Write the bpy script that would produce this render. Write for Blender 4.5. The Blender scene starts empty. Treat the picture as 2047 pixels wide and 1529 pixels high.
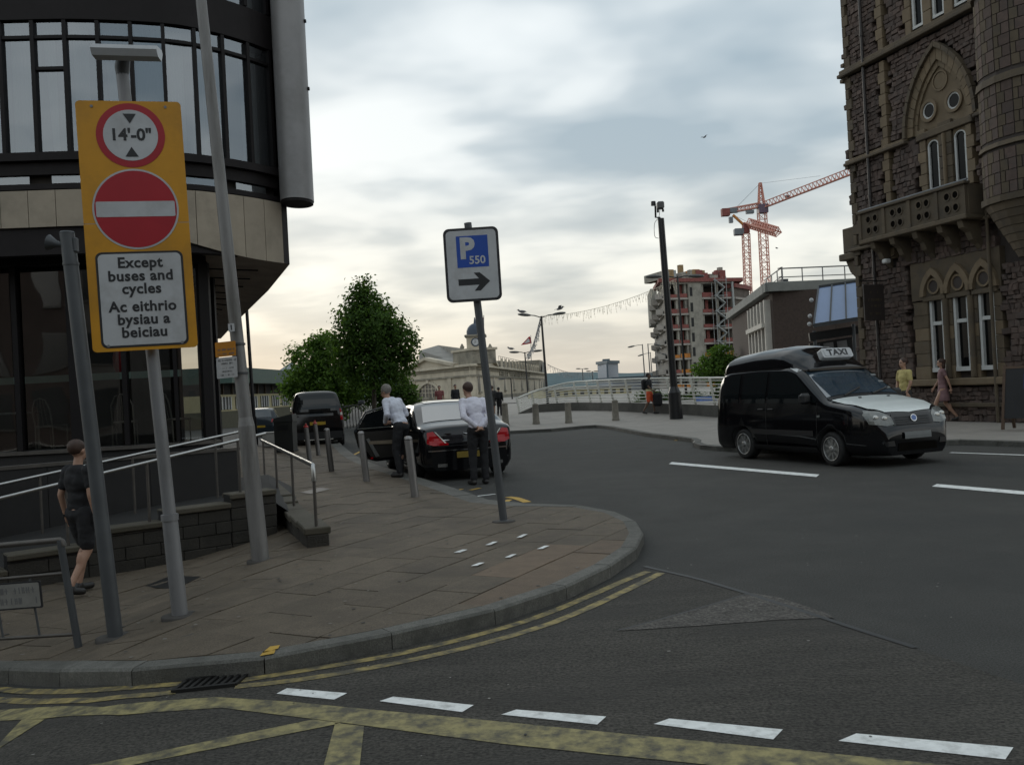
import bpy, math, random
from mathutils import Vector, Matrix, noise
from math import sin, cos, pi, sqrt, radians
rng = random.Random(11)
S = bpy.context.scene
COL = S.collection
# ------------------------------------------------------------------ camera, sky, sun, exposure
FPX, CAMH = 1800.0, 1.8
_r, _p = radians(3.0), radians(0.4)
Fv = Vector((0, cos(_p), sin(_p)))
_U0 = Vector((0, -sin(_p), cos(_p)))
_R0 = Vector((1, 0, 0))
Rv = _R0 * cos(_r) - _U0 * sin(_r)
Uv = _R0 * sin(_r) + _U0 * cos(_r)
cam_d = bpy.data.cameras.new('camera')
cam = bpy.data.objects.new('camera', cam_d)
COL.objects.link(cam)
cam_d.sensor_width = 36.0
cam_d.lens = FPX / 2047.0 * 36.0
cam_d.clip_start = 0.05
cam_d.clip_end = 20000
cam.matrix_world = Matrix(((Rv.x, Uv.x, -Fv.x, 0), (Rv.y, Uv.y, -Fv.y, 0), (Rv.z, Uv.z, -Fv.z, CAMH), (0, 0, 0, 1)))
S.camera = cam
S.view_settings.view_transform = 'Standard'
S.view_settings.look = 'None'
S.view_settings.gamma = 1
S.view_settings.exposure = 0.0
S.view_settings.use_curve_mapping = False
SUN_EL, SUN_AZ = radians(14), radians(-24)      # azimuth from +Y towards +X; the glow low in the sky beyond the trees
W = bpy.data.worlds.new('World')
S.world = W
W.use_nodes = True
nt = W.node_tree
nt.nodes.clear()
def N(t, **k):
    n = nt.nodes.new(t)
    for a, b in k.items():
        setattr(n, a, b)
    return n
L = nt.links.new
def mth(op, a, b=None):
    n = N('ShaderNodeMath', operation=op)
    for i, q in enumerate((a, b)):
        if q is None: continue
        if isinstance(q, (int, float)): n.inputs[i].default_value = q
        else: L(q, n.inputs[i])
    return n.outputs[0]
def wmix(f, a, b):
    n = N('ShaderNodeMix', data_type='RGBA')
    for i, q in ((0, f), (6, a), (7, b)):
        if isinstance(q, (int, float)): n.inputs[i].default_value = q
        elif isinstance(q, tuple): n.inputs[i].default_value = (*q, 1)
        else: L(q, n.inputs[i])
    return n.outputs[2]
def wramp(fac, *st):
    n = N('ShaderNodeValToRGB')
    e = n.color_ramp.elements
    while len(e) < len(st): e.new(0.5)
    for q, (pos, c) in zip(e, st):
        q.position = pos
        q.color = (c, c, c, 1) if isinstance(c, (int, float)) else (*c, 1)
    L(fac, n.inputs[0])
    return n.outputs[0]
sky = N('ShaderNodeTexSky', sky_type='NISHITA')
sky.sun_disc = False
sky.sun_elevation = SUN_EL
sky.sun_rotation = SUN_AZ
sky.air_density = 1.0
sky.dust_density = 1.5
tc = N('ShaderNodeTexCoord')
sx = N('ShaderNodeSeparateXYZ')
L(tc.outputs['Generated'], sx.inputs[0])
zc = mth('MAXIMUM', sx.outputs[2], 0.0)
den = mth('ADD', zc, 0.16)
cx = N('ShaderNodeCombineXYZ')
L(mth('DIVIDE', sx.outputs[0], den), cx.inputs[0])
L(mth('DIVIDE', sx.outputs[1], den), cx.inputs[1])
def cloud(scale, det, off, rough=.5, stretch=(1, 1, 1), rot=0.0, dist=0.0):
    m = N('ShaderNodeMapping')
    m.inputs['Location'].default_value = off
    m.inputs['Scale'].default_value = stretch
    m.inputs['Rotation'].default_value = (0, 0, rot)
    L(cx.outputs[0], m.inputs[0])
    n = N('ShaderNodeTexNoise')
    n.inputs['Scale'].default_value = scale
    n.inputs['Detail'].default_value = det
    n.inputs['Roughness'].default_value = rough
    n.inputs['Distortion'].default_value = dist
    L(m.outputs[0], n.inputs['Vector'])
    return n.outputs['Fac']
c1 = cloud(1.1, 3, (2.3, 0.7, 0), .45, (0.95, 1.05, 1), 0.25, .15)
c2 = cloud(2.7, 3, (5.1, 1.7, 3), .5, (0.9, 1.05, 1), 0.3, .15)
cc = mth('ADD', mth('MULTIPLY', c1, 0.62), mth('MULTIPLY', c2, 0.38))
shade = wramp(cc, (0.385, 0.0), (0.475, 0.36), (0.54, 0.8), (0.60, 1.0))
low = wramp(zc, (0.0, 1.0), (0.10, 0.72), (0.24, 0.12), (0.36, 0.0))
dark = wmix(low, (4.1, 5.15, 5.9), (6.2, 6.2, 5.7))
lite = wmix(low, (9.2, 9.8, 10.0), (10.6, 10.1, 8.6))
cl = wmix(shade, dark, lite)
hz = wramp(zc, (0.0, 1.0), (0.04, 0.7), (0.10, 0.0))
cl = wmix(mth('MULTIPLY', hz, .85), cl, (6.6, 6.1, 5.3))
skyc = wmix(0.95, sky.outputs[0], cl)
bg = N('ShaderNodeBackground')
bg.inputs['Strength'].default_value = 0.1
L(skyc, bg.inputs['Color'])
wo = N('ShaderNodeOutputWorld')
L(bg.outputs[0], wo.inputs[0])
sun_d = bpy.data.lights.new('sun', 'SUN')
sun_d.energy = 0.5
sun_d.angle = radians(20)
sun_d.color = (1.0, .93, .82)
sun = bpy.data.objects.new('sun', sun_d)
COL.objects.link(sun)
sun.rotation_euler = Vector((-sin(SUN_AZ) * cos(SUN_EL), -cos(SUN_AZ) * cos(SUN_EL), -sin(SUN_EL))).to_track_quat('-Z', 'Y').to_euler()

# ------------------------------------------------------------------ terrain and photo geometry
def sstep(a, b, x):
    t = max(0.0, min(1.0, (x - a) / (b - a)))
    return t * t * (3 - 2 * t)
def gz(x, y):
    z = -0.30 * sstep(-2.3, -4.4, x) * sstep(14.5, 11.0, y)
    z += 0.32 * sstep(37.5, 45, y) * sstep(-12, -7, x)
    return z
def ray(px, py):
    return Fv + Rv * ((px - 1023.5) / FPX) + Uv * ((764.5 - py) / FPX)
def G(px, py, h=0.12):
    d = ray(px, py)
    z = h
    for _ in range(12):
        t = (z - CAMH) / d.z
        z = z * .4 + .6 * (h + gz(d.x * t, d.y * t))
    t = (z - CAMH) / d.z
    return Vector((d.x * t, d.y * t, z))
def D(px, py, y):
    d = ray(px, py)
    t = y / d.y
    return Vector((d.x * t, y, CAMH + d.z * t))

# ------------------------------------------------------------------ mesh builder
class MB:
    def __init__(s):
        s.v, s.f, s.m, s.s = [], [], [], []
    def add(s, vs, fs, mi=0, sm=False):
        o = len(s.v)
        s.v += [tuple(v) for v in vs]
        for f in fs:
            s.f.append(tuple(i + o for i in f)); s.m.append(mi); s.s.append(sm)
        return s
    def box(s, c, d, rz=0.0, mi=0, M=None, bev=0.0):
        hx, hy, hz_ = d[0] / 2, d[1] / 2, d[2] / 2
        R3 = M if M is not None else Matrix.Rotation(rz, 3, 'Z')
        c = Vector(c)
        if bev > 0:
            b = min(bev, hx * .9, hy * .9, hz_ * .9)
            vs, idx = [], {}
            for sx_ in (-1, 1):
                for sy in (-1, 1):
                    for sz in (-1, 1):
                        for ax in range(3):
                            p = [sx_ * (hx - b), sy * (hy - b), sz * (hz_ - b)]
                            p[ax] = (sx_ * hx, sy * hy, sz * hz_)[ax]
                            idx[(sx_, sy, sz, ax)] = len(vs)
                            vs.append(c + R3 @ Vector(p))
            fs = []
            q = [(-1, -1), (1, -1), (1, 1), (-1, 1)]
            for ax in range(3):
                for sg in (-1, 1):
                    f = []
                    for (a, b2) in q:
                        k = [a, b2]; k.insert(ax, sg)
                        f.append(idx[(*k, ax)])
                    if (sg < 0) != (ax == 1): f.reverse()
                    fs.append(f)
            for ax in range(3):
                o1, o2 = [a for a in range(3) if a != ax]
                for s1 in (-1, 1):
                    for s2 in (-1, 1):
                        def K(e, w):
                            k = [0, 0, 0]; k[ax] = e; k[o1] = s1; k[o2] = s2
                            return idx[(*k, w)]
                        fs.append((K(-1, o1), K(1, o1), K(1, o2), K(-1, o2)))
            for sx_ in (-1, 1):
                for sy in (-1, 1):
                    for sz in (-1, 1):
                        fs.append(tuple(idx[(sx_, sy, sz, a)] for a in range(3)))
            return s.add(vs, fs, mi)
        vs = [c + R3 @ Vector((a * hx, b * hy, e * hz_)) for a in (-1, 1) for b in (-1, 1) for e in (-1, 1)]
        return s.add(vs, [(0, 1, 3, 2), (4, 6, 7, 5), (0, 4, 5, 1), (2, 3, 7, 6), (0, 2, 6, 4), (1, 5, 7, 3)], mi)
    def beam(s, p0, p1, w, h, mi=0, up=(0, 0, 1)):
        p0, p1 = Vector(p0), Vector(p1)
        d = (p1 - p0); l = d.length
        if l < 1e-6: return s
        x = d / l
        y = Vector(up).cross(x)
        if y.length < 1e-4: y = Vector((0, 1, 0)).cross(x)
        if y.length < 1e-4: y = Vector((1, 0, 0)).cross(x)
        y.normalize()
        z = x.cross(y)
        M = Matrix((x, y, z)).transposed()
        return s.box((p0 + p1) / 2, (l, w, h), M=M, mi=mi)
    def cyl(s, p0, p1, r0, r1=None, n=12, mi=0, sm=True, caps=True, cmi=None):
        r1 = r0 if r1 is None else r1
        p0, p1 = Vector(p0), Vector(p1)
        z = (p1 - p0).normalized()
        x = z.orthogonal().normalized(); y = z.cross(x)
        vs = []
        for (p, r) in ((p0, r0), (p1, r1)):
            for i in range(n):
                a = 2 * pi * i / n
                vs.append(p + x * (r * cos(a)) + y * (r * sin(a)))
        s.add(vs, [(i, (i + 1) % n, n + (i + 1) % n, n + i) for i in range(n)], mi, sm)
        if caps:
            cm = mi if cmi is None else cmi
            s.add(vs[:n], [tuple(reversed(range(n)))], cm)
            s.add(vs[n:], [tuple(range(n))], cm)
        return s
    def tube(s, pts, r, n=8, mi=0, closed=False):
        pts = [Vector(p) for p in pts]
        k = len(pts)
        rs = r if isinstance(r, (list, tuple)) else [r] * k
        vs = []
        ref = None
        for i, p in enumerate(pts):
            a = pts[max(i - 1, 0)]; b = pts[min(i + 1, k - 1)]
            t = (b - a).normalized()
            if ref is None or abs(t.dot(ref)) > .95: ref = t.orthogonal().normalized()
            x = (ref - t * ref.dot(t)).normalized(); y = t.cross(x); ref = x
            for j in range(n):
                an = 2 * pi * j / n
                vs.append(p + x * (rs[i] * cos(an)) + y * (rs[i] * sin(an)))
        fs = [(i * n + j, i * n + (j + 1) % n, (i + 1) * n + (j + 1) % n, (i + 1) * n + j) for i in range(k - 1) for j in range(n)]
        s.add(vs, fs, mi, True)
        s.add(vs[:n], [tuple(reversed(range(n)))], mi)
        s.add(vs[-n:], [tuple(range(n))], mi)
        return s
    def lathe(s, o, prof, n=16, mi=0, M=None, sm=True, sc=(1, 1)):
        o = Vector(o)
        vs = []
        for (r, z) in prof:
            for j in range(n):
                a = 2 * pi * j / n
                p = Vector((r * cos(a) * sc[0], r * sin(a) * sc[1], z))
                vs.append(o + (M @ p if M is not None else p))
        k = len(prof)
        s.add(vs, [(i * n + j, i * n + (j + 1) % n, (i + 1) * n + (j + 1) % n, (i + 1) * n + j) for i in range(k - 1) for j in range(n)], mi, sm)
        s.add(vs[:n], [tuple(reversed(range(n)))], mi)
        s.add(vs[-n:], [tuple(range(n))], mi)
        return s
    def prism(s, pts, vec, mi=0, cmi=None):
        pts = [Vector(p) for p in pts]; vec = Vector(vec); n = len(pts)
        s.add(pts + [p + vec for p in pts], [(i, (i + 1) % n, n + (i + 1) % n, n + i) for i in range(n)], mi)
        cm = mi if cmi is None else cmi
        s.add(pts, [tuple(reversed(range(n)))], cm)
        s.add([p + vec for p in pts], [tuple(range(n))], cm)
        return s
    def ell(s, c, r, M=None, nu=12, nv=8, mi=0):
        c = Vector(c); vs = []
        for i in range(1, nv):
            t = pi * i / nv
            for j in range(nu):
                a = 2 * pi * j / nu
                p = Vector((r[0] * sin(t) * cos(a), r[1] * sin(t) * sin(a), r[2] * cos(t)))
                vs.append(c + (M @ p if M is not None else p))
        b = len(vs)
        for sg in (1, -1):
            p = Vector((0, 0, sg * r[2]))
            vs.append(c + (M @ p if M is not None else p))
        fs = [(i * nu + j, (i + 1) * nu + j, (i + 1) * nu + (j + 1) % nu, i * nu + (j + 1) % nu) for i in range(nv - 2) for j in range(nu)]
        fs += [(b, j, (j + 1) % nu) for j in range(nu)]
        fs += [(b + 1, (nv - 2) * nu + (j + 1) % nu, (nv - 2) * nu + j) for j in range(nu)]
        return s.add(vs, fs, mi, True)
    def poly(s, pts, mi=0):
        return s.add(pts, [tuple(range(len(pts)))], mi)
    def mesh(s, name, mats, origin=None):
        me = bpy.data.meshes.new(name)
        vs = s.v if origin is None else [(a - origin[0], b - origin[1], c - origin[2]) for a, b, c in s.v]
        me.from_pydata(vs, [], s.f)
        for m in (mats if isinstance(mats, (list, tuple)) else [mats]):
            me.materials.append(m)
        me.polygons.foreach_set('material_index', s.m)
        me.polygons.foreach_set('use_smooth', s.s)
        me.update()
        return me
    def build(s, name, mats, parent=None, world=True):
        """world=True: vertices are world coordinates and are moved into the frame of the thing's root Empty."""
        root = ROOT.get(parent.name) if parent is not None else None
        org = root if (world and root is not None) else None
        o = bpy.data.objects.new(name, s.mesh(name, mats, org))
        COL.objects.link(o)
        if parent is not None:
            o.parent = parent
            ROOT[o.name] = root
        return o
ROOT = {}
def thing(name, label, cat, loc=(0, 0, 0), rz=0.0, group=None):
    o = bpy.data.objects.new(name, None)
    COL.objects.link(o)
    o.empty_display_size = 0.2
    o.location = loc; o.rotation_euler = (0, 0, rz)
    ROOT[o.name] = Vector(loc)
    return tag(o, label, cat, group)
def tag(o, label, cat, group=None):
    o['label'] = label; o['category'] = cat
    if group: o['group'] = group
    return o
def struct(o, kind='structure'):
    o['kind'] = kind
    return o
def kids(o):
    return [c for c in bpy.data.objects if c.parent == o]
def copy_tree(o, parent=None, top=True):
    c = o.copy(); COL.objects.link(c)
    ROOT[c.name] = ROOT.get(o.name)
    if parent is not None: c.parent = parent
    for ch in o.children:
        copy_tree(ch, c, False)
    return c

# ------------------------------------------------------------------ materials
MATS = {}
def mat(name, col, rough=.6, metal=0.0, var=.18, scale=3.0, bump=0.0, bscale=60.0, island=0.0, spec=.5, coat=0.0, dirt=None, dscale=1.0, streak=None, ior=1.5, trans=0.0, speck=None, drange=(.48, .68)):
    if name in MATS: return MATS[name]
    m = bpy.data.materials.new(name)
    m.use_nodes = True
    t = m.node_tree
    b = t.nodes['Principled BSDF']
    def n(ty, **k):
        q = t.nodes.new(ty)
        for a, v in k.items(): setattr(q, a, v)
        return q
    l = t.links.new
    co = n('ShaderNodeNewGeometry')
    pos = co.outputs['Position']
    if streak:
        mp = n('ShaderNodeMapping'); mp.inputs['Scale'].default_value = streak
        l(pos, mp.inputs[0]); pv = mp.outputs[0]
    else:
        pv = pos
    no = n('ShaderNodeTexNoise')
    no.inputs['Scale'].default_value = scale; no.inputs['Detail'].default_value = 6; no.inputs['Roughness'].default_value = .65
    l(pv, no.inputs['Vector'])
    mr = n('ShaderNodeMapRange')
    mr.inputs[1].default_value = .25; mr.inputs[2].default_value = .75
    mr.inputs[3].default_value = 1 - var; mr.inputs[4].default_value = 1 + var
    l(no.outputs['Fac'], mr.inputs[0])
    fac = mr.outputs[0]
    if island > 0:
        oi = n('ShaderNodeObjectInfo')
        ad = n('ShaderNodeMath', operation='ADD'); l(oi.outputs['Random'], ad.inputs[0]); l(co.outputs['Random Per Island'], ad.inputs[1])
        fr = n('ShaderNodeMath', operation='FRACT'); l(ad.outputs[0], fr.inputs[0])
        m2 = n('ShaderNodeMapRange'); m2.inputs[3].default_value = 1 - island; m2.inputs[4].default_value = 1 + island
        l(fr.outputs[0], m2.inputs[0])
        mu = n('ShaderNodeMath', operation='MULTIPLY'); l(fac, mu.inputs[0]); l(m2.outputs[0], mu.inputs[1])
        fac = mu.outputs[0]
    if speck:
        ns = n('ShaderNodeTexNoise'); ns.inputs['Scale'].default_value = speck[0]; ns.inputs['Detail'].default_value = 2; ns.inputs['Roughness'].default_value = .7
        l(pos, ns.inputs['Vector'])
        m3 = n('ShaderNodeMapRange'); m3.inputs[1].default_value = .3; m3.inputs[2].default_value = .7; m3.inputs[3].default_value = 1 - speck[1]; m3.inputs[4].default_value = 1 + speck[1]
        l(ns.outputs['Fac'], m3.inputs[0])
        m4 = n('ShaderNodeMath', operation='MULTIPLY'); l(fac, m4.inputs[0]); l(m3.outputs[0], m4.inputs[1])
        fac = m4.outputs[0]
    vm = n('ShaderNodeVectorMath', operation='SCALE')
    vm.inputs[0].default_value = col
    l(fac, vm.inputs['Scale'])
    outc = vm.outputs[0]
    if dirt is not None:
        n2 = n('ShaderNodeTexNoise'); n2.inputs['Scale'].default_value = dscale; n2.inputs['Detail'].default_value = 8; n2.inputs['Roughness'].default_value = .7
        l(pv, n2.inputs['Vector'])
        r2 = n('ShaderNodeMapRange'); r2.inputs[1].default_value = drange[0]; r2.inputs[2].default_value = drange[1]
        l(n2.outputs['Fac'], r2.inputs[0])
        mx = n('ShaderNodeMix', data_type='RGBA'); l(r2.outputs[0], mx.inputs[0]); l(outc, mx.inputs[6]); mx.inputs[7].default_value = (*dirt, 1)
        outc = mx.outputs[2]
    l(outc, b.inputs['Base Color'])
    b.inputs['Roughness'].default_value = rough
    b.inputs['Metallic'].default_value = metal
    b.inputs['IOR'].default_value = ior
    b.inputs['Specular IOR Level'].default_value = spec
    b.inputs['Coat Weight'].default_value = coat
    b.inputs['Coat Roughness'].default_value = .04
    b.inputs['Transmission Weight'].default_value = trans
    if bump > 0:
        nb = n('ShaderNodeTexNoise'); nb.inputs['Scale'].default_value = bscale; nb.inputs['Detail'].default_value = 4
        l(pv, nb.inputs['Vector'])
        bu = n('ShaderNodeBump'); bu.inputs['Strength'].default_value = bump; bu.inputs['Distance'].default_value = .02
        l(nb.outputs['Fac'], bu.inputs['Height']); l(bu.outputs[0], b.inputs['Normal'])
    MATS[name] = m
    return m
def leafmat(name, col, island=.45):
    m = mat(name, col, .7, var=.35, scale=1.2, island=island, spec=.15)
    t = m.node_tree; b = t.nodes['Principled BSDF']; out = [n for n in t.nodes if n.type == 'OUTPUT_MATERIAL'][0]
    src = b.inputs['Base Color'].links[0].from_socket
    tr = t.nodes.new('ShaderNodeBsdfTranslucent'); mx = t.nodes.new('ShaderNodeMixShader'); mx.inputs[0].default_value = .45
    sc = t.nodes.new('ShaderNodeVectorMath'); sc.operation = 'MULTIPLY'; sc.inputs[1].default_value = (1.3, 1.25, .6)
    t.links.new(src, sc.inputs[0]); t.links.new(sc.outputs[0], tr.inputs[0])
    t.links.new(b.outputs[0], mx.inputs[1]); t.links.new(tr.outputs[0], mx.inputs[2]); t.links.new(mx.outputs[0], out.inputs[0])
    return m
def glassmat(name, tint=(.5, .55, .55), refl=.22, rough=.02, base=(.01, .012, .012), see=.6):
    """window glass: mirror reflection over a tinted see-through pane"""
    if name in MATS: return MATS[name]
    m = bpy.data.materials.new(name); m.use_nodes = True
    t = m.node_tree; t.nodes.clear()
    def n(ty): return t.nodes.new(ty)
    l = t.links.new
    out = n('ShaderNodeOutputMaterial')
    tr = n('ShaderNodeBsdfTransparent'); tr.inputs[0].default_value = (*tint, 1)
    df = n('ShaderNodeBsdfDiffuse'); df.inputs[0].default_value = (*base, 1)
    gl = n('ShaderNodeBsdfGlossy'); gl.inputs['Roughness'].default_value = rough; gl.inputs[0].default_value = (.9, .95, 1, 1)
    no = n('ShaderNodeTexNoise'); no.inputs['Scale'].default_value = .9; no.inputs['Detail'].default_value = 1
    g = n('ShaderNodeNewGeometry'); l(g.outputs['Position'], no.inputs['Vector'])
    bu = n('ShaderNodeBump'); bu.inputs['Strength'].default_value = .03; bu.inputs['Distance'].default_value = .3
    l(no.outputs['Fac'], bu.inputs['Height']); l(bu.outputs[0], gl.inputs['Normal'])
    m1 = n('ShaderNodeMixShader'); m1.inputs[0].default_value = see
    l(df.outputs[0], m1.inputs[1]); l(tr.outputs[0], m1.inputs[2])
    fr = n('ShaderNodeFresnel'); fr.inputs[0].default_value = 1.5
    mx = n('ShaderNodeMath'); mx.operation = 'MAXIMUM'; l(fr.outputs[0], mx.inputs[0]); mx.inputs[1].default_value = refl
    m2 = n('ShaderNodeMixShader')
    l(mx.outputs[0], m2.inputs[0]); l(m1.outputs[0], m2.inputs[1]); l(gl.outputs[0], m2.inputs[2])
    l(m2.outputs[0], out.inputs[0])
    MATS[name] = m
    return m
def textmesh(txt, size, M, mi=0, depth=.002, align='CENTER', bold=0.0, font_sx=1.0, spacing=1.0):
    """flat lettering: returns an MB with the glyphs laid on the plane given by the 4x4 matrix M (x right, y up, z out)"""
    c = bpy.data.curves.new('lettering', 'FONT')
    c.body = txt; c.size = size; c.align_x = align; c.align_y = 'CENTER'
    c.extrude = depth; c.offset = bold; c.space_character = spacing; c.resolution_u = 3; c.space_line = 1.0
    o = bpy.data.objects.new('lettering', c)
    COL.objects.link(o)
    dg = bpy.context.evaluated_depsgraph_get()
    me = bpy.data.meshes.new_from_object(o.evaluated_get(dg))
    mb = MB()
    vs = [M @ Vector((v.co.x * font_sx, v.co.y, v.co.z)) for v in me.vertices]
    mb.add(vs, [tuple(p.vertices) for p in me.polygons], mi)
    bpy.data.objects.remove(o); bpy.data.curves.remove(c); bpy.data.meshes.remove(me)
    return mb
def frame4(o, x, y):
    x = Vector(x).normalized(); y = Vector(y).normalized()
    z = x.cross(y).normalized()
    return Matrix(((x.x, y.x, z.x, o[0]), (x.y, y.y, z.y, o[1]), (x.z, y.z, z.z, o[2]), (0, 0, 0, 1)))
def rrect(w, h, r, n=5):
    pts = []
    for (cx_, cy, a0) in ((w / 2 - r, h / 2 - r, 0), (-w / 2 + r, h / 2 - r, 90), (-w / 2 + r, -h / 2 + r, 180), (w / 2 - r, -h / 2 + r, 270)):
        for i in range(n + 1):
            a = radians(a0 + 90 * i / n)
            pts.append((cx_ + r * cos(a), cy + r * sin(a)))
    return pts
def disc(r, n=40, cx_=0, cy=0):
    return [(cx_ + r * cos(2 * pi * i / n), cy + r * sin(2 * pi * i / n)) for i in range(n)]
def plate(mb, M, pts, z0, z1, mi=0, cmi=None):
    """prism of a 2D outline on plane M from z0 to z1"""
    P = [M @ Vector((a, b, z0)) for a, b in pts]
    v = (M.to_3x3() @ Vector((0, 0, 1))) * (z1 - z0)
    mb.prism(P, v, mi, cmi)
def clip_rect(poly, a0, a1, b0, b1):
    """Sutherland-Hodgman of 2D polygon against an axis-aligned rectangle"""
    def cl(ps, k, lim, keep_ge):
        out = []
        for i in range(len(ps)):
            p, q = ps[i - 1], ps[i]
            ip = (p[k] >= lim) if keep_ge else (p[k] <= lim)
            iq = (q[k] >= lim) if keep_ge else (q[k] <= lim)
            if ip != iq:
                t = (lim - p[k]) / (q[k] - p[k])
                out.append((p[0] + (q[0] - p[0]) * t, p[1] + (q[1] - p[1]) * t))
            if iq: out.append(q)
        return out
    ps = list(poly)
    for k, lim, ge in ((0, a0, True), (0, a1, False), (1, b0, True), (1, b1, False)):
        if len(ps) < 3: return []
        ps = cl(ps, k, lim, ge)
    return ps if len(ps) >= 3 else []
def area2(ps):
    return abs(sum(ps[i - 1][0] * ps[i][1] - ps[i][0] * ps[i - 1][1] for i in range(len(ps)))) / 2
def inpoly(p, ps):
    c = False
    for i in range(len(ps)):
        a, b = ps[i - 1], ps[i]
        if (a[1] > p[1]) != (b[1] > p[1]) and p[0] < (b[0] - a[0]) * (p[1] - a[1]) / (b[1] - a[1]) + a[0]:
            c = not c
    return c
def resample(pts, step):
    out = [pts[0]]
    acc = 0.0
    for i in range(1, len(pts)):
        a, b = Vector(pts[i - 1]), Vector(pts[i])
        l = (b - a).length
        d = step - acc
        while d <= l:
            out.append(a.lerp(b, d / l)); d += step
        acc = l - (d - step)
    if (Vector(out[-1]) - Vector(pts[-1])).length > step * .3: out.append(Vector(pts[-1]))
    return [Vector(p) for p in out]
def crom(pts, n=8):
    pts = [Vector(p) for p in pts]
    P = [pts[0] * 2 - pts[1]] + pts + [pts[-1] * 2 - pts[-2]]
    out = []
    for i in range(1, len(P) - 2):
        a, b, c, d = P[i - 1:i + 3]
        for j in range(n):
            t = j / n
            out.append(.5 * ((2 * b) + (c - a) * t + (2 * a - 5 * b + 4 * c - d) * t * t + (3 * b - a - 3 * c + d) * t ** 3))
    out.append(pts[-1])
    return out
# ================================================================== SETTING
M_ASPH = mat('asphalt', (.049, .048, .044), .85, var=.22, scale=1.1, bump=.6, bscale=110, dirt=(.041, .041, .039), dscale=.3, speck=(75, .55), spec=.3)
M_ASPH_OLD = mat('asphalt_old', (.05, .046, .039), .85, var=.34, scale=3.2, streak=(.3, 1, 1), bump=.8, bscale=70, dirt=(.04, .037, .033), dscale=.9, speck=(48, .65), spec=.3)
M_ASPH_PATCH = mat('asphalt_patch', (.085, .078, .07), .85, var=.3, scale=5, bump=.8, bscale=60, speck=(40, .6), spec=.3)
M_TAR = mat('tar_joint', (.022, .022, .022), .6)
M_KERB = mat('kerb_granite', (.115, .112, .1), .8, var=.22, scale=9, bump=.3, bscale=120, island=.16, dirt=(.075, .074, .066), dscale=3, speck=(80, .3), spec=.3)
M_SLAB = mat('paving_stone', (.108, .086, .062), .8, var=.2, scale=4, bump=.3, bscale=110, island=.1, dirt=(.07, .057, .043), dscale=.8, speck=(60, .25), spec=.3)
M_SLABB = mat('paving_brown', (.12, .083, .053), .8, var=.22, scale=6, bump=.4, bscale=90, island=.15)
M_MORTAR = mat('joint_mortar', (.045, .041, .036), .9)
M_PLAZA = mat('plaza_stone', (.24, .22, .195), .8, var=.16, scale=1.5, bump=.2, bscale=40, dirt=(.2, .185, .165), dscale=.6)
M_GROUND = mat('ground_far', (.12, .12, .1), .9, scale=.05)
M_WHITE_LINE = mat('white_line_paint', (.74, .75, .73), .7, var=.16, scale=14, dirt=(.45, .45, .43), dscale=9)
M_YEL_LINE = mat('yellow_line_paint', (.29, .225, .08), .75, var=.35, scale=10, dirt=(.075, .066, .045), dscale=7, drange=(.4, .6))
M_YEL_BOX = mat('yellow_box_paint', (.27, .23, .1), .75, var=.32, scale=14, dirt=(.075, .068, .046), dscale=8, drange=(.42, .62))
M_YEL_DAB = mat('yellow_spray', (.45, .27, .03), .7)
M_IRON = mat('cast_iron', (.03, .029, .028), .55, metal=.6)

def ticks(segs):
    out = []
    for a, b, s in segs:
        k = max(1, round((b - a) / s))
        out += [a + (b - a) * i / k for i in range(k)]
    return out + [segs[-1][1]]
GX = ticks([(-60, -12, 12), (-12, -6, 1.0), (-6, -2, .25), (-2, 14, 4), (14, 70, 14)])
GY = ticks([(-25, -1, 8), (-1, 4, 1), (4, 15, .25), (15, 37, 5.5), (37, 46, 1.0), (46, 150, 13)])
def sheet(mb, poly, h, mi=0):
    xs = [p[0] for p in poly]; ys = [p[1] for p in poly]
    for i in range(len(GX) - 1):
        if GX[i + 1] < min(xs) or GX[i] > max(xs): continue
        for j in range(len(GY) - 1):
            if GY[j + 1] < min(ys) or GY[j] > max(ys): continue
            q = clip_rect(poly, GX[i], GX[i + 1], GY[j], GY[j + 1])
            if len(q) > 2 and area2(q) > 1e-6:
                # drop doubled points
                r_ = [q[k] for k in range(len(q)) if (abs(q[k][0] - q[k - 1][0]) + abs(q[k][1] - q[k - 1][1])) > 1e-6]
                if len(r_) > 2:
                    v = [(x, y, gz(x, y) + h) for x, y in r_]
                    a = sum(r_[k - 1][0] * r_[k][1] - r_[k][0] * r_[k - 1][1] for k in range(len(r_)))
                    mb.poly(v if a > 0 else v[::-1], mi)
    return mb
def pxpoly(pts, h=0.0):
    return [tuple(G(x, y, h)[:2]) for x, y in pts]
def ribbon(px, w, h=0.0):
    pts = [Vector(G(x, y, h)[:2]) for x, y in px]
    pts = [Vector(p[:2]) for p in resample([Vector((p.x, p.y, 0)) for p in pts], .22)]
    polys = []
    lf, rt = [], []
    for i, p in enumerate(pts):
        t = (pts[min(i + 1, len(pts) - 1)] - pts[max(i - 1, 0)]).normalized()
        n_ = Vector((-t.y, t.x)) * w / 2
        lf.append(p + n_); rt.append(p - n_)
    for i in range(len(pts) - 1):
        polys.append([tuple(rt[i]), tuple(rt[i + 1]), tuple(lf[i + 1]), tuple(lf[i])])
    return polys

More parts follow.
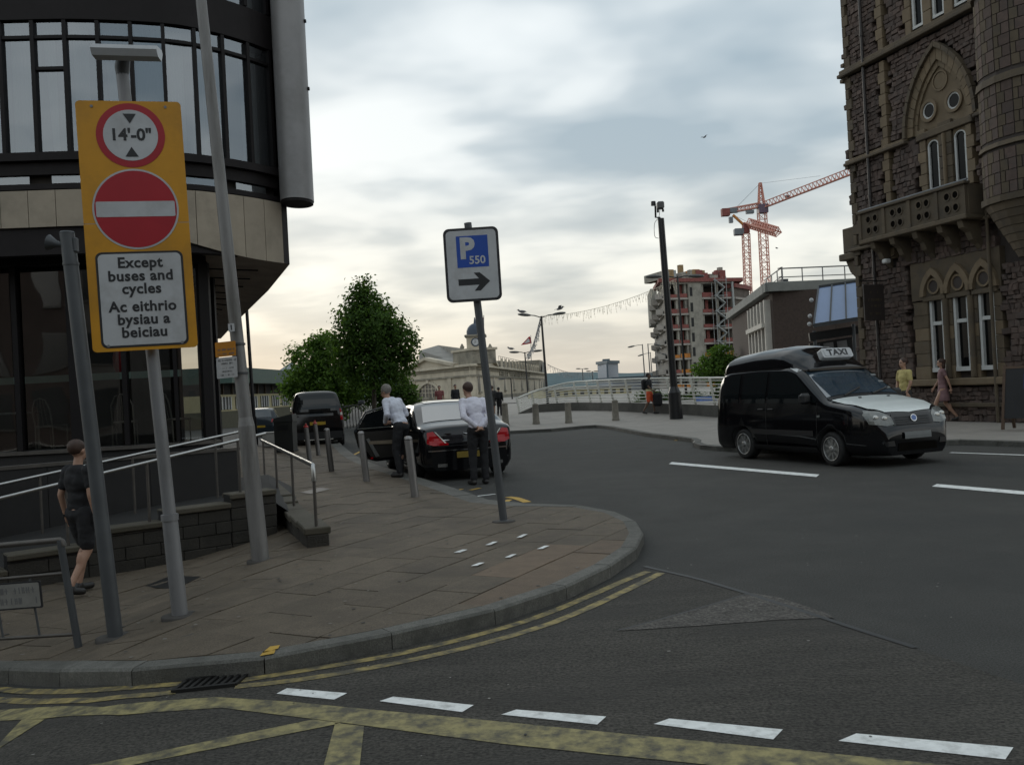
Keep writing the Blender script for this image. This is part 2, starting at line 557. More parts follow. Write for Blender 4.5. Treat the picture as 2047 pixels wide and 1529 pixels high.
# --- ground sheet to the horizon (a ring round the modelled square), road
g = MB()
for (a, b, c, d) in ((-6000, 6000, 150, 9000), (-6000, 6000, -6000, -25), (-6000, -60, -25, 150), (70, 6000, -25, 150)):
    g.poly([(a, c, -.02), (b, c, -.02), (b, d, -.02), (a, d, -.02)])
struct(g.build('ground', M_GROUND))
road = sheet(MB(), [(-60, -25), (70, -25), (70, 150), (-60, 150)], 0.0).build('road', M_ASPH)
struct(road)
old = pxpoly([(1290, 1135), (1400, 1160), (1500, 1190), (1600, 1222), (1720, 1262), (1900, 1320), (2140, 1400)]) + [(3.2, 1.0), (-6, 1.0)] + pxpoly([(-160, 1385), (150, 1372), (400, 1362), (700, 1316), (900, 1275), (1085, 1222), (1200, 1172)])
sheet(MB(), old, .004).build('old_asphalt', M_ASPH_OLD, road)
sheet(MB(), pxpoly([(1240, 1262), (1320, 1238), (1410, 1212), (1500, 1186), (1560, 1196), (1650, 1226), (1668, 1236), (1560, 1240), (1400, 1252)]), .008).build('asphalt_patch', M_ASPH_PATCH, road)
tj = MB()
for q in ribbon([(1288, 1133), (1400, 1159), (1500, 1189), (1600, 1221), (1720, 1261), (1830, 1296)], .05): sheet(tj, q, .0085)
for q in ribbon([(1235, 1262), (1330, 1237), (1500, 1187)], .02): sheet(tj, q, .0095)
tj.build('tar_joint', M_TAR, road)
for q in ([(553, 1388), (574, 1377), (694, 1387), (668, 1400)], [(759, 1403), (786, 1394), (947, 1411), (924, 1425)], [(1002, 1430), (1032, 1420), (1212, 1434), (1194, 1450)],
          [(1307, 1449), (1338, 1438), (1565, 1460), (1546, 1480)], [(1676, 1483), (1712, 1468), (2026, 1496), (2010, 1520)]):
    sheet(MB(), pxpoly(q), .0075).build('lane_dash', M_WHITE_LINE, road)
for q in ([(1337, 928), (1343, 924), (1638, 949), (1632, 954)], [(1863, 973), (1873, 968), (2110, 988), (2110, 995)]):
    sheet(MB(), pxpoly(q), .008).build('centre_dash', M_WHITE_LINE, road)
yb = MB()
sheet(yb, pxpoly([(434, 1395), (581, 1404), (700, 1416), (1000, 1444), (1300, 1474), (1600, 1502), (1900, 1532), (2100, 1556), (2100, 1600), (1400, 1529), (1200, 1509), (1000, 1488), (850, 1468), (684, 1446), (626, 1438.6), (441, 1416)]), .0075)
sheet(yb, pxpoly([(-150, 1422), (0, 1420), (205, 1415), (434, 1395), (441, 1416), (239, 1431), (85, 1438), (-150, 1440)]), .0075)
sheet(yb, pxpoly([(626, 1439.6), (684, 1447), (274, 1529), (100, 1566), (0, 1566), (205, 1527)]), .0075)
sheet(yb, pxpoly([(670, 1447), (728, 1453), (716, 1560), (640, 1560)]), .0075)
sheet(yb, pxpoly([(44, 1439.5), (89, 1439.5), (-60, 1534), (-120, 1560), (-120, 1530), (0, 1486)]), .0075)
yb.build('box_junction_marking', M_YEL_BOX, road)
LA1 = [(-150, 1368), (0, 1378), (60, 1383), (130, 1384), (200, 1381), (300, 1374), (372, 1367)]
LA2 = [(478, 1362), (580, 1346), (700, 1326), (800, 1308), (900, 1285), (1000, 1258), (1060, 1240), (1130, 1213), (1200, 1183), (1260, 1156), (1300, 1142)]
LB1 = [(-150, 1388), (0, 1399), (80, 1404), (180, 1402), (300, 1391), (352, 1384)]
LB2 = [(470, 1374), (580, 1363), (700, 1344), (800, 1325), (900, 1304), (1000, 1279), (1100, 1248), (1180, 1215), (1260, 1177), (1322, 1146)]
for pth in (LA1, LA2, LB1, LB2):
    y = MB()
    for q in ribbon(pth, .085): sheet(y, q, .0075)
    y.build('double_yellow_line', M_YEL_LINE, road)
for pth, w in (([(1003, 1008), (1019, 999)], .1), ([(1015, 994), (1032, 996), (1056, 1005)], .14), ([(905, 982), (925, 978)], .08), ([(940, 980), (960, 976)], .08),
            ([(716, 928), (705, 918), (706, 910), (722, 902)], .1), ([(1350, 881), (1385, 873), (1412, 868)], .12), ([(1392, 871), (1420, 876), (1450, 879)], .12)):
    y = MB()
    for q in ribbon(pth, w): sheet(y, q, .008)
    y.build('yellow_line', M_YEL_DAB if w < .15 else M_YEL_LINE, road)
y = MB()
for q in ribbon([(930, 995), (990, 988)], .07): sheet(y, q, .008)
y.build('bay_line', M_WHITE_LINE, road)
y = MB()
for q in ribbon([(1900, 905), (2100, 912)], .12): sheet(y, q, .008)
y.build('edge_line', M_WHITE_LINE, road)
# drain grate at the kerb foot
dr = [G(x, y, 0) for x, y in ((345, 1386), (373, 1364), (500, 1346), (470, 1372))]
dm = MB()
for k in range(9):
    t = k / 8
    a = dr[0].lerp(dr[3], t); b = dr[1].lerp(dr[2], t)
    dm.beam(a + Vector((0, 0, .012)), b + Vector((0, 0, .012)), .022, .02)
for a, b in ((0, 3), (1, 2)):
    dm.beam(dr[a] + Vector((0, 0, .014)), dr[b] + Vector((0, 0, .014)), .03, .024)
dm.build('drain_grate', M_IRON, road)

# --- left pavement with kerb stones and paving slabs
KP = [(-150, 1330), (0, 1334), (150, 1338), (300, 1338), (400, 1330), (500, 1318), (600, 1300), (700, 1282), (800, 1261), (900, 1240), (1000, 1214), (1080, 1189), (1150, 1163), (1220, 1129),
      (1265, 1101), (1285, 1074), (1283, 1052), (1262, 1034), (1220, 1019), (1160, 1009), (1090, 1006), (1000, 1003), (940, 985), (880, 966), (800, 942), (745, 925), (712, 910), (694, 897), (683, 888), (676, 880), (668, 871)]
kp = [G(x, y, .12) for x, y in KP]
kp = [Vector((p.x, p.y, 0)) for p in kp]
kp += [kp[-1] + Vector((-4, 9, 0)), kp[-1] + Vector((-11, 24, 0))]
kp = crom(kp, 6)
def kerb_run(path, parent, w, step=.9, h=.12, gap=.008, name='kerb_stone', m=M_KERB):
    path = resample(path, step)
    inner = []
    for i, p in enumerate(path):
        t = (path[min(i + 1, len(path) - 1)] - path[max(i - 1, 0)]).normalized()
        ww = w(p) if callable(w) else w
        inner.append(p + Vector((-t.y, t.x, 0)) * ww)
    for i in range(len(path) - 1):
        a, b, c, d = path[i], path[i + 1], inner[i + 1], inner[i]
        e = (b - a).normalized() * gap / 2
        ring = [a + e, b - e, c - e, d + e]
        vs = []
        dz = rng.uniform(-.002, .003)
        out = (a - d).normalized()
        for q in ring: vs.append((q.x, q.y, gz(q.x, q.y) - .05))
        for q in ring: vs.append((q.x, q.y, gz(q.x, q.y) + h - .018 + dz))
        for k, q in enumerate(ring):
            q2 = q - out * .018 if k < 2 else q
            vs.append((q2.x, q2.y, gz(q.x, q.y) + h + dz))
        mb = MB()
        fs = [(k, (k + 1) % 4, 4 + (k + 1) % 4, 4 + k) for k in range(4)] + [(4 + k, 4 + (k + 1) % 4, 8 + (k + 1) % 4, 8 + k) for k in range(4)] + [(8, 9, 10, 11)]
        mb.add(vs, fs)
        mb.build(name, m, parent)
    return path, inner
def kw(p):
    return .16 + .2 * sstep(11.2, 12.6, p.y) * sstep(1.2, -.2, p.x)
pav_poly_seed = kp
pth, inn = None, None
pavement = None
_path = resample(kp, .9)
_inner = []
for i, p in enumerate(_path):
    t = (_path[min(i + 1, len(_path) - 1)] - _path[max(i - 1, 0)]).normalized()
    _inner.append(p + Vector((-t.y, t.x, 0)) * kw(p))
pav_poly = [(p.x, p.y) for p in _inner] + [(-58, 60), (-58, 4)]
_grow = [(p.x * .3 + q.x * .7, p.y * .3 + q.y * .7) for p, q in zip(_path, _inner)] + [(-58, 60), (-58, 4)]
pavement = sheet(MB(), _grow, .098).build('pavement', M_MORTAR)
struct(pavement)
kerb_run(kp, pavement, kw)
AX = Vector((sin(radians(28)), cos(radians(28)))); AY = Vector((-AX.y, AX.x))
loc_poly = [(Vector(p).dot(AX), Vector(p).dot(AY)) for p in pav_poly]
brown = pxpoly([(925, 1185), (1010, 1130), (1110, 1098), (1262, 1086), (1262, 1100), (1200, 1140), (1100, 1186), (1010, 1205)], .12)
slabs = []
RW, jg = .46, .009
for r_i in range(-10, 75):
    b0 = -4 + r_i * RW
    a = -2 + (r_i * .37 % 1) * .6
    while a < 34:
        ln = .62 + .12 * ((r_i * 7 + int(a * 3)) % 3)
        mid = AX * (a + ln / 2) + AY * (b0 + RW / 2)
        if -14 < mid.x < 3 and 4 < mid.y < 34:
            q = clip_rect(loc_poly, a + jg / 2, a + ln - jg / 2, b0 + jg / 2, b0 + RW - jg / 2)
            if len(q) > 2 and area2(q) > .004:
                slabs.append((mid, [AX * x + AY * y for x, y in q]))
        a += ln
def bshare(mid): return inpoly((mid.x, mid.y), brown)
slabs.sort(key=lambda s: s[0].length + (30 if s[0].x < -.62 * s[0].y - .3 else 0))
slab_rest = MB()
for k, (mid, q) in enumerate(slabs):
    mb = slab_rest if k >= 290 else MB()
    dz = rng.uniform(-.003, .003)
    tilt = (rng.uniform(-.004, .004), rng.uniform(-.004, .004))
    top = [(p.x, p.y, gz(p.x, p.y) + .12 + dz + (p.x - mid.x) * tilt[0] + (p.y - mid.y) * tilt[1]) for p in q]
    bot = [(x, y, z - .03) for x, y, z in top]
    n_ = len(q)
    bm_ = MB() if k < 290 else slab_rest
    o = len(bm_.v)
    bm_.add(bot + top, [(i, (i + 1) % n_, n_ + (i + 1) % n_, n_ + i) for i in range(n_)] + [tuple(range(n_, 2 * n_))])
    if k < 290:
        bm_.build('paving_slab', M_SLABB if bshare(mid) else M_SLAB, pavement)
struct(slab_rest.build('paving_slabs_distant', M_SLAB, pavement), 'stuff')
# worn white marks and yellow dabs on the pavement
for a, b in (((907, 1106), (935, 1100)), ((970, 1091), (995, 1084)), ((1032, 1076), (1055, 1069)), ((941, 1133), (969, 1126)), ((1009, 1116), (1033, 1109)), ((1073, 1099), (1099, 1092))):
    m_ = (a[0] * .55 + b[0] * .45, a[1] * .5 + b[1] * .5 + 3)
    sheet(MB(), pxpoly([a, m_, b, (a[0] * .4 + b[0] * .6, a[1] * .4 + b[1] * .6 - 2.5)], .12), .131).build('paint_mark', M_WHITE_LINE, pavement)
for q in ([(523, 1308), (540, 1294), (560, 1291), (556, 1298)], [(519, 1313), (528, 1304), (551, 1301), (548, 1308)]):
    sheet(MB(), pxpoly(q, .12), .129).build('yellow_dab', M_YEL_DAB, pavement)
# grey inspection covers let into the slabs
for q in ([(290, 1172), (345, 1150), (402, 1153), (350, 1178)], [(600, 985), (640, 975), (660, 978), (622, 988)]):
    sheet(MB(), pxpoly(q, .12), .129).build('inspection_cover', M_IRON, pavement)

# --- plaza on the far side of the road
KQ = [(1003, 862), (1100, 857), (1185, 849), (1218, 852), (1290, 865), (1350, 872), (1392, 877), (1384, 883), (1400, 889), (1450, 893), (1560, 897), (1700, 890)]
kq = [Vector((*G(x, y, .12)[:2], 0)) for x, y in KQ]
kq = [Vector((-4.5, 37.6, 0)), Vector((-2.2, 36.4, 0))] + kq[:-1] + [Vector((*G(1900, 878, .12)[:2], 0)), Vector((*G(2047, 882, .12)[:2], 0)), Vector((12.4, 13.5, 0)), Vector((14.5, 7, 0))]
kq.reverse()
# travel from the near right end towards the far left keeps the plaza on the right hand: mirror for kerb_run
plz_poly = [(p.x, p.y) for p in reversed(kq)] + [(69, 7), (69, 149), (-8, 149), (-8, 60)]
plaza = sheet(MB(), plz_poly, .112).build('plaza_paving', M_PLAZA)
struct(plaza)
kerb_run(list(reversed(kq)), plaza, .18, step=.9)

# chewing-gum spots and grit, nobody could count them
gum = MB(); r_ = random.Random(77)
for _ in range(420):
    x, y = r_.uniform(-6, 1.2), r_.uniform(6.2, 20)
    if inpoly((x, y), pav_poly):
        rr_ = r_.uniform(.01, .022); z = gz(x, y) + .1255
        gum.poly([(x + rr_ * cos(a) * r_.uniform(.8, 1.1), y + rr_ * sin(a) * r_.uniform(.8, 1.1), z) for a in [2 * pi * k / 7 for k in range(7)]], r_.choice([0, 0, 1]))
struct(gum.build('gum_spots', [mat('gum_dark', (.035, .032, .028), .8), mat('gum_pale', (.15, .135, .115), .8)], pavement), 'stuff')
grit = MB()
for _ in range(700):
    x, y = r_.uniform(-4, 9), r_.uniform(4, 18)
    if not inpoly((x, y), _grow) and not inpoly((x, y), [(p.x, p.y) for p in _path] + [(-58, 60), (-58, 4)]):
        rr_ = r_.uniform(.003, .009); z = gz(x, y) + .0115
        a0 = r_.uniform(0, 3); ln_ = r_.uniform(1, 1.8)
        grit.poly([(x + rr_ * ln_ * cos(a) * cos(a0) - rr_ * sin(a) * sin(a0), y + rr_ * ln_ * cos(a) * sin(a0) + rr_ * sin(a) * cos(a0), z) for a in [2 * pi * k / 6 for k in range(6)]], r_.choice([0, 1, 1]))
struct(grit.build('road_grit', [mat('grit_pale', (.22, .21, .19), .8), mat('grit_dark', (.03, .03, .028), .8)], road), 'stuff')
# ================================================================== LEFT BUILDING
M_DKMETAL = mat('dark_cladding', (.015, .0125, .013), .6, var=.25, scale=2, spec=.2)
M_MULL = mat('mullion_metal', (.011, .0095, .01), .55, spec=.2)
M_FASCIA = mat('fascia_stone', (.33, .28, .215), .7, var=.12, scale=2.5, island=.06, dirt=(.25, .215, .165), dscale=1.2)
M_SOFFIT = mat('soffit_boards', (.34, .27, .215), .75, var=.25, scale=1.2, streak=(1, 1, 1), dirt=(.24, .19, .15), dscale=1.5)
M_FIN = mat('fin_metal', (.24, .235, .235), .5, metal=.2, var=.12, scale=1.2, dirt=(.19, .185, .18), dscale=.8)
M_GLASS_UP = glassmat('glass_upper', tint=(.6, .64, .66), refl=.24, see=.8)
M_GLASS_GF = glassmat('glass_ground', tint=(.6, .62, .6), refl=.13, see=.85)
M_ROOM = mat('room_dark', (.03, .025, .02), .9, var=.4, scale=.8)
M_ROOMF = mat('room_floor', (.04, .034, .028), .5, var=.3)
M_CURT = mat('net_curtain', (.36, .37, .36), .9, var=.25, scale=5, streak=(1, 1, .1))
M_PLINTH = mat('plinth_stone', (.014, .013, .013), .6, var=.3, scale=3)
M_BLOCK = mat('wall_block', (.034, .03, .024), .85, var=.3, scale=6, bump=.5, bscale=50, island=.1, dirt=(.022, .02, .016), dscale=2)
M_COPE = mat('coping_stone', (.072, .062, .045), .85, var=.25, scale=5, bump=.3, bscale=60, island=.12, dirt=(.045, .042, .025), dscale=2.5)
M_STEEL = mat('brushed_steel', (.45, .45, .44), .3, metal=.95, var=.1, scale=20)
M_STEEL_D = mat('steel_post', (.11, .1, .09), .5, metal=.6, var=.2, scale=8)

lb = thing('curved_building', 'dark curved glass-fronted building with pale fascia band and overhang, beside the yellow sign', 'building', (-7, 19, 0))
base = crom([(-16, 16.3, 0), (-13, 16.2, 0), (-11, 16.25, 0), (-8.9, 16.4, 0), (-7.6, 16.52, 0), (-6.15, 16.9, 0), (-5.43, 17.4, 0), (-4.9, 18.0, 0), (-4.56, 18.55, 0)], 12)
cum = [0.0]
for i in range(1, len(base)): cum.append(cum[-1] + (base[i] - base[i - 1]).length)
LEN = cum[-1]
def cv(s, off=0.0, z=0.0):
    """point on the facade line at arc length s, moved inwards by off"""
    s = max(0.0, min(LEN, s))
    k = 0
    while k < len(cum) - 2 and cum[k + 1] < s: k += 1
    t = (s - cum[k]) / (cum[k + 1] - cum[k])
    p = base[k].lerp(base[k + 1], t)
    a = base[max(k - 1, 0)]; b = base[min(k + 2, len(base) - 1)]
    d = (b - a).normalized()
    return Vector((p.x - d.y * off, p.y + d.x * off, z))
def zs(p):
    return 5.2 - .57 * sstep(-7.4, -4.7, p.x)
def band(mb, s0, s1, z0, z1, off0, off1, step=.25, mi=0):
    """curved solid between arc lengths, heights and inward offsets"""
    k = max(1, int(math.ceil((s1 - s0) / step)))
    rows = []
    for i in range(k + 1):
        s = s0 + (s1 - s0) * i / k
        pa, pb = cv(s, off0), cv(s, off1)
        za = z0(pa) if callable(z0) else z0
        rows.append([(pa.x, pa.y, za), (pa.x, pa.y, z1), (pb.x, pb.y, z1), (pb.x, pb.y, za)])
    vs = [v for r_ in rows for v in r_]
    fs = []
    for i in range(k):
        for j in range(4):
            fs.append((i * 4 + j, (i + 1) * 4 + j, (i + 1) * 4 + (j + 1) % 4, i * 4 + (j + 1) % 4))
    fs += [(0, 1, 2, 3), tuple(reversed([k * 4 + j for j in range(4)]))]
    mb.add(vs, fs, mi)
s = 0.0
while s < LEN - .05:
    e = min(s + .49, LEN)
    m = MB(); band(m, s + .006, e - .006, zs, 5.87, 0.0, .05, .17)
    m.build('fascia_panel', M_FASCIA, lb)
    s = e
m = MB(); band(m, 0, LEN, 4.7, 5.86, .06, .3, .3); m.build('fascia_backing', M_DKMETAL, lb)
m = MB()
band(m, 0, LEN, 5.9, 6.0, .04, .5, .3); band(m, 0, LEN, 6.17, 6.4, .06, .5, .3); band(m, 0, LEN, 6.41, 6.56, -.05, .5, .3)
m.build('spandrel_band', M_DKMETAL, lb)
m = MB()
band(m, 0, LEN, 9.02, 9.72, .03, .5, .3); band(m, 0, LEN, 12.3, 13.2, .03, .5, .3)
m.build('upper_spandrel', M_DKMETAL, lb)
bay = .575
nb = int(LEN / bay)
CURT = {nb - 12: .8, nb - 7: .55, nb - 6: .6, nb - 5: 1.0, nb - 4: .9, nb - 3: .5, nb - 2: .5, nb - 9: .25}
for fl, (z0, z1) in enumerate(((6.57, 9.0), (9.74, 12.28))):
    for b in range(nb + 1):
        s0 = LEN - .1 - (b + 1) * bay; s1 = s0 + bay
        if s0 < 0: continue
        m = MB(); band(m, s1 - .035, s1 + .035, z0, z1, .02, .2); m.build('mullion', M_MULL, lb)
        zt = z1 - .3
        if b == nb - 14 or b == 11:
            zt2 = z0 + 1.55
        else:
            zt2 = None
        spans = [(z0 + .02, (zt2 or zt) - .03)] + ([(zt2 + .03, zt - .03)] if zt2 else []) + [(zt + .03, z1 - .02)]
        for (a, c) in spans:
            m = MB()
            off = .1 + rng.uniform(-.004, .004)
            p0, p1 = cv(s0 + .036, off), cv(s1 - .036, off + rng.uniform(-.006, .006))
            m.poly([(p0.x, p0.y, a), (p1.x, p1.y, a), (p1.x, p1.y, c), (p0.x, p0.y, c)])
            m.build('window_pane', M_GLASS_UP, lb)
        for zz in ([zt, zt2] if zt2 else [zt]):
            m = MB(); band(m, s0 + .036, s1 - .036, zz - .03, zz + .03, .04, .16); m.build('transom', M_MULL, lb)
        cw = CURT.get(nb - 1 - b if fl else b, CURT.get(b + 3, 0)) if True else 0
        cw = [.9, .0, .6, .8, 1.0, .85, .6, .5, .75, .0, .7, .35, .0, .5, .8][b % 15]
        if cw and b < 16:
            m = MB(); K = 14
            vs = []
            for i in range(K + 1):
                ss = s0 + .04 + (bay - .08) * cw * i / K
                p = cv(ss, .38 + .03 * sin(i * 2.1 + b))
                q = cv(ss + (.12 * (1 - i / K) if b % 2 else 0), .38 + .03 * sin(i * 2.1 + b))
                vs += [(q.x, q.y, z0), (p.x, p.y, z1)]
            m.add(vs, [(2 * i, 2 * i + 2, 2 * i + 3, 2 * i + 1) for i in range(K)], 0, True)
            m.build('curtain', M_CURT, lb)
for b in range(14):
    s0 = LEN - .1 - (b * 2 + 2) * bay
    if s0 < 0: break
    m = MB(); p0, p1 = cv(s0 + .2, .12), cv(s0 + 2 * bay - .2, .12)
    m.poly([(p0.x, p0.y, 6.01), (p1.x, p1.y, 6.01), (p1.x, p1.y, 6.16), (p0.x, p0.y, 6.16)])
    m.build('strip_window', M_GLASS_UP, lb)
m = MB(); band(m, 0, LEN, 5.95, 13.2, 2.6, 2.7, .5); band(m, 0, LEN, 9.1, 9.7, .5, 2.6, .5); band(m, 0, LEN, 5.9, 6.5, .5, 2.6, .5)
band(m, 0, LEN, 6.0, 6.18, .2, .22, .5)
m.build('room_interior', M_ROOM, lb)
# roof and rear walls of the upper storeys, overhang soffit
BK = [Vector((-4.5, 18.75, 0)), Vector((-6.1, 23.0, 0)), Vector((-9.3, 30.9, 0)), Vector((-12.5, 39, 0)), Vector((-24, 39, 0)), Vector((-24, 16.3, 0))]
m = MB()
top = [cv(LEN * i / 30) for i in range(31)]
ringp = top + BK
m.poly([(p.x, p.y, 13.2) for p in ringp])
for a, b in zip([top[-1]] + BK[:-1], BK):
    m.poly([(a.x, a.y, 4.63), (b.x, b.y, 4.63), (b.x, b.y, 13.2), (a.x, a.y, 13.2)][::-1])
m.build('side_wall', M_DKMETAL, lb)
m = MB()
cen = (-9, 21.5, 5.05)
rim = [(p.x, p.y, zs(p) + .01) for p in top] + [(BK[0].x, BK[0].y, 4.63), (BK[1].x, BK[1].y, 4.64), (BK[2].x, BK[2].y, 4.64), (BK[3].x, BK[3].y, 4.64), (BK[4].x, BK[4].y, 5.2), (BK[5].x, BK[5].y, 5.2)]
for i in range(len(rim) - 1):
    m.add([rim[i], rim[i + 1], cen], [(0, 2, 1)])
m.build('soffit', M_SOFFIT, lb)
for k in range(9):                                              # joints of the soffit boards seen from below
    a = Vector((-5.4 - k * .55, 19.6 + k * 1.3, 4.66)); b = Vector((-10.2, 18.6 + k * 1.5, 4.95))
    m = MB(); m.beam(a, b, .03, .03); m.build('soffit_batten', M_DKMETAL, lb)
m = MB()
pf = [(-.31 + .05, 14), ]
m.lathe((-4.23, 18.55, 0), [(.335, 5.88), (.335, 14.0)], 28, 0, sc=(1, 1.35))
f = m.build('corner_fin', [M_FIN], lb)
m = MB(); m.lathe((-4.23, 18.55, 0), [(.32, 5.83), (.32, 5.879)], 28, 0, sc=(1, 1.35)); m.build('fin_end_cap', M_DKMETAL, lb)
for zz in (8.2, 9.6, 11.6):
    m = MB(); m.cyl((-3.91, 18.55, zz), (-3.86, 18.55, zz), .04, n=8); m.build('fin_fixing', M_DKMETAL, lb)
# ground floor: dark plinth, glazing in frames, shop interior
m = MB(); band(m, 0, LEN - 1.3, -.35, 1.02, .85, 1.4, .3); m.build('plinth', M_PLINTH, lb)
m = MB(); band(m, 0, LEN - 1.3, 1.025, 1.09, .78, 1.4, .3); m.build('plinth_ledge', M_STEEL_D, lb)
gb = 1.06
k = 0
while True:
    s1 = LEN - 1.45 - k * gb; s0 = s1 - gb
    if s0 < 1: break
    m = MB(); wd = .05 if k % 3 else .11
    band(m, s1 - wd, s1 + wd, 1.1, 4.7, 1.0, 1.22); m.build('shop_mullion', M_MULL, lb)
    m = MB(); p0, p1 = cv(s0 + .11, 1.1), cv(s1 - .11, 1.1)
    m.poly([(p0.x, p0.y, 1.1), (p1.x, p1.y, 1.1), (p1.x, p1.y, 4.66), (p0.x, p0.y, 4.66)])
    m.build('shop_window', M_GLASS_GF if k not in (6, ) else M_GLASS_GF, lb)
    k += 1
m = MB(); band(m, 0, LEN - 1.4, 4.66, 5.1, .95, 1.3, .3); m.build('shop_window_head', M_MULL, lb)
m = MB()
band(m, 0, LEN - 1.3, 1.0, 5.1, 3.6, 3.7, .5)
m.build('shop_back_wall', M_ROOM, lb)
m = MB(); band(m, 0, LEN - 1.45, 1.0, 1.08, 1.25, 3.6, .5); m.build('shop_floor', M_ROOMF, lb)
# return wall of the ground floor under the overhang
RW_ = [cv(LEN - 1.3, 1.1), Vector((-6.75, 20.6, 0)), Vector((-10.3, 31, 0)), Vector((-13.4, 39, 0))]
for i in range(3):
    a, b = RW_[i], RW_[i + 1]
    n_ = max(1, int((b - a).length / 1.5))
    for j in range(n_):
        p, q = a.lerp(b, j / n_), a.lerp(b, (j + 1) / n_)
        m = MB(); m.box((p.x, p.y, 2.3), (.12, .12, 4.75)); m.build('shop_mullion', M_MULL, lb)
        m = MB(); m.poly([(p.x, p.y, .4), (q.x, q.y, .4), (q.x, q.y, 4.64), (p.x, p.y, 4.64)]); m.build('shop_window', M_GLASS_UP if (i, j) == (0, 0) else M_GLASS_GF, lb)
        m = MB(); m.poly([(p.x, p.y, -.3), (q.x, q.y, -.3), (q.x, q.y, .4), (p.x, p.y, .4)]); m.build('shop_stall_riser', M_PLINTH, lb)
m = MB()
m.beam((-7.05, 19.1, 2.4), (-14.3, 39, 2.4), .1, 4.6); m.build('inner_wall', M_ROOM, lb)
# things inside the shop
M_GREEN_GL = mat('pale_glass_edge', (.36, .5, .45), .2, var=.08)
m = MB(); band(m, 3, LEN - 1.7, 2.42, 2.56, 2.0, 2.06, .5)
sh = m.build('glass_shelf', M_GREEN_GL)
tag(sh, 'long pale green glass shelf edge running behind the ground-floor windows', 'shelf')
M_RED = mat('red_lacquer', (.3, .012, .02), .4)
t_ = cv(LEN - 4.0, 2.03)
m = MB(); m.lathe((t_.x, t_.y, 2.56), [(.05, 0), (.09, .1), (.1, .3), (.06, .48), (.04, .55), (.05, .6)], 14)
tag(m.build('vase', M_RED), 'tall red vase on the glass shelf behind the ground-floor window', 'vase')
M_CHAIR = mat('pale_chair_frame', (.3, .28, .24), .4, var=.1)
def shop_chair():
    c = thing('shop_chair', 'x', 'chair', (0, 0, 0), 0, 'chairs behind the ground-floor windows')
    for sx_ in (-1, 1):
        m = MB(); m.tube([(sx_ * .2, -.2, 0), (sx_ * .2, -.2, .45)], .014, 6); m.build('leg', M_CHAIR, c)
        m = MB(); m.tube([(sx_ * .21, .2, 0), (sx_ * .2, .2, .45), (sx_ * .2, .26, .8), (sx_ * .12, .28, .98), (0, .285, 1.02)], .016, 6); m.build('leg', M_CHAIR, c)
    m = MB(); m.box((0, 0, .46), (.44, .44, .04), bev=.015); m.build('seat', M_CHAIR, c)
    m = MB()
    for q in (-.1, 0, .1): m.tube([(q, .21, .47), (q * .8, .26, .8), (q * .6, .285, 1.0)], .008, 6)
    m.build('backrest', M_CHAIR, c)
    return c
ch0 = shop_chair()
for i, (s_, off, rz, lab) in enumerate(((LEN - 2.6, 1.75, 2.5, 'pale spindle-back chair behind the ground-floor window nearest the steel-railed ramp top'), (LEN - 3.8, 1.8, 3.4, 'pale spindle-back chair behind the ground-floor window below the red vase'),
                                 (LEN - 5.4, 1.75, 2.9, 'pale spindle-back chair behind the ground-floor window left of the tall sign post'))):
    o = ch0 if i == 0 else copy_tree(ch0)
    p = cv(s_, off); o.location = (p.x, p.y, 1.08); o.rotation_euler.z = rz; o['label'] = lab
m = MB()
p = cv(LEN - 6.3, 1.9)
tb = thing('shop_table', 'square table with pale cloth standing behind the leftmost shop windows', 'table', (p.x, p.y, 1.08))
MB().box((p.x, p.y, 1.83), (1.0, .7, .04), bev=.01).build('tabletop', M_CURT, tb)
for a in (-1, 1):
    for b in (-1, 1):
        MB().box((p.x + a * .44, p.y + b * .3, 1.44), (.05, .05, .72)).build('leg', M_CHAIR, tb)

# ------------------------------------------------------------------ ramp wall, rails, low wall
rw = thing('ramp_wall', 'stepped dark stone ramp wall with pale copings below the steel handrails', 'wall', (-4.5, 11, 0))
A = Vector((-6.6, 9.75, 0)); B = Vector((-3.35, 12.3, 0))
du = (B - A).normalized(); dn = Vector((du.y, -du.x, 0))
Lw = (B - A).length
steps = [(0, .9, .02), (.9, 1.75, .18), (1.75, 2.65, .34), (2.65, 3.5, .47), (3.5, Lw, .58)]
for (a, b, zt) in steps:
    m = MB(); c = A + du * ((a + b) / 2)
    m.box((c.x, c.y, zt), (b - a - .004, .34, .07), rz=math.atan2(du.y, du.x), bev=.012); m.build('coping', M_COPE, rw)
    z = -.35; row = 0
    while z < zt - .06:
        h = min(.155, zt - .036 - z)
        x = a - (.2 if row % 2 else 0)
        while x < b - .02:
            x0, x1 = max(x, a), min(x + .42, b)
            if x1 - x0 > .03 and h > .03:
                c = A + du * ((x0 + x1) / 2)
                MB().box((c.x, c.y, z + h / 2), (x1 - x0 - .007, .27 + rng.uniform(-.012, .012), h - .007), rz=math.atan2(du.y, du.x), bev=.006).build('wall_block', M_BLOCK, rw)
            x += .42
        z += .155; row += 1
    c = A + du * ((a + b) / 2)
    MB().box((c.x, c.y, (zt - .45) / 2 + .04), (b - a, .22, zt + .41), rz=math.atan2(du.y, du.x)).build('wall_core', M_PLINTH, rw)
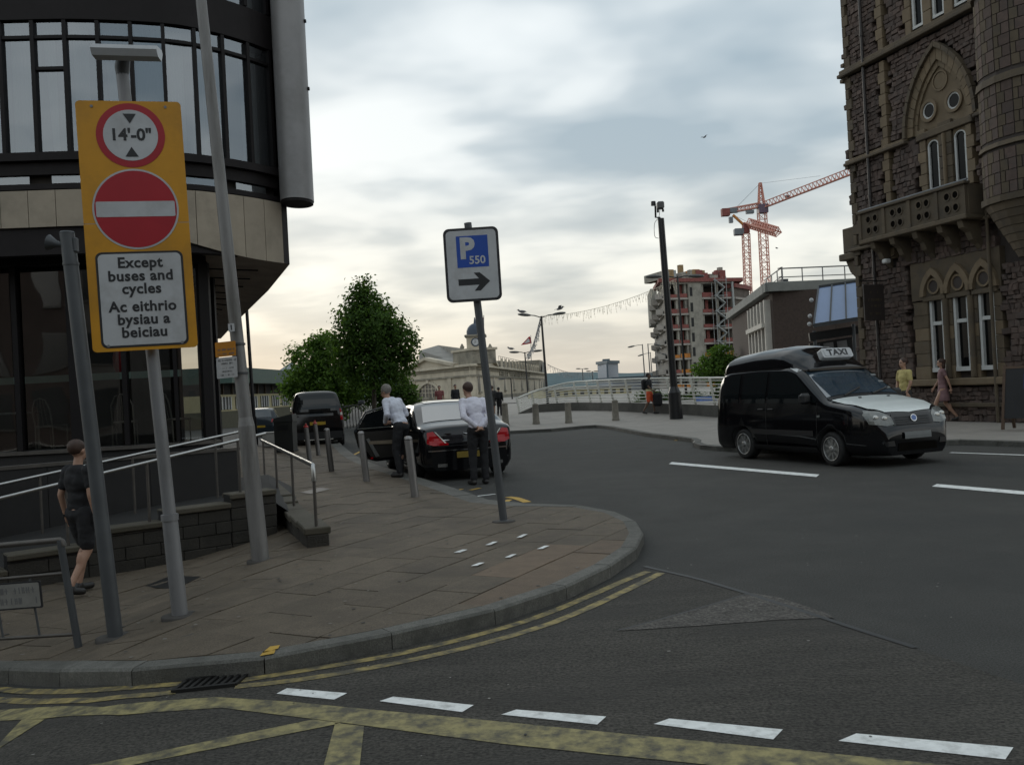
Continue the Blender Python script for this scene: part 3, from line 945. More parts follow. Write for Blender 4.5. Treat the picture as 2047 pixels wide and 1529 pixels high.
# ramp surface between the wall and the building
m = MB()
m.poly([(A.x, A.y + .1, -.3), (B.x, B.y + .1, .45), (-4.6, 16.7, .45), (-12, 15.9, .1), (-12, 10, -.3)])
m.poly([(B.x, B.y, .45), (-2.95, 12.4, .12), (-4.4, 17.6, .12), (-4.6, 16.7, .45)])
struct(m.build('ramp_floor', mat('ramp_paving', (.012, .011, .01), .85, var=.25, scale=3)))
def rail_thing(name, label, pts, posts, r=.022, mrail=M_STEEL):
    t = thing(name, label, 'handrail', tuple(pts[0][:2]) + (0,), 0)
    MB().tube(pts, r, 10).build('rail', mrail, t)
    for a, b in posts: MB().cyl(a, b, .019, n=8).build('post', M_STEEL_D, t)
    return t
def on_rail(p, q, t, zb):
    c = Vector(p).lerp(Vector(q), t)
    return ((c.x, c.y, zb), (c.x, c.y, c.z))
r0 = Vector(A + du * .15); r0.z = .74
r1 = Vector(B - du * .05); r1.z = 1.37
def zcop(t):
    x = .15 + t * (Lw - .2)
    return [s_[2] for s_ in steps if s_[0] <= x < s_[1] + .01][0] + .03
rail_thing('ramp_handrail', 'steel handrail climbing to the right on top of the stepped ramp wall', [tuple(r0 + Vector((-.02, -.02, -.12))), tuple(r0 + Vector((-.06, -.06, -.05))), tuple(r0)] + [tuple(r0.lerp(r1, i / 6)) for i in range(1, 7)],
           [on_rail(r0, r1, t, zcop(t)) for t in (.06, .17, .36, .6, .9)])
off = Vector((-.75, 1.35, 0))
q0 = r0 + off + Vector((0, 0, .07)); q1 = r1 + off + Vector((0, 0, .0))
rail_thing('ramp_handrail', 'second steel handrail on the building side of the ramp, just above the front one', [tuple(q0.lerp(q1, i / 6)) for i in range(7)],
           [on_rail(q0, q1, t, -.3 + .75 * t) for t in (.05, .3, .6, .9)])
w0, w1 = A + off * 1.3 - du * 4.0, B + off * 1.3
rb = thing('ramp_back_wall', 'dark polished wall with a thin steel ledge behind the two ramp handrails', 'wall', (w0.x, w0.y, 0))
nW = 6
for k in range(nW):
    a, b = w0.lerp(w1, k / nW), w0.lerp(w1, (k + 1) / nW)
    m = MB(); m.beam((a.x, a.y, .37) , (b.x - du.x * .006, b.y - du.y * .006, .37), .16, 1.4); m.build('panel', M_PLINTH, rb)
m = MB(); m.beam((w0.x, w0.y, 1.095), (w1.x, w1.y, 1.095), .2, .045); m.build('ledge', M_STEEL_D, rb)
lw = thing('low_wall', 'low mossy stone kerb wall carrying a steel rail, beside the tall lamp column', 'wall', (-2.4, 10.4, 0))
a0 = Vector((-2.3, 10.28, 0)); a1 = Vector((-4.95, 17.6, 0))
dd = (a1 - a0).normalized(); LL = (a1 - a0).length
x = 0.0
while x < LL - .05:
    e = min(x + .8, LL); c = a0 + dd * ((x + e) / 2); g_ = gz(c.x, c.y)
    MB().box((c.x, c.y, g_ + .3), (e - x - .006, .3, .08), rz=math.atan2(dd.y, dd.x), bev=.012).build('coping', M_COPE, lw)
    MB().box((c.x, c.y, g_ + .1), (e - x - .01, .25, .32), rz=math.atan2(dd.y, dd.x), bev=.01).build('wall_block', M_BLOCK, lw)
    x = e
lr0 = a0 + dd * .12; lr0.z = 1.04; lr1 = a1.copy(); lr1.z = 1.05
lt = rail_thing('pavement_handrail', 'straight steel handrail on the low kerb wall, ending in a rounded elbow', [tuple(lr0 + Vector((0, 0, -.16))), tuple(lr0 + Vector((0, 0, -.05))), tuple(lr0 + dd * .03), tuple(lr0 + dd * .08)] + [tuple(lr0.lerp(lr1, i / 5)) for i in range(1, 6)],
                [((lr0.x, lr0.y, .33), (lr0.x, lr0.y, .9))] + [on_rail(lr0, lr1, t, .33) for t in (.3, .62, .95)], r=.026)
MB().cyl((lr0.x, lr0.y, .86), (lr0.x, lr0.y, .9), .03, n=10).build('collar', M_STEEL, lt)
# ================================================================== SIGNS, POLES, STREET FURNITURE
M_POLE = mat('pole_galvanised', (.22, .22, .225), .5, metal=.35, var=.2, scale=3, streak=(1, 1, .25), dirt=(.13, .125, .12), dscale=2)
M_COLUMN = mat('lamp_column', (.2, .195, .19), .5, metal=.3, var=.22, scale=2.5, streak=(2, 2, .3), dirt=(.12, .115, .105), dscale=3)
M_POLE_D = mat('pole_dark_grey', (.075, .08, .085), .5, metal=.2, var=.2, scale=3)
M_BLACK = mat('black_paint', (.012, .012, .013), .4, var=.25)
M_BLKPLAST = mat('black_plastic', (.02, .02, .021), .6)
M_SG_YEL = mat('sign_yellow', (.56, .26, .01), .5, var=.12, scale=2.5, dirt=(.42, .2, .014), dscale=1.5)
M_SG_RED = mat('sign_red', (.36, .012, .022), .4, var=.1, scale=3)
M_SG_WHT = mat('sign_white', (.47, .48, .49), .5, var=.1, scale=4, dirt=(.38, .38, .38), dscale=3)
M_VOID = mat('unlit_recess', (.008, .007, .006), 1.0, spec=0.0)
M_SG_BLK = mat('sign_black', (.02, .02, .022), .5)
M_SG_BLUE = mat('sign_blue', (.015, .07, .36), .4, var=.08)
M_SG_BACK = mat('sign_back', (.2, .2, .2), .5, metal=.4)
M_ORANGE = mat('notice_orange', (.45, .18, .01), .5)
M_NOTICE = mat('notice_grey', (.42, .42, .42), .6, var=.15, scale=20)
M_LAMPGL = mat('lamp_lens', (.45, .46, .47), .3, var=.1)
M_INK = mat('faded_ink', (.13, .13, .13), .7)

# --- tall yellow height-restriction and no-entry sign on its lit post
bs = G(360, 1230)
sg = thing('road_sign', 'tall yellow sign board with height limit, no entry disc and bus exception plate', 'sign', tuple(bs))
d0 = bs.y
ptop = D(245, 150, d0)
mid_ = bs.lerp(ptop, .18)
m = MB(); m.cyl(bs, mid_, .064, .062, 16); m.build('post_base', M_POLE, sg)
m = MB(); m.cyl(mid_ - Vector((0, 0, .02)), mid_ + Vector((0, 0, .03)), .07, n=16); m.build('collar', M_POLE, sg)
m = MB(); m.cyl(mid_ + Vector((0, 0, .03)), ptop, .052, .05, 16); m.build('post', M_POLE, sg)
yaw, ln = radians(16), radians(1.2)
PX = Vector((cos(yaw) * cos(ln), sin(yaw) * cos(ln), sin(ln)))
PN = Vector((-sin(yaw) , cos(yaw), 0)) * -1
PY = PN.cross(PX).normalized()
M0 = frame4(D(274.5, 451, d0 - .14), PX, PY)
def at(M, x, y, z=0):
    return M @ Matrix.Translation((x, y, z))
def split_rr(w, h, r, ycut, top):
    p = rrect(w, h, r)
    return clip_rect(p, -9, 9, ycut, 9) if top else clip_rect(p, -9, 9, -9, ycut)
for top in (True, False):
    m = MB(); plate(m, M0, split_rr(.8, 2.03, .035, .022 if top else .016, top), -.003, .003); m.build('backing_board', M_SG_YEL, sg)
Mh = at(M0, 0, .735)
m = MB(); plate(m, Mh, disc(.262, 48), .004, .006); ring = m.build('height_limit_disc', M_SG_RED, sg)
m = MB(); plate(m, Mh, disc(.208, 48), .0065, .008); m.build('disc_face', M_SG_WHT, ring)
textmesh("14'-0\"", .135, at(Mh, 0, 0, .0095), 0, .0008, bold=.004).build('lettering', M_SG_BLK, ring)
for pts in ([(-.05, .175), (.05, .175), (0, .095)], [(0, -.095), (.05, -.175), (-.05, -.175)]):
    m = MB(); plate(m, Mh, pts, .009, .0105); m.build('arrowhead', M_SG_BLK, ring)
Mn = at(M0, 0, .133)
m = MB(); plate(m, Mn, disc(.328, 56), .004, .006); ne = m.build('no_entry_disc', M_SG_WHT, sg)
m = MB(); plate(m, Mn, disc(.313, 56), .0065, .008); m.build('red_face', M_SG_RED, ne)
m = MB(); plate(m, Mn, rrect(.6, .125, .012), .0085, .01); m.build('white_bar', M_SG_WHT, ne)
Mp = at(M0, .0, -.6)
m = MB(); plate(m, Mp, rrect(.665, .775, .05), .004, .006); sp = m.build('exception_plate', M_SG_BLK, sg)
m = MB(); plate(m, Mp, rrect(.63, .74, .04), .0065, .008); m.build('plate_face', M_SG_WHT, sp)
for tx, yy in (('Except', .289), ('buses and', .182), ('cycles', .077), ('Ac eithrio', -.067), ('bysiau a', -.172), ('beiciau', -.277)):
    textmesh(tx, .118, at(Mp, 0, yy + .005, .0095), 0, .0008, bold=.0035, font_sx=1.0, spacing=1.06).build('lettering', M_SG_BLK, sp)
for yy in (.8, .45, -.2, -.8):
    m = MB(); c = M0 @ Vector((0, yy, -.05)); m.box(c, (.16, .1, .03), rz=yaw); m.build('clip', M_SG_BACK, sg)
for yy in (.97, -.97):
    for xx in (-.28, .28):
        m = MB(); plate(m, at(M0, xx, yy), disc(.012, 8), .003, .008); m.build('bolt', M_SG_BACK, sg)
nk = ptop + Vector((.02, -.02, .17))
m = MB(); m.tube([ptop - Vector((0, 0, .04)), ptop + Vector((0, 0, .06)), ptop + Vector((.03, -.04, .12)), nk + Vector((.02, -.02, .03))], [.045, .06, .055, .05], 12); m.build('lamp_neck', M_POLE_D, sg)
hd = D(254, 107, d0 - .15)
m = MB()
prof = [(-.055, .05), (.05, .05), (.065, .02), (.035, -.05), (-.04, -.035), (-.07, .015)]
P0 = [hd - PX * .25 + Vector((0, a, b)) for a, b in prof]
m.prism(P0, PX * .5); lh = m.build('lamp_head', M_LAMPGL, sg)
m = MB(); m.box(hd + PX * .252, (.006, .1, .08), rz=yaw); m.box(hd - PX * .252, (.006, .1, .08), rz=yaw)
# --- short grey post with a bracket
b2 = G(231, 1273)
sp2 = thing('sign_post', 'short thick grey post without a sign, left of the yellow sign board', 'post', tuple(b2))
t2 = D(134, 466, b2.y)
MB().cyl(b2, t2, .058, .056, 18).build('post', M_POLE_D, sp2)
MB().cyl(t2, t2 + Vector((0, 0, .012)), .06, .05, 18).build('cap', M_POLE_D, sp2)
jt = b2.lerp(t2, .92)
MB().cyl(jt, jt + Vector((0, 0, .02)), .061, n=18).build('joint_ring', M_POLE_D, sp2)
m = MB(); m.lathe(t2 + Vector((-.06, .03, -.09)), [(.02, 0), (.03, .05), (.06, .1), (.065, .11)], 14, M=Matrix.Rotation(radians(-75), 3, 'Y')); m.build('bracket', M_POLE_D, sp2)
m = MB(); m.box(t2 + Vector((.065, 0, -.1)), (.03, .06, .12), bev=.01); m.build('clamp', M_POLE_D, sp2)
# --- tall lamp column
b3 = G(521, 1120)
lc = thing('lamp_column', 'tall tapering grey lamp column numbered 1 beside the ramp', 'lamp column', tuple(b3))
t3 = D(404, 20, b3.y); t3 = b3 + (t3 - b3) * 1.35
s3 = b3.lerp(t3, .18)
MB().cyl(b3, s3, .094, .09, 20).build('base_section', M_COLUMN, lc)
MB().cyl(s3, s3 + (t3 - b3) * .012, .09, .074, 20).build('shoulder', M_COLUMN, lc)
MB().cyl(s3 + (t3 - b3) * .012, t3, .074, .05, 20).build('column', M_COLUMN, lc)
MB().tube([t3, t3 + Vector((0, -.1, .35)), t3 + Vector((.1, -.6, .6)), t3 + Vector((.2, -1.2, .68))], .035, 10).build('lamp_arm', M_COLUMN, lc)
MB().ell(t3 + Vector((.22, -1.5, .68)), (.16, .4, .09)).build('lamp_head', M_LAMPGL, lc)
def on_axis(a, b, py):
    # point of the axis a-b whose image row is py
    lo, hi = 0.0, 1.0
    for _ in range(40):
        t = (lo + hi) / 2; p = a.lerp(b, t); q = p - Vector((0, 0, CAMH))
        y = 764.5 - FPX * q.dot(Uv) / q.dot(Fv)
        if y > py: lo = t
        else: hi = t
    return a.lerp(b, lo)
pt = on_axis(b3, t3, 656)
fx, fy = Vector((1, .02, .05)).normalized(), (t3 - b3).normalized()
Mt = frame4(pt + Vector((-.02, -.095, 0)), fx, fy)
m = MB(); plate(m, Mt, rrect(.068, .088, .008), 0, .004); tg = m.build('number_tag', M_SG_WHT, lc)
textmesh('1', .075, at(Mt, 0, 0, .005), 0, .0006, bold=.003).build('lettering', M_SG_BLK, tg)
pn = on_axis(b3, t3, 719)
Mq = frame4(D(452, 719, b3.y - .11), fx, Vector((0, 0, 1)))
m = MB(); plate(m, at(Mq, 0, .115), rrect(.222, .16, .01), 0, .004); no_ = m.build('orange_notice', M_ORANGE, lc)
m = MB(); plate(m, at(Mq, .005, -.085), rrect(.222, .225, .01), 0, .004); nw = m.build('grey_notice', M_NOTICE, lc)
def scribble(M, w, h, n, parent, material, seed):
    """illegible print: rows of short strokes"""
    r_ = random.Random(seed); m = MB()
    x = -w / 2
    while x < w / 2:
        cw = h * r_.uniform(.4, .7)
        if r_.random() > .18:
            k = r_.randint(1, 3)
            for q in range(k):
                xx = x + cw * (q + .5) / k
                plate(m, M, [(xx - h * .07, -h / 2), (xx + h * .07, -h / 2), (xx + h * .07, h / 2 * r_.uniform(.5, 1)), (xx - h * .07, h / 2)], 0, .0012)
            if r_.random() > .4: plate(m, M, [(x, -h * .06), (x + cw * .8, -h * .06), (x + cw * .8, h * .07), (x, h * .07)], .0002, .0011)
        x += cw + h * .12
    return m.build('faded_print', material, parent)
for i, yy in enumerate((-.005, -.05)): scribble(at(Mq, 0, .115 + yy, .0045), .17, .022, 9, no_, M_INK, i)
for i, (yy, ww) in enumerate(((.08, .18), (.045, .12), (-.005, .15), (-.04, .11), (-.08, .14))): scribble(at(Mq, .005, -.085 + yy, .0045), ww, .02, 9, nw, M_INK, i + 5)
for py in (690, 748):
    c = on_axis(b3, t3, py); MB().cyl(c, c + Vector((0, 0, .022)), .083, n=18).build('strap', M_POLE_D, lc)
# --- parking direction sign
b4 = G(1007, 1042)
ps = thing('parking_sign', 'white parking direction sign with blue square and black arrow on a leaning post', 'sign', tuple(b4))
t4 = D(935, 446, b4.y)
MB().cyl(b4, t4, .05, .048, 16).build('post', M_POLE_D, ps)
MB().cyl(b4, b4 + Vector((0, 0, .02)), .07, .06, 16).build('foot', M_POLE_D, ps)
ln4 = radians(.7)
M4 = frame4(D(944.5, 529, b4.y - .085), Vector((cos(ln4), 0, sin(ln4))), Vector((-sin(ln4), 0, cos(ln4))))
m = MB(); plate(m, M4, rrect(.7, .935, .075), -.012, .006); fr4 = m.build('sign_board', M_SG_BLK, ps)
m = MB(); plate(m, M4, rrect(.635, .87, .055), .0065, .009); m.build('sign_face', M_SG_WHT, fr4)
Mb = at(M4, .01, .165, .0095)
m = MB(); plate(m, Mb, [(-.2, -.2), (.2, -.2), (.2, .2), (-.2, .2)], 0, .001); pb = m.build('blue_square', M_SG_BLUE, ps)
textmesh('P', .36, at(Mb, -.07, .03, .002), 0, .0005, bold=.016).build('lettering', M_SG_WHT, pb)
textmesh('550', .14, at(Mb, .055, -.115, .0032), 0, .0005, bold=.003).build('lettering', M_SG_WHT, pb)
Ma = at(M4, .01, -.22, .0095)
m = MB(); plate(m, Ma, [(-.2, -.04), (.06, -.04), (-.0, -.115), (.075, -.115), (.2, 0), (.075, .115), (-.0, .115), (.06, .04), (-.2, .04)], 0, .0015); m.build('arrow', M_SG_BLK, ps)
for yy in (.3, -.3):
    MB().box(M4 @ Vector((0, yy, -.04)), (.16, .05, .03)).build('clip', M_SG_BACK, ps)
# --- guard rail with street-name plate at the corner
g1 = G(157, 1293)
gr = thing('guard_rail', 'grey tubular guard rail carrying a worn white street-name plate at the corner', 'guard rail', tuple(g1))
gt = D(120, 1079, g1.y)
MB().cyl(g1, gt, .03, .028, 12).build('post', M_POLE_D, gr)
lx = Vector((-1.15, -.03, 0))
MB().tube([gt + Vector((.03, 0, -.05)), gt + Vector((.015, 0, -.01)), gt, gt + lx * .5 + Vector((0, 0, -.02)), gt + lx * 1.6 + Vector((0, 0, -.07))], .024, 10).build('top_rail', M_STEEL_D, gr)
g2 = g1.lerp(gt, .69)
MB().tube([g2, g2 + lx * 1.6 + Vector((0, 0, -.06))], .014, 8).build('mid_rail', M_STEEL_D, gr)
g3 = g1.lerp(gt, .12)
MB().tube([g3, g3 + lx * 1.6], .014, 8).build('bottom_rail', M_STEEL_D, gr)
MB().cyl(g1 + lx * 1.25 + Vector((0, 0, -.05)), gt + lx * 1.25 + Vector((0, 0, -.05)), .03, n=12).build('post', M_POLE_D, gr)
for k in range(1, 5):
    a = g3 + lx * (.25 * k); b = g2 + lx * (.25 * k)
    MB().cyl(a, b, .009, n=6).build('bar', M_POLE_D, gr)
Mg = frame4(D(8, 1192, g1.y - .05), Vector((1, .02, .02)), Vector((-.06, 0, 1)))
m = MB(); plate(m, Mg, rrect(.6, .215, .012), 0, .012); npl = m.build('name_plate', M_SG_BLK, gr)
m = MB(); plate(m, Mg, rrect(.575, .19, .01), .0125, .0135); m.build('plate_face', mat('worn_plate', (.2, .195, .18), .7, var=.2, scale=9), npl)
scribble(at(Mg, .02, .042, .014), .46, .05, 0, npl, M_INK, 31); scribble(at(Mg, .05, -.04, .014), .42, .05, 0, npl, M_INK, 33)
# --- steel bollards
M_BOLL = mat('bollard_steel', (.26, .25, .245), .42, metal=.7, var=.2, scale=6, streak=(1, 1, .3), dirt=(.15, .14, .13), dscale=2)
M_REDREF = mat('red_reflector', (.4, .02, .02), .3)
M_CREFL = mat('pale_reflector', (.6, .58, .52), .3)
def bollard(loc, label, red):
    t = thing('bollard', label, 'bollard', tuple(loc), 0, 'steel bollards along the lay-by kerb')
    lx_ = (Vector((-.07, 0, 1))).normalized()
    MB().cyl((0, 0, -.02), lx_ * .93, .065, n=18).build('shaft', M_BOLL, t, False)
    MB().cyl(lx_ * .935, lx_ * .945, .06, n=18).build('groove', M_BLKPLAST, t, False)
    m = MB(); m.lathe(lx_ * .945, [(.066, 0), (.066, .02), (.05, .045), (.02, .055)], 18); m.build('cap', M_BOLL if not red else M_REDREF, t, False)
    if red:
        MB().cyl(lx_ * .945 + Vector((-.0, 0, .055)), lx_ * .945 + Vector((-.0, 0, .1)), .03, .028, 10).build('reflector', M_REDREF, t, False)
    return t
for (x, y, lab, red) in ((830, 993, 'steel bollard closest to the parking sign post', 0), (733, 962, 'steel bollard standing in front of the open car door', 0), (663, 942, 'third steel bollard back from the parking sign, unmarked top, before the black people carrier', 0),
                  (620, 925, 'red-topped steel bollard nearer the dark litter bin', 1), (637, 910, 'red-topped steel bollard farthest back along the kerb', 1)):
    bollard(G(x, y), lab, red)
for p_, t_ in ((bs, sg), (b2, sp2), (b3, lc), (b4, ps)):
    m = MB(); m.lathe(p_, [(.15, -.03), (.15, .006), (.12, .012), (.05, .012)], 16); m.build('footing', mat('footing_mortar', (.05, .045, .04), .9, var=.3, scale=9), t_)
# --- litter bin, pale box, slim posts at the kerb
M_BIN = mat('bin_dark', (.02, .021, .019), .55, var=.2)
bb = G(573, 903)
bn = thing('litter_bin', 'dark litter bin with sloping top behind the steel bollards', 'litter bin', tuple(bb))
m = MB(); m.prism([(-.3, -.3, 0), (.3, -.3, 0), (.3, .3, 0), (-.3, .3, 0)], (0, 0, 1.0)); m.build('body', M_BIN, bn, False)
m = MB(); m.add([(-.33, -.33, 1.0), (.33, -.33, 1.0), (.33, .33, 1.0), (-.33, .33, 1.0), (-.3, -.3, 1.12), (.3, -.3, 1.24), (.3, .3, 1.24), (-.3, .3, 1.12)], [(0, 1, 5, 4), (1, 2, 6, 5), (2, 3, 7, 6), (3, 0, 4, 7), (4, 5, 6, 7)]); m.build('hood', M_BIN, bn, False)
MB().box((0, -.302, .8), (.36, .012, .16)).build('slot', M_BLACK, bn, False)
MB().box((0, 0, .03), (.64, .64, .05)).build('plinth', M_BLKPLAST, bn, False)
cb = G(541, 893)
bx = thing('utility_box', 'small pale box on the pavement left of the dark litter bin', 'box', tuple(cb))
MB().box((0, 0, .26), (.5, .4, .5), bev=.02).build('body', mat('pale_box', (.42, .41, .38), .7), bx, False)
MB().box((0, 0, .53), (.54, .44, .04), bev=.01).build('lid', mat('pale_box', (.42, .41, .38), .7), bx, False)
tp = G(596, 888)
tpo = thing('marker_post', 'slim grey marker post between the litter bin and the black people carrier', 'post', tuple(tp))
MB().cyl((0, 0, 0), (-.1, 0, 1.7), .025, n=8).build('post', M_POLE, tpo, False); MB().cyl((-.1, 0, 1.7), (-.1, 0, 1.72), .03, n=8).build('cap', M_POLE, tpo, False)
# --- dark lamp standard at the corner of the curved building
lp = G(511, 889)
lm = thing('lamp_standard', 'slim black lamp standard just right of the curved building overhang', 'lamp post', tuple(lp))
lt_ = D(494, 632, lp.y)
MB().cyl(lp, lp.lerp(lt_, .22), .11, .1, 12).build('base', M_BLACK, lm)
MB().cyl(lp.lerp(lt_, .22), lp.lerp(lt_, 1.9), .075, .05, 12).build('pole', M_BLACK, lm)
MB().ell(lp.lerp(lt_, 1.92), (.25, .5, .1)).build('lamp_head', M_BLACK, lm)
# --- stone bollards on the plaza
M_STB = mat('stone_bollard', (.21, .19, .155), .85, var=.25, scale=5, dirt=(.14, .125, .1), dscale=2)
for (x, y, lab) in ((1011, 850, 'stone bollard beside the black car, leftmost along the plaza kerb'), (1072, 847, 'stone bollard before the low end of the white railing, second from the black car'),
                    (1137, 845, 'stone bollard in front of the white railing, third from the black car'), (1231, 840, 'stone bollard nearest the walker in orange shorts')):
    p = G(x, y)
    t = thing('stone_bollard', lab, 'bollard', tuple(p), 0, 'stone bollards along the plaza kerb')
    h = .9 if x > 1020 else 1.0
    m = MB(); m.lathe((0, 0, 0), [(.17, -.02), (.17, .06), (.155, .08), (.13, h - .1)], 14); m.build('shaft', M_STB, t, False)
    m = MB(); m.lathe((0, 0, h - .1), [(.13, 0), (.14, .02), (.13, .07), (.07, .1)], 14); m.build('cap', M_STB, t, False)
# --- black camera pole
cp = G(1352, 837)
cc_ = thing('camera_pole', 'thick black pole with flared base and security camera on top', 'camera pole', tuple(cp))
ct = D(1321, 437, cp.y)
MB().cyl(cp, cp.lerp(ct, .13), .29, .27, 16).build('base', M_BLACK, cc_)
MB().cyl(cp.lerp(ct, .13), cp.lerp(ct, .16), .27, .17, 16).build('shoulder', M_BLACK, cc_)
MB().cyl(cp.lerp(ct, .16), ct, .165, .14, 16).build('pole', M_BLACK, cc_)
up = (ct - cp).normalized()
kx = ct + Vector((-.22, 0, .06)); hx_ = D(1310, 412, cp.y); 
MB().tube([ct + Vector((0, 0, -.05)), ct + Vector((-.05, 0, .04)), kx, hx_], .045, 8).build('bracket', M_BLACK, cc_)
m = MB(); m.cyl(hx_ + Vector((-.08, 0, .02)), hx_ + Vector((-.08, 0, .2)), .11, .1, 12); m.build('swivel', M_BLACK, cc_)
hb = D(1320, 411, cp.y)
m = MB(); m.box(hb, (.3, .34, .32), bev=.05); hbx = m.build('camera_housing', mat('camera_grey', (.1, .1, .1), .5), cc_)
m = MB(); m.cyl(hb + Vector((-.12, -.02, -.16)), hb + Vector((-.12, -.02, -.3)), .05, n=10); m.build('lens', M_BLACK, hbx)
m = MB(); m.cyl(hb + Vector((.1, -.02, -.16)), hb + Vector((.1, -.02, -.28)), .05, n=10); m.build('lens', M_BLACK, hbx)
m = MB(); m.tube(crom([hx_ + Vector((.2, 0, -.1)), hx_ + Vector((.12, 0, -.5)), ct + Vector((-.28, 0, -.2)), ct + Vector((-.3, 0, -.75)), ct + Vector((-.14, 0, -.85))], 5), .012, 5); m.build('cable', M_BLACK, cc_)
# --- far street lamps
def lamp_head(mb, c, d, s=1.0):
    d = Vector(d).normalized(); y = Vector((0, 0, 1)).cross(d).normalized(); z = d.cross(y)
    M = Matrix((d, y, z)).transposed()
    mb.ell(Vector(c), (.55 * s, .2 * s, .12 * s), M, 10, 6)
def street_lamp(name, label, dist, top, base_y, heads, r=.08, mm=None, group=None, hs=1.0):
    mm = mm or M_BLACK
    T = D(top[0], top[1], dist)
    b = D(top[0] + (base_y - top[1]) * .075, base_y, dist)
    t = thing(name, label, 'street lamp', tuple(b), 0, group)
    MB().cyl(b, T, r, r * .7, 10).build('pole', mm, t)
    for (hx0, hy0) in heads:
        e = D(hx0, hy0, dist)
        d = e - T
        MB().tube([T - Vector((0, 0, .12)), T.lerp(e, .5) + Vector((0, 0, .04 * 0)), e], .04 * hs, 6).build('arm', mm, t)
        m = MB(); lamp_head(m, e + d.normalized() * .3 * hs, d, hs); m.build('lamp_head', M_LAMPD, t)
    return t, T
M_LAMPD = mat('lamp_head_dark', (.06, .06, .058), .45)
GRPL = 'double-armed street lamps on the square'
_, TA = street_lamp('street_lamp', 'double-armed street lamp right behind the camera pole, before the half-built block', 60, (1354, 552), 790, ((1316, 553), (1382, 552)), .09, group=GRPL, hs=1.05)
_, TB = street_lamp('street_lamp', 'double-armed street lamp with two gulls, right of the parking sign', 70, (1082, 632), 818, ((1056, 630), (1110, 628)), .11, group=GRPL)
_, TC = street_lamp('street_lamp', 'double-armed street lamp with one gull, in front of the station wing', 128, (1049, 704), 800, ((1034, 704), (1068, 702)), .13, group=GRPL, hs=1.4)
street_lamp('street_lamp', 'low single-armed lamp with a white notice, in front of the station wing', 120, (1021, 756), 815, ((1008, 757),), .11, hs=1.0)
pn_ = thing('notice_board', 'small white notice at the foot of the low single-armed lamp', 'notice', tuple(D(1031, 828, 100)))
MB().box(D(1031, 816, 100), (.45, .04, .7)).build('panel', M_SG_WHT, pn_); MB().cyl(D(1031, 828, 100), D(1031, 816, 100.1), .03, n=6).build('post', M_POLE, pn_)
for i, (tx, ty, by, hd_, dd_, lab) in enumerate((((1284), 688, 765, ((1266, 692),), 140, 'tallest single-armed lamp with its arm pointing left, left of the half-built block'), (1295, 687, 765, ((1310, 689),), 142, 'tallest single-armed lamp with its arm pointing right, left of the half-built block'),
        (1300, 704, 765, ((1284, 709),), 170, 'shorter single-armed lamp with its arm pointing left, left of the half-built block'), (1310, 703, 765, ((1324, 707),), 172, 'shorter single-armed lamp with its arm pointing right, left of the half-built block'))):
    street_lamp('street_lamp', lab, dd_, (tx, ty), by, hd_, .11, mm=M_POLE_D, group='single-armed lamps beside the half-built block', hs=1.1)
for (tx, ty, by, dd_, lab) in ((1164, 737, 764, 190, 'distant T-shaped lamp nearer the station, over the white railing'), (1184, 742, 764, 190, 'distant T-shaped lamp nearer the white drum building')):
    street_lamp('street_lamp', lab, dd_, (tx, ty), by, ((tx - 5, ty), (tx + 5, ty)), .12, mm=M_POLE_D, group='distant T-shaped lamps', hs=1.0)
# --- strings of icicle lights
M_LIGHTS = mat('fairy_lights', (.75, .68, .55), .5, var=.2)
M_LIGHTS_G = mat('fairy_lights_grey', (.34, .34, .34), .5, var=.2)
def icicles(name, label, a, b, sag, n, lmin, lmax, r, m, seed, mid=.5):
    r_ = random.Random(seed)
    t = thing(name, label, 'light string', tuple(a), 0, 'icicle light strings between the lamps')
    pts = []
    for i in range(41):
        u = i / 40
        p = Vector(a).lerp(Vector(b), u); p.z -= sag * 4 * u * (1 - u)
        pts.append(p)
    MB().tube(pts, r * 1.3, 4).build('cable', m, t)
    mb = MB()
    for i in range(n):
        u = (i + r_.random()) / n * 40; k = min(39, int(u)); p = pts[k].lerp(pts[k + 1], u - k)
        l_ = r_.uniform(lmin, lmax)
        q = p - Vector((r_.uniform(-.12, .12), 0, l_))
        mb.beam(p, q, r, r)
        for j in range(3): 
            c = p.lerp(q, r_.random()); mb.box(c, (r * 2.6, r * 2.6, r * 3.5))
    struct(mb.build('strands', m, t), 'stuff')
icicles('light_string', 'icicle light string hung from the gull lamp to the lamp behind the camera pole', TB, TA + Vector((0, 0, -.15)), .55, 95, .2, .75, .013, M_LIGHTS, 3)
icicles('light_string', 'dense icicle light string dropping from the gull lamp to the farther lamp', TB + Vector((-.1, 0, -.2)), TC + Vector((.3, 0, -.3)), .6, 90, .3, .9, .03, M_LIGHTS_G, 4)
icicles('light_string', 'faint low icicle light string between the station end and the T-shaped lamps', D(1094, 728, 150), D(1186, 743, 188), .9, 60, .5, 1.2, .03, M_LIGHTS_G, 5)
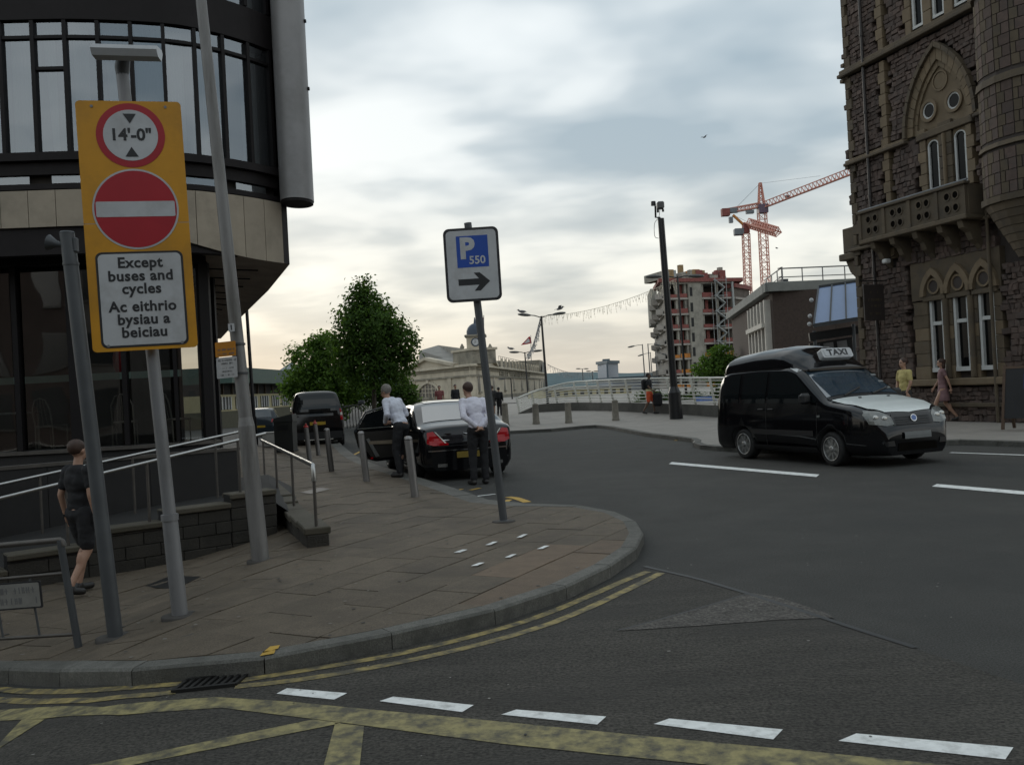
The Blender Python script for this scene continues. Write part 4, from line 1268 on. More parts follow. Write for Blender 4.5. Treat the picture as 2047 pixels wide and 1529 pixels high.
# --- birds
M_GULL = mat('gull_white', (.5, .5, .49), .7); M_GULLG = mat('gull_grey', (.14, .14, .15), .7)
def gull(loc, rz, label, s=1.0, fly=False, dark=False):
    t = thing('gull', label, 'bird', tuple(loc), rz, 'gulls')
    m = MB()
    mw = M_GULLG if dark else M_GULL
    m.ell((0, 0, .14 * s), (.24 * s, .09 * s, .09 * s), Matrix.Rotation(radians(-14), 3, 'Y'))
    m.ell((.22 * s, 0, .26 * s), (.075 * s, .06 * s, .06 * s)); m.cyl((.12 * s, 0, .17 * s), (.21 * s, 0, .25 * s), .06 * s, .05 * s, 8)
    m.build('body', mw, t, False)
    MB().cyl((.28 * s, 0, .26 * s), (.36 * s, 0, .245 * s), .02 * s, .004 * s, 6).build('beak', M_YEL_DAB, t, False)
    for sd in (-1, 1):
        m = MB()
        if fly:
            m.prism([(.1 * s, sd * .06 * s, .17 * s), (.12 * s, sd * .4 * s, .34 * s), (.0, sd * .75 * s, .28 * s), (-.08 * s, sd * .4 * s, .31 * s), (-.12 * s, sd * .06 * s, .16 * s)], (0, 0, .015 * s))
        else:
            m.ell((-.06 * s, sd * .085 * s, .16 * s), (.25 * s, .025 * s, .07 * s), Matrix.Rotation(radians(-8), 3, 'Y'))
        m.build('wing', M_GULLG, t, False)
        if not fly: MB().cyl((0, sd * .03 * s, .07 * s), (0, sd * .03 * s, 0), .008 * s, n=5).build('leg', M_YEL_DAB, t, False)
    m = MB(); m.prism([(-.2 * s, -.04 * s, .1 * s), (-.2 * s, .04 * s, .1 * s), (-.38 * s, .06 * s, .07 * s), (-.38 * s, -.06 * s, .07 * s)], (0, 0, .02 * s)); m.build('tail', mw, t, False)
    return t
gull(D(1043, 627, 70) , pi, 'gull perched on the left head of the gull lamp', 1.1, dark=True)
gull(D(1119, 621, 70), 0, 'gull with raised wings on the right head of the gull lamp', 1.1, fly=True, dark=True)
gull(D(1021, 700, 128), pi, 'gull perched on the farther lamp before the station wing', 1.6, dark=True)
gull(D(1408, 277, 60), .5, 'dark bird gliding high in the open sky', .5, fly=True, dark=True)
gull(D(1553, 498, 110), 2.5, 'tiny dark bird flying right of the crane masts', .6, fly=True, dark=True)
# ================================================================== RIGHT STONE BUILDING
M_RUB = mat('rubble_stone', (.083, .058, .048), .85, var=.28, scale=7, bump=.45, bscale=30, island=.34, dirt=(.07, .056, .05), dscale=2.2)
M_RUBM = mat('rubble_mortar', (.055, .045, .04), .9, var=.25)
M_SAND = mat('sandstone', (.155, .115, .07), .8, var=.2, scale=3, bump=.3, bscale=40, island=.12, dirt=(.16, .125, .08), dscale=1.4)
M_SANDD = mat('sandstone_dark', (.1, .077, .05), .85, var=.28, scale=4, bump=.3, bscale=40, island=.15, dirt=(.06, .05, .04), dscale=2)
M_FRAME = mat('white_window_frame', (.52, .53, .52), .55, var=.1)
M_WGL = mat('window_glass_dark', (.006, .006, .006), .08, var=.3, spec=.12)
M_PIPE = mat('drain_pipe', (.03, .024, .022), .5)
M_LEADB = mat('balcony_rail_lead', (.16, .175, .19), .5, metal=.3)
FC = Vector((12.1, 31.2, 0)); FU = Vector((.30, -.954, 0)).normalized(); FN = Vector((-.954, -.30, 0)).normalized(); FZ = Vector((0, 0, 1))
FRZ = math.atan2(FU.y, FU.x)
def FP(a, z, o=0.0): return FC + FU * a + FN * o + FZ * z
hb_ = thing('stone_building', 'ornate rubble-stone building with pale gothic window arches and stone balcony, behind the taxi', 'building', tuple(FC))
def fbox(mb, a0, a1, z0, z1, o0, o1, bev=0.0, mi=0):
    # box in facade coordinates; a along, o outwards
    mb.box(FP((a0 + a1) / 2, (z0 + z1) / 2, (o0 + o1) / 2), (abs(a1 - a0), abs(o1 - o0), abs(z1 - z0)), rz=FRZ, bev=bev, mi=mi)
    return mb
fbox(MB(), 0.02, 9.5, -.2, 17, -6, -.24).build('wall_core', M_RUBM, hb_)
W2, SPR, RISE = 1.32, 9.05, 2.35
AC = 4.17
def arch_x(h, w, rise):
    """half width of a pointed arch at height h above the springing"""
    R = (w * w + rise * rise) / (2 * w)
    if h >= rise: return 0
    return max(0, sqrt(max(0, R * R - h * h)) - (R - w))
def arch_pt(t, w, rise):
    """point on the right half, t 0..1 from springing to apex (x, h)"""
    R = (w * w + rise * rise) / (2 * w)
    am = math.asin(min(1, rise / R))
    a = am * t
    return (R * cos(a) - (R - w), R * sin(a))
SHW = [(3.56, 4.02), (4.62, 5.08)]                # first-floor lancets
GW = [(3.28, 3.78), (4.24, 4.76), (5.2, 5.74)]    # ground-floor windows
UW = [(3.24, 3.66), (4.08, 4.52), (4.94, 5.4)]
def masked(a, z):
    if 11.93 < z < 12.28 or 8.88 < z < 9.12 or 5.9 < z < 6.2: return True
    if 1.66 < a < 2.02 and z > 5.0: return True
    if 0 <= a < .17: return True
    if SPR <= z and abs(a - AC) < arch_x(z - SPR, W2 + .16, RISE + .22) : return True
    if 7.0 < z < 9.05 and 3.22 < a < 5.42: return True
    if z > 12.2 and 2.9 < a < 5.75: return True
    if 1.2 < z < 5.15 and 2.5 < a < 6.05: return True
    if a > 5.9 and z > 4.6: return True
    return False
stones = []
z = .0
while z < 16.6:
    h = rng.uniform(.11, .2)
    a = .0 - rng.random() * .2
    while a < 9.2:
        w = rng.uniform(.12, .34)
        am, zm = a + w / 2, z + h / 2
        if not (masked(am, zm) or masked(a + .04, zm) or masked(a + w - .04, zm)) and am < 7.4:
            stones.append((a, a + w, z, z + h))
        a += w
    z += h
vis = [s for s in stones if .9 < s[0] < 6.5 and s[2] < 15]
key = lambda s: -(s[1] - s[0]) * (s[3] - s[2]) * (1 if s in visset else 0)
visset = set(vis)
stones.sort(key=lambda s: -(s[1] - s[0]) * (s[3] - s[2]) if s in visset else 0)
rest = MB()
def stone(mb, a0, a1, z0, z1, proud):
    j = lambda: rng.uniform(-.022, .022)
    g_ = .0
    bk = [(a0 + g_ + j(), z0 + g_ + j()), (a1 - g_ + j(), z0 + g_ + j()), (a1 - g_ + j(), z1 - g_ + j()), (a0 + g_ + j(), z1 - g_ + j())]
    i_ = .022
    cx_, cz = (a0 + a1) / 2, (z0 + z1) / 2
    fr = [(q[0] + (i_ if q[0] < cx_ else -i_), q[1] + (i_ * .7 if q[1] < cz else -i_ * .7)) for q in bk]
    vs = [FP(q[0], q[1], -.25) for q in bk] + [FP(q[0], q[1], proud - .03) for q in bk] + [FP(q[0], q[1], proud + j() * .5) for q in fr]
    mb.add(vs, [(k, (k + 1) % 4, 4 + (k + 1) % 4, 4 + k) for k in range(4)] + [(4 + k, 4 + (k + 1) % 4, 8 + (k + 1) % 4, 8 + k) for k in range(4)] + [(8, 9, 10, 11)])
for k, s_ in enumerate(stones):
    pr = rng.uniform(-.03, .02)
    if k < 295:
        m = MB(); stone(m, *s_, pr); m.build('stone', M_RUB, hb_)
    else: stone(rest, *s_, pr)
struct(rest.build('small_stones', M_RUB, hb_), 'stuff')
# quoins, pilaster strip, string courses
z = 0.0; i = 0
while z < 16.5:
    h = .36
    for (a0, a1) in (((.0, .17 if i % 2 else .3)),):
        fbox(MB(), a0, a1, z + .005, z + h - .005, -.3, .03, .012).build('quoin', M_SANDD, hb_)
    if z > 5.2 and not (11.6 < z < 12.1 or 8.7 < z < 9.0 or 5.6 < z < 6.0):
        fbox(MB(), 1.72 - (.09 if i % 2 else 0), 1.95, z + .005, z + h - .005, -.25, .03, .012).build('quoin', M_SAND, hb_)
    z += h; i += 1
for (zz, hh, pr, mt_) in ((11.97, .12, .2, M_SANDD), (12.1, .14, .1, M_SANDD), (8.9, .1, .16, M_SANDD), (9.0, .1, .08, M_SAND), (5.92, .1, .14, M_SANDD)):
    if zz < 9.2 and zz > 8:
        for (a0, a1) in ((-.16, AC - W2 - .05), (AC + W2 + .05, 5.95)):
            fbox(MB(), a0, a1, zz, zz + hh, -.1, pr, .02).build('string_course', mt_, hb_)
    else:
        fbox(MB(), -.2, 5.95, zz, zz + hh, -.1, pr, .02).build('string_course', mt_, hb_)
for zz, pr in ((11.8, .12), (8.8, .1), (12.35, .06)):
    fbox(MB(), -.14, .02, zz, zz + .12, -.8, pr, .01).build('corner_moulding', M_SANDD, hb_)
MB().cyl(FP(1.05, .1, .09), FP(1.05, 17, .09), .055, n=10).build('drain_pipe', M_PIPE, hb_)
for zz in (2.5, 5, 7.6, 10.4, 13): MB().cyl(FP(1.05, zz, .09), FP(1.05, zz + .08, .09), .075, n=10).build('pipe_collar', M_PIPE, hb_)
# big pointed arch: hood, voussoirs, tympanum with round lights
def arch_ring(w0, r0, w1, r1, o0, o1, n, material, name, gap=.006):
    for sd in (-1, 1):
        for k in range(n):
            t0, t1 = k / n, (k + 1) / n
            pts = []
            for (t, w, r_) in ((t0, w0, r0), (t1, w0, r0), (t1, w1, r1), (t0, w1, r1)):
                tt = t + (gap if t == t0 else -gap) * .6
                x, h = arch_pt(min(max(tt, 0), 1), w, r_)
                pts.append(FP(AC + sd * x, SPR + h, o0))
            if sd > 0: pts.reverse()
            m = MB(); m.prism(pts, FN * (o1 - o0)); m.build(name, material, hb_)
arch_ring(W2 + .16, RISE + .24, W2 + .04, RISE + .08, -.08, .12, 8, M_SANDD, 'hood_mould')
arch_ring(W2 + .035, RISE + .07, W2 - .2, RISE - .3, -.1, .02, 9, M_SAND, 'voussoir')
arch_ring(W2 - .205, RISE - .31, W2 - .32, RISE - .5, -.12, -.05, 7, M_SAND, 'inner_voussoir')
pts = []
for k in range(17):
    x, h = arch_pt(k / 16, W2 - .3, RISE - .47); pts.append((x, h))
ol = [FP(AC + x, SPR + h, -.14) for x, h in pts] + [FP(AC - x, SPR + h, -.14) for x, h in reversed(pts[:-1])]
m = MB(); m.prism(ol[::-1], FN * .03); m.build('tympanum', M_SAND, hb_)
FM = lambda a, z_, o: frame4(FP(a, z_, o), FU, FZ)      # x along the wall, y up; FU x FZ points outwards
def ringz(mb, M, r0, r1, z0, z1, n=28):
    vs = []
    for (r_, zz) in ((r0, z0), (r0, z1), (r1, z1), (r1, z0)):
        for k in range(n):
            a = 2 * pi * k / n; vs.append(M @ Vector((r_ * cos(a), r_ * sin(a), zz)))
    fs = [(j * n + k, j * n + (k + 1) % n, ((j + 1) % 4) * n + (k + 1) % n, ((j + 1) % 4) * n + k) for j in range(4) for k in range(n)]
    mb.add(vs, fs); return mb
OS = 1 if FM(0, 0, 0).to_3x3() @ Vector((0, 0, 1)) @ FN > 0 else -1
def FMo(a, z_, o):
    return frame4(FP(a, z_, o), FU * OS, FZ)
for a_ in (3.68, 4.68):
    w_ = ringz(MB(), FMo(a_, 9.68, -.11), .25, .34, 0, .07).build('round_window', M_SAND, hb_)
    ringz(MB(), FMo(a_, 9.68, -.108), .2, .25, 0, .03).build('frame', M_FRAME, w_)
    m = MB(); plate(m, FMo(a_, 9.68, -.105), disc(.2, 28), 0, .006); m.build('pane', M_WGL, w_)
ringz(MB(), FMo(AC, 10.45, -.11), .26, .31, 0, .04).build('medallion_ring', M_SAND, hb_)
m = MB(); plate(m, FMo(AC, 10.45, -.11), disc(.24, 24), 0, .02); m.build('medallion', M_SAND, hb_)
def lancet(a0, a1, z0, z1, name='window'):
    w_ = fbox(MB(), a0 - .02, a1 + .02, z0, z1, -.13, -.11).build(name, M_WGL, hb_)
    r_ = (a1 - a0) / 2; c_ = (a0 + a1) / 2
    for (x0, x1) in ((a0, a0 + .07), (a1 - .07, a1)):
        fbox(MB(), x0, x1, z0, z1 - r_ * .8, -.109, -.06).build('frame', M_FRAME, w_)
    fbox(MB(), a0, a1, z0 - .07, z0 + .02, -.109, -.05).build('sill', M_FRAME, w_)
    m = MB(); P = []
    for k in range(13):
        a = pi * k / 12; P.append((c_ + r_ * cos(a), z1 - r_ * .8 + r_ * .8 * sin(a)))
    Q = [(c_ + (x - c_) * .78, z1 - r_ * .8 + (y - z1 + r_ * .8) * .78) for x, y in P]
    for k in range(12):
        m.prism([FP(*P[k], -.109), FP(*P[k + 1], -.109), FP(*Q[k + 1], -.109), FP(*Q[k], -.109)], FN * .05)
    m.build('arch_frame', M_FRAME, w_)
    m = MB()
    for k in range(12):
        x0, y0 = P[k]; x1, y1 = P[k + 1]
        m.add([FP(x0, y0, -.05), FP(x1, y1, -.05), FP(x1, z1 + .1, -.05), FP(x0, z1 + .1, -.05)], [(0, 1, 2, 3)])
    m.build('window_head', M_SAND, hb_)
    return w_
for a0, a1 in SHW: lancet(a0, a1, 7.15, 8.75)
for a0, a1 in ((3.28, 3.53), (4.06, 4.58), (5.11, 5.32)):
    z = 7.08; i = 0
    while z < 8.85:
        e = .09 if (i % 2 and a0 != 4.06) else 0
        fbox(MB(), a0 - (e if a0 < 4 else 0), a1 + (e if a0 > 5 else 0), z, z + .34, -.25, -.005 if a0 != 4.06 else .01, .01).build('jamb_stone', M_SAND if a0 != 4.06 else M_SANDD, hb_)
        z += .35; i += 1
fbox(MB(), 3.2, 5.42, 8.83, 9.04, -.25, .06, .02).build('window_lintel', M_SANDD, hb_)
MB().cyl(FP(4.32, 7.1, .03), FP(4.32, 8.8, .03), .06, n=10).build('colonnette', M_SAND, hb_)
# balcony
fbox(MB(), 1.15, 5.72, 5.96, 6.1, -.05, .75, .02).build('balcony_slab', M_SANDD, hb_)
for k in range(4):
    a0 = 1.2 + k * 1.125; a1 = a0 + 1.125
    p_ = fbox(MB(), a0 + .1, a1 - .02, 6.1, 6.95, .6, .7).build('balcony_panel', M_SANDD, hb_)
    fbox(MB(), a0 - .04, a0 + .1, 6.1, 6.97, .58, .74, .01).build('balcony_pier', M_SANDD, hb_)
    c_ = (a0 + a1) / 2 + .04
    for dx in (-1, 1):
        for dz_ in (-1, 1):
            rg = ringz(MB(), FMo(c_ + dx * .16, 6.53 + dz_ * .18, .7), .1, .135, 0, .025, 16).build('pierced_ring', M_SANDD, p_)
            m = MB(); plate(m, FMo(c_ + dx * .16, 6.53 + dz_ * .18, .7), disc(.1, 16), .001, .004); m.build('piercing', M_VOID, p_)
fbox(MB(), 1.12, 5.75, 6.95, 7.03, .55, .78, .015).build('balcony_coping', M_SANDD, hb_)
MB().tube([FP(1.12, 7.07, .66), FP(5.75, 7.07, .66)], .03, 8).build('balcony_rail', M_LEADB, hb_)
fbox(MB(), 1.15, 1.25, 6.1, 6.95, 0, .6).build('balcony_end', M_SANDD, hb_); fbox(MB(), 5.62, 5.72, 6.1, 6.95, 0, .6).build('balcony_end', M_SANDD, hb_)
for a_ in (1.7, 2.6, 3.6, 4.6, 5.4):
    m = MB(); P = [FP(a_ - .1, zz, oo) for oo, zz in ((-.05, 5.95), (.68, 5.95), (.62, 5.75), (.4, 5.62), (.3, 5.4), (.1, 5.28), (-.05, 5.1))]
    m.prism(P, FU * .2); m.build('bracket', M_SANDD, hb_)
m = MB(); m.box(FP(1.95, 5.3, .35), (.22, .2, .14), rz=FRZ, bev=.03); fl_ = m.build('floodlight', M_FRAME, hb_)
m = MB(); m.cyl(FP(1.95, 5.35, .3), FP(1.95, 5.5, 0), .02, n=6); m.build('floodlight_arm', M_BLACK, fl_)
# ground-floor windows with blind trefoil heads
fbox(MB(), 2.55, 6.05, 3.9, 5.12, -.3, -.045).build('arcade_backing', M_SANDD, hb_)
for (a0, a1) in GW:
    c_ = (a0 + a1) / 2
    for sd in (-1, 1):
        for k in range(5):
            P = []
            for (t, w, r_) in ((k / 5, .52, .86), ((k + 1) / 5, .52, .86), ((k + 1) / 5, .36, .64), (k / 5, .36, .64)):
                x, h = arch_pt(t, w, r_); P.append(FP(c_ + sd * x, 4.0 + h, -.05))
            if sd > 0: P.reverse()
            m = MB(); m.prism(P, FN * .12); m.build('voussoir', M_SAND, hb_)
    m = MB(); plate(m, FMo(c_, 4.28, -.04), disc(.19, 20), 0, .012); m.build('blind_roundel', M_RUBM, hb_)
    ringz(MB(), FMo(c_, 4.28, -.04), .19, .25, 0, .05, 20).build('roundel_ring', M_SAND, hb_)
    fbox(MB(), c_ - .46, c_ + .46, 3.84, 3.98, -.25, .02, .015).build('window_lintel', M_SANDD, hb_)
    w_ = fbox(MB(), a0, a1, 1.72, 3.84, -.2, -.17).build('window', M_WGL, hb_)
    fbox(MB(), a0 - .02, a0 + .07, 1.72, 3.84, -.169, -.07).build('frame', M_FRAME, w_)
    fbox(MB(), a1 - .07, a1 + .02, 1.72, 3.84, -.169, -.1).build('frame', M_FRAME, w_)
    fbox(MB(), a0 + .07, a1 - .07, 3.08, 3.19, -.169, -.09).build('transom', M_FRAME, w_)
    fbox(MB(), a0 - .02, a1 + .02, 1.63, 1.76, -.169, -.05).build('sill', M_FRAME, w_)
for (a0, a1) in ((2.6, 3.24), (3.82, 4.21), (4.8, 5.17), (5.78, 6.05)):
    z = 1.42; i = 0
    while z < 3.82:
        h = .4
        fbox(MB(), a0 + (.06 if i % 2 and a0 < 3 else 0), a1, z, min(z + h - .008, 3.84), -.25, -.02 if a0 != 2.6 else .0, .012).build('jamb_stone', M_SANDD if i % 3 else M_SAND, hb_)
        z += h; i += 1
for a_ in (4.02, 4.985):
    MB().cyl(FP(a_, 1.45, .02), FP(a_, 3.84, .02), .085, n=10).build('colonnette', M_SANDD, hb_)
fbox(MB(), 2.45, 6.1, 1.2, 1.42, -.25, .14, .03).build('window_ledge', M_SAND, hb_)
fbox(MB(), -.05, 8, .55, .68, -.1, .07, .02).build('base_course', M_SANDD, hb_)
# second-floor sash windows
for (a0, a1) in UW:
    w_ = fbox(MB(), a0, a1, 12.42, 15, -.16, -.13).build('window', M_WGL, hb_)
    for (x0, x1) in ((a0 - .02, a0 + .06), (a1 - .06, a1 + .02)): fbox(MB(), x0, x1, 12.42, 15, -.129, -.06).build('frame', M_FRAME, w_)
    fbox(MB(), a0 + .06, a1 - .06, 13.5, 13.56, -.129, -.08).build('transom', M_FRAME, w_)
    fbox(MB(), a0 - .02, a1 + .02, 12.36, 12.44, -.129, -.05).build('sill', M_FRAME, w_)
for (a0, a1) in ((2.95, 3.2), (3.7, 4.04), (4.56, 4.9), (5.44, 5.7)):
    z = 12.26; i = 0
    while z < 15:
        fbox(MB(), a0 - (.1 if i % 2 and a0 < 3 else 0), a1, z, z + .42, -.25, .0, .012).build('jamb_stone', M_SAND, hb_)
        z += .43; i += 1
# corbelled oriel turret at the right end
TC = 7.15
def turret_ring(mb, r0, z0, r1, z1, n=8, mi=0):
    vs = []
    for (r_, zz) in ((r0, z0), (r1, z1)):
        for k in range(n + 1):
            a = pi * k / n
            vs.append(FP(TC - r_ * cos(a), zz, r_ * sin(a) * .75))
    mb.add(vs, [(k, k + 1, n + 2 + k, n + 1 + k) for k in range(n)] + [tuple(range(n, -1, -1)), tuple(range(n + 1, 2 * n + 2))], mi)
zz = 4.66; r_ = .35
for k in range(7):
    m = MB(); turret_ring(m, r_, zz, r_ + .1, zz + .2); m.build('corbel_course', M_SANDD, hb_)
    zz += .21; r_ += .125
m = MB(); turret_ring(m, 1.3, 6.13, 1.3, 6.3); m.build('turret_moulding', M_SANDD, hb_)
m = MB(); turret_ring(m, 1.19, 6.3, 1.19, 16.5, 8); m.build('turret_core', M_RUBM, hb_)
for (z0, z1) in ((7.6, 7.72), (9.3, 9.5), (11.9, 12.1)):
    m = MB(); turret_ring(m, 1.3, z0, 1.26, z1); m.build('turret_moulding', M_SANDD, hb_)
z = 6.32; i = 0
while z < 16:
    h = .3
    if not any(z0 - .25 < z < z1 for z0, z1 in ((7.6, 7.72), (9.3, 9.5), (11.9, 12.1))):
        for k in range(8):
            a0, a1 = pi * k / 8, pi * (k + 1) / 8
            cuts = [0, .3 if (i + k) % 2 else .5, 1]
            for q in range(2):
                t0 = a0 + (a1 - a0) * cuts[q] + .012; t1 = a0 + (a1 - a0) * cuts[q + 1] - .012
                def tp(t, r_):
                    f_ = (t - a0) / (a1 - a0)
                    p0 = (TC - r_ * cos(a0), r_ * sin(a0) * .75); p1 = (TC - r_ * cos(a1), r_ * sin(a1) * .75)
                    return (p0[0] + (p1[0] - p0[0]) * f_, p0[1] + (p1[1] - p0[1]) * f_)
                P = [tp(t0, 1.19), tp(t1, 1.19), tp(t1, 1.23), tp(t0, 1.23)]
                m = MB(); m.prism([FP(x, z + .01, o_) for x, o_ in P], FZ * (h - .02))
                if k < 6: m.build('turret_stone', (M_SANDD if q == 0 else M_RUB), hb_)
    z += h; i += 1
MB().cyl(FP(5.82, .1, .1), FP(5.82, 17, .1), .05, n=10).build('drain_pipe', M_SANDD, hb_)
# parapet box of the balcony round the corner, seen in profile
fbox(MB(), -.85, -.06, 5.98, 6.85, -1.9, -.2, .02).build('corner_parapet', M_SANDD, hb_)
fbox(MB(), -1.0, -.02, 5.72, 5.96, -2.0, -.1, .03).build('corner_moulding', M_SANDD, hb_)
m = MB(); m.prism([FP(a_, z_, -1.7) for a_, z_ in ((-.85, 5.7), (-.65, 5.3), (-.3, 5.0), (-.02, 4.85), (-.02, 5.7))], FN * 1.4); m.build('corner_corbel', M_SANDD, hb_)
# hanging sign
hs_ = thing('hanging_sign', 'dark hanging sign board on an iron bracket below the balcony', 'sign', tuple(FP(1.5, 0, .5)))
fbox(MB(), 1.47, 1.53, 3.42, 4.6, .15, .95, .01).build('board', mat('sign_board_dark', (.035, .028, .026), .5), hs_)
MB().tube([FP(1.5, 4.72, 0), FP(1.5, 4.72, 1.1)], .02, 6).build('bracket', M_BLACK, hs_)
MB().tube([FP(1.5, 4.9, 0), FP(1.5, 4.76, 1.08)], .012, 6).build('brace', M_BLACK, hs_)
for o_ in (.3, .8): MB().cyl(FP(1.5, 4.6, o_), FP(1.5, 4.72, o_), .01, n=6).build('hanger', M_BLACK, hs_)
Msg = frame4(FP(1.535, 4.0, .55), -FN, FZ)
for i, (yy, ww) in enumerate(((.35, .3), (.1, .5), (-.1, .45), (-.35, .4))): scribble(at(Msg, 0, yy, 0), ww, .09, 0, hs_, mat('dull_gold', (.09, .07, .04), .6), i + 60)
# A-frame board on the pavement
ab = G(2046, 862)
fb = thing('pavement_board', 'black A-frame pavement board with wooden legs at the stone building', 'A-board', tuple(ab), radians(38))
M_WOODB = mat('board_wood', (.085, .05, .03), .6, var=.2, scale=10)
M_PLT = mat('chalk_grey', (.3, .3, .32), .8)
M_BLKBD = mat('blackboard', (.014, .014, .015), .6, var=.3, scale=5)
for sd in (-1, 1):
    Mx = Matrix.Translation((.25, 0, 0))
    p0, p1 = Vector((.0 + .25 + sd * .3, 0, .04)), Vector((.25 + sd * .02, 0, 1.5))
    ax = (p1 - p0).normalized(); nx = Vector((0, 1, 0)).cross(ax)
    Mm = Matrix((nx, Vector((0, 1, 0)), ax)).transposed()
    c = p0.lerp(p1, .56)
    pn2 = MB().box(c, (.03, .78, 1.15), M=Mm).build('panel', M_BLKBD, fb, False)
    for yy in (-.42, .42): MB().box(p0.lerp(p1, .5) + Vector((0, yy, 0)), (.05, .06, (p1 - p0).length), M=Mm).build('leg', M_WOODB, fb, False)
    MB().box(p0.lerp(p1, .96), (.05, .78, .06), M=Mm).build('top_bar', M_WOODB, fb, False)
fb.scale = (1.08, 1.08, 1.08)
Mpst = frame4((-.005, -.2, 1.12), (0, -1, 0), (.19, 0, .98))
m = MB(); plate(m, Mpst, rrect(.26, .34, .01), .02, .03); ps_ = m.build('poster', mat('poster_blue', (.02, .025, .09), .6), fb, False)
ROOT[ps_.name] = Vector((0, 0, 0))
for i, yy in enumerate((.08, -.03, -.11)): scribble(at(Mpst, 0, yy, .0305), .18, .045, 0, ps_, M_PLT, 80 + i)
# ================================================================== BACKGROUND
M_PORT = mat('portland_stone', (.52, .46, .36), .8, var=.2, scale=.35, dirt=(.36, .315, .245), dscale=.25)
M_PORTD = mat('portland_stone_weathered', (.27, .245, .195), .85, var=.3, scale=.5, dirt=(.12, .11, .09), dscale=.4)
M_SLATE = mat('roof_slate', (.2, .19, .17), .7, var=.25, scale=.5)
M_DOME = mat('dome_lead', (.045, .06, .085), .5, metal=.2, var=.2, scale=1)
M_WIN = mat('window_dark', (.035, .035, .035), .15, var=.4, scale=.6)
M_DARKW = mat('dark_void', (.02, .02, .02), .8)
# --- railway station
stn = thing('railway_station', 'pale classical stone station with pediment, domed clock tower and long right wing', 'building', tuple(D(947, 800, 150)))
def xy(px, d): 
    p = D(px, 775, d); return Vector((p.x, p.y, 0))
P0, P1, P2 = xy(947, 150), xy(800, 178), xy(1091, 290)
class Fac:
    def __init__(s, P, Q):
        s.P = P; s.L = (Q - P).length; s.u = (Q - P).normalized()
        n_ = Vector((s.u.y, -s.u.x, 0))
        if n_.dot(-P) < 0: n_ = -n_
        s.n = n_
        s.rz = math.atan2(s.u.y, s.u.x)
    def pt(s, a, z, o=0.0): return s.P + s.u * a + s.n * o + Vector((0, 0, z))
    def px(s, px_, py, o=0.0):
        d = ray(px_, py); P = s.P + s.n * o
        t = P.dot(s.n) / d.dot(s.n)
        q = d * t + Vector((0, 0, CAMH)); return ((q - P).dot(s.u), q.z)
    def box(s, a0, a1, z0, z1, o0, o1, bev=0.0, mb=None):
        mb = mb or MB()
        return mb.box(s.pt((a0 + a1) / 2, (z0 + z1) / 2, (o0 + o1) / 2), (abs(a1 - a0), abs(o1 - o0), abs(z1 - z0)), rz=s.rz, bev=bev)
    def M(s, a, z, o):
        x = s.u if s.u.cross(Vector((0, 0, 1))).dot(s.n) > 0 else -s.u
        return frame4(s.pt(a, z, o), x, Vector((0, 0, 1)))
f1, f2 = Fac(P0, P1), Fac(P0, P2)
zc_ = f1.px(947, 731)[1]
f1.box(0, f1.L, -.2, zc_, -.6, 0).build('end_wall', M_PORT, stn)
f2.box(0, f2.L, -.2, zc_, -.6, 0).build('wing_wall', M_PORT, stn)
for fc in (f1, f2):
    fc.box(-.6, fc.L, zc_ - .1, zc_ + .35, -.5, .7, .08).build('cornice', M_PORT, stn)
    fc.box(-.2, fc.L, zc_ - .55, zc_ - .35, -.5, .25).build('moulding', M_PORTD, stn)
    fc.box(-.2, fc.L, zc_ - 1.75, zc_ - 1.45, -.5, .3).build('moulding', M_PORTD, stn)
    fc.box(-.2, fc.L, .0, .7, -.5, .25).build('base_course', M_PORTD, stn)
def pediment(fc, pl, pr, pa, name):
    a0, z0 = fc.px(*pl, .5); a1, z1 = fc.px(*pr, .5); a2, z2 = fc.px(*pa, .5)
    zb = zc_ + .35
    m = MB(); m.prism([fc.pt(a0, zb, .2), fc.pt(a1, zb, .2), fc.pt(a2, z2 - .3, .2)], fc.n * -3); m.build(name + '_field', M_PORT, stn)
    for a in (a0, a1):
        m = MB(); m.beam(fc.pt(a + (a - a2) * .06, zb + .1, .3), fc.pt(a2, z2 - .1, .3), 1.1, .5); m.build(name + '_cornice', M_PORT, stn)
    m = MB(); m.prism([fc.pt(a0, zb, -.5), fc.pt(a1, zb, -.5), fc.pt(a2, z2 - .1, -.5)], fc.n * (-5 if fc is f1 else -2)); m.build(name + '_roof', M_SLATE, stn)
pediment(f1, (812, 743), (906, 733), (851, 716), 'pediment')
pediment(f2, (969, 733), (993, 736), (981, 708), 'pediment')
# attic block, roofs, clock tower
a_, z_ = f1.px(903, 709)
f1.box(0.0, a_, zc_ + .35, z_ + .3, -4.5, -.2).build('attic_block', M_PORTD, stn)
f1.box(-.3, a_ + .3, z_ + .3, z_ + .7, -4.7, 0).build('attic_coping', M_PORT, stn)
b0, b1, bt = D(836, 704, 185), D(935, 698, 165), D(876, 690, 190)
m = MB(); m.add([(b0.x, b0.y, b0.z - 3), (b1.x, b1.y, b1.z - 3), b1, bt, D(838, 701, 186), (b0.x + 6, b0.y + 30, b0.z - 3), (b1.x + 6, b1.y + 30, b1.z - 3)], [(0, 1, 2, 3, 4), (2, 6, 5, 3), (3, 5, 0, 4)]); m.build('hip_roof', M_SLATE, stn)
ra0, rz0 = f2.px(992, 713, -2); ra1, rz1 = f2.px(1062, 728, -2)
f2.box(ra0, f2.L - 12, zc_ + .35, zc_ + 2.0, -9, -1.0).build('wing_attic', M_PORTD, stn)
for k in range(14):
    t = k / 13; a = ra0 + (f2.L - 14 - ra0) * t
    f2.box(a - .25, a + .25, zc_ + .35, zc_ + 2.5, -1.1, -.7).build('attic_pier', M_PORT, stn)
m = MB()
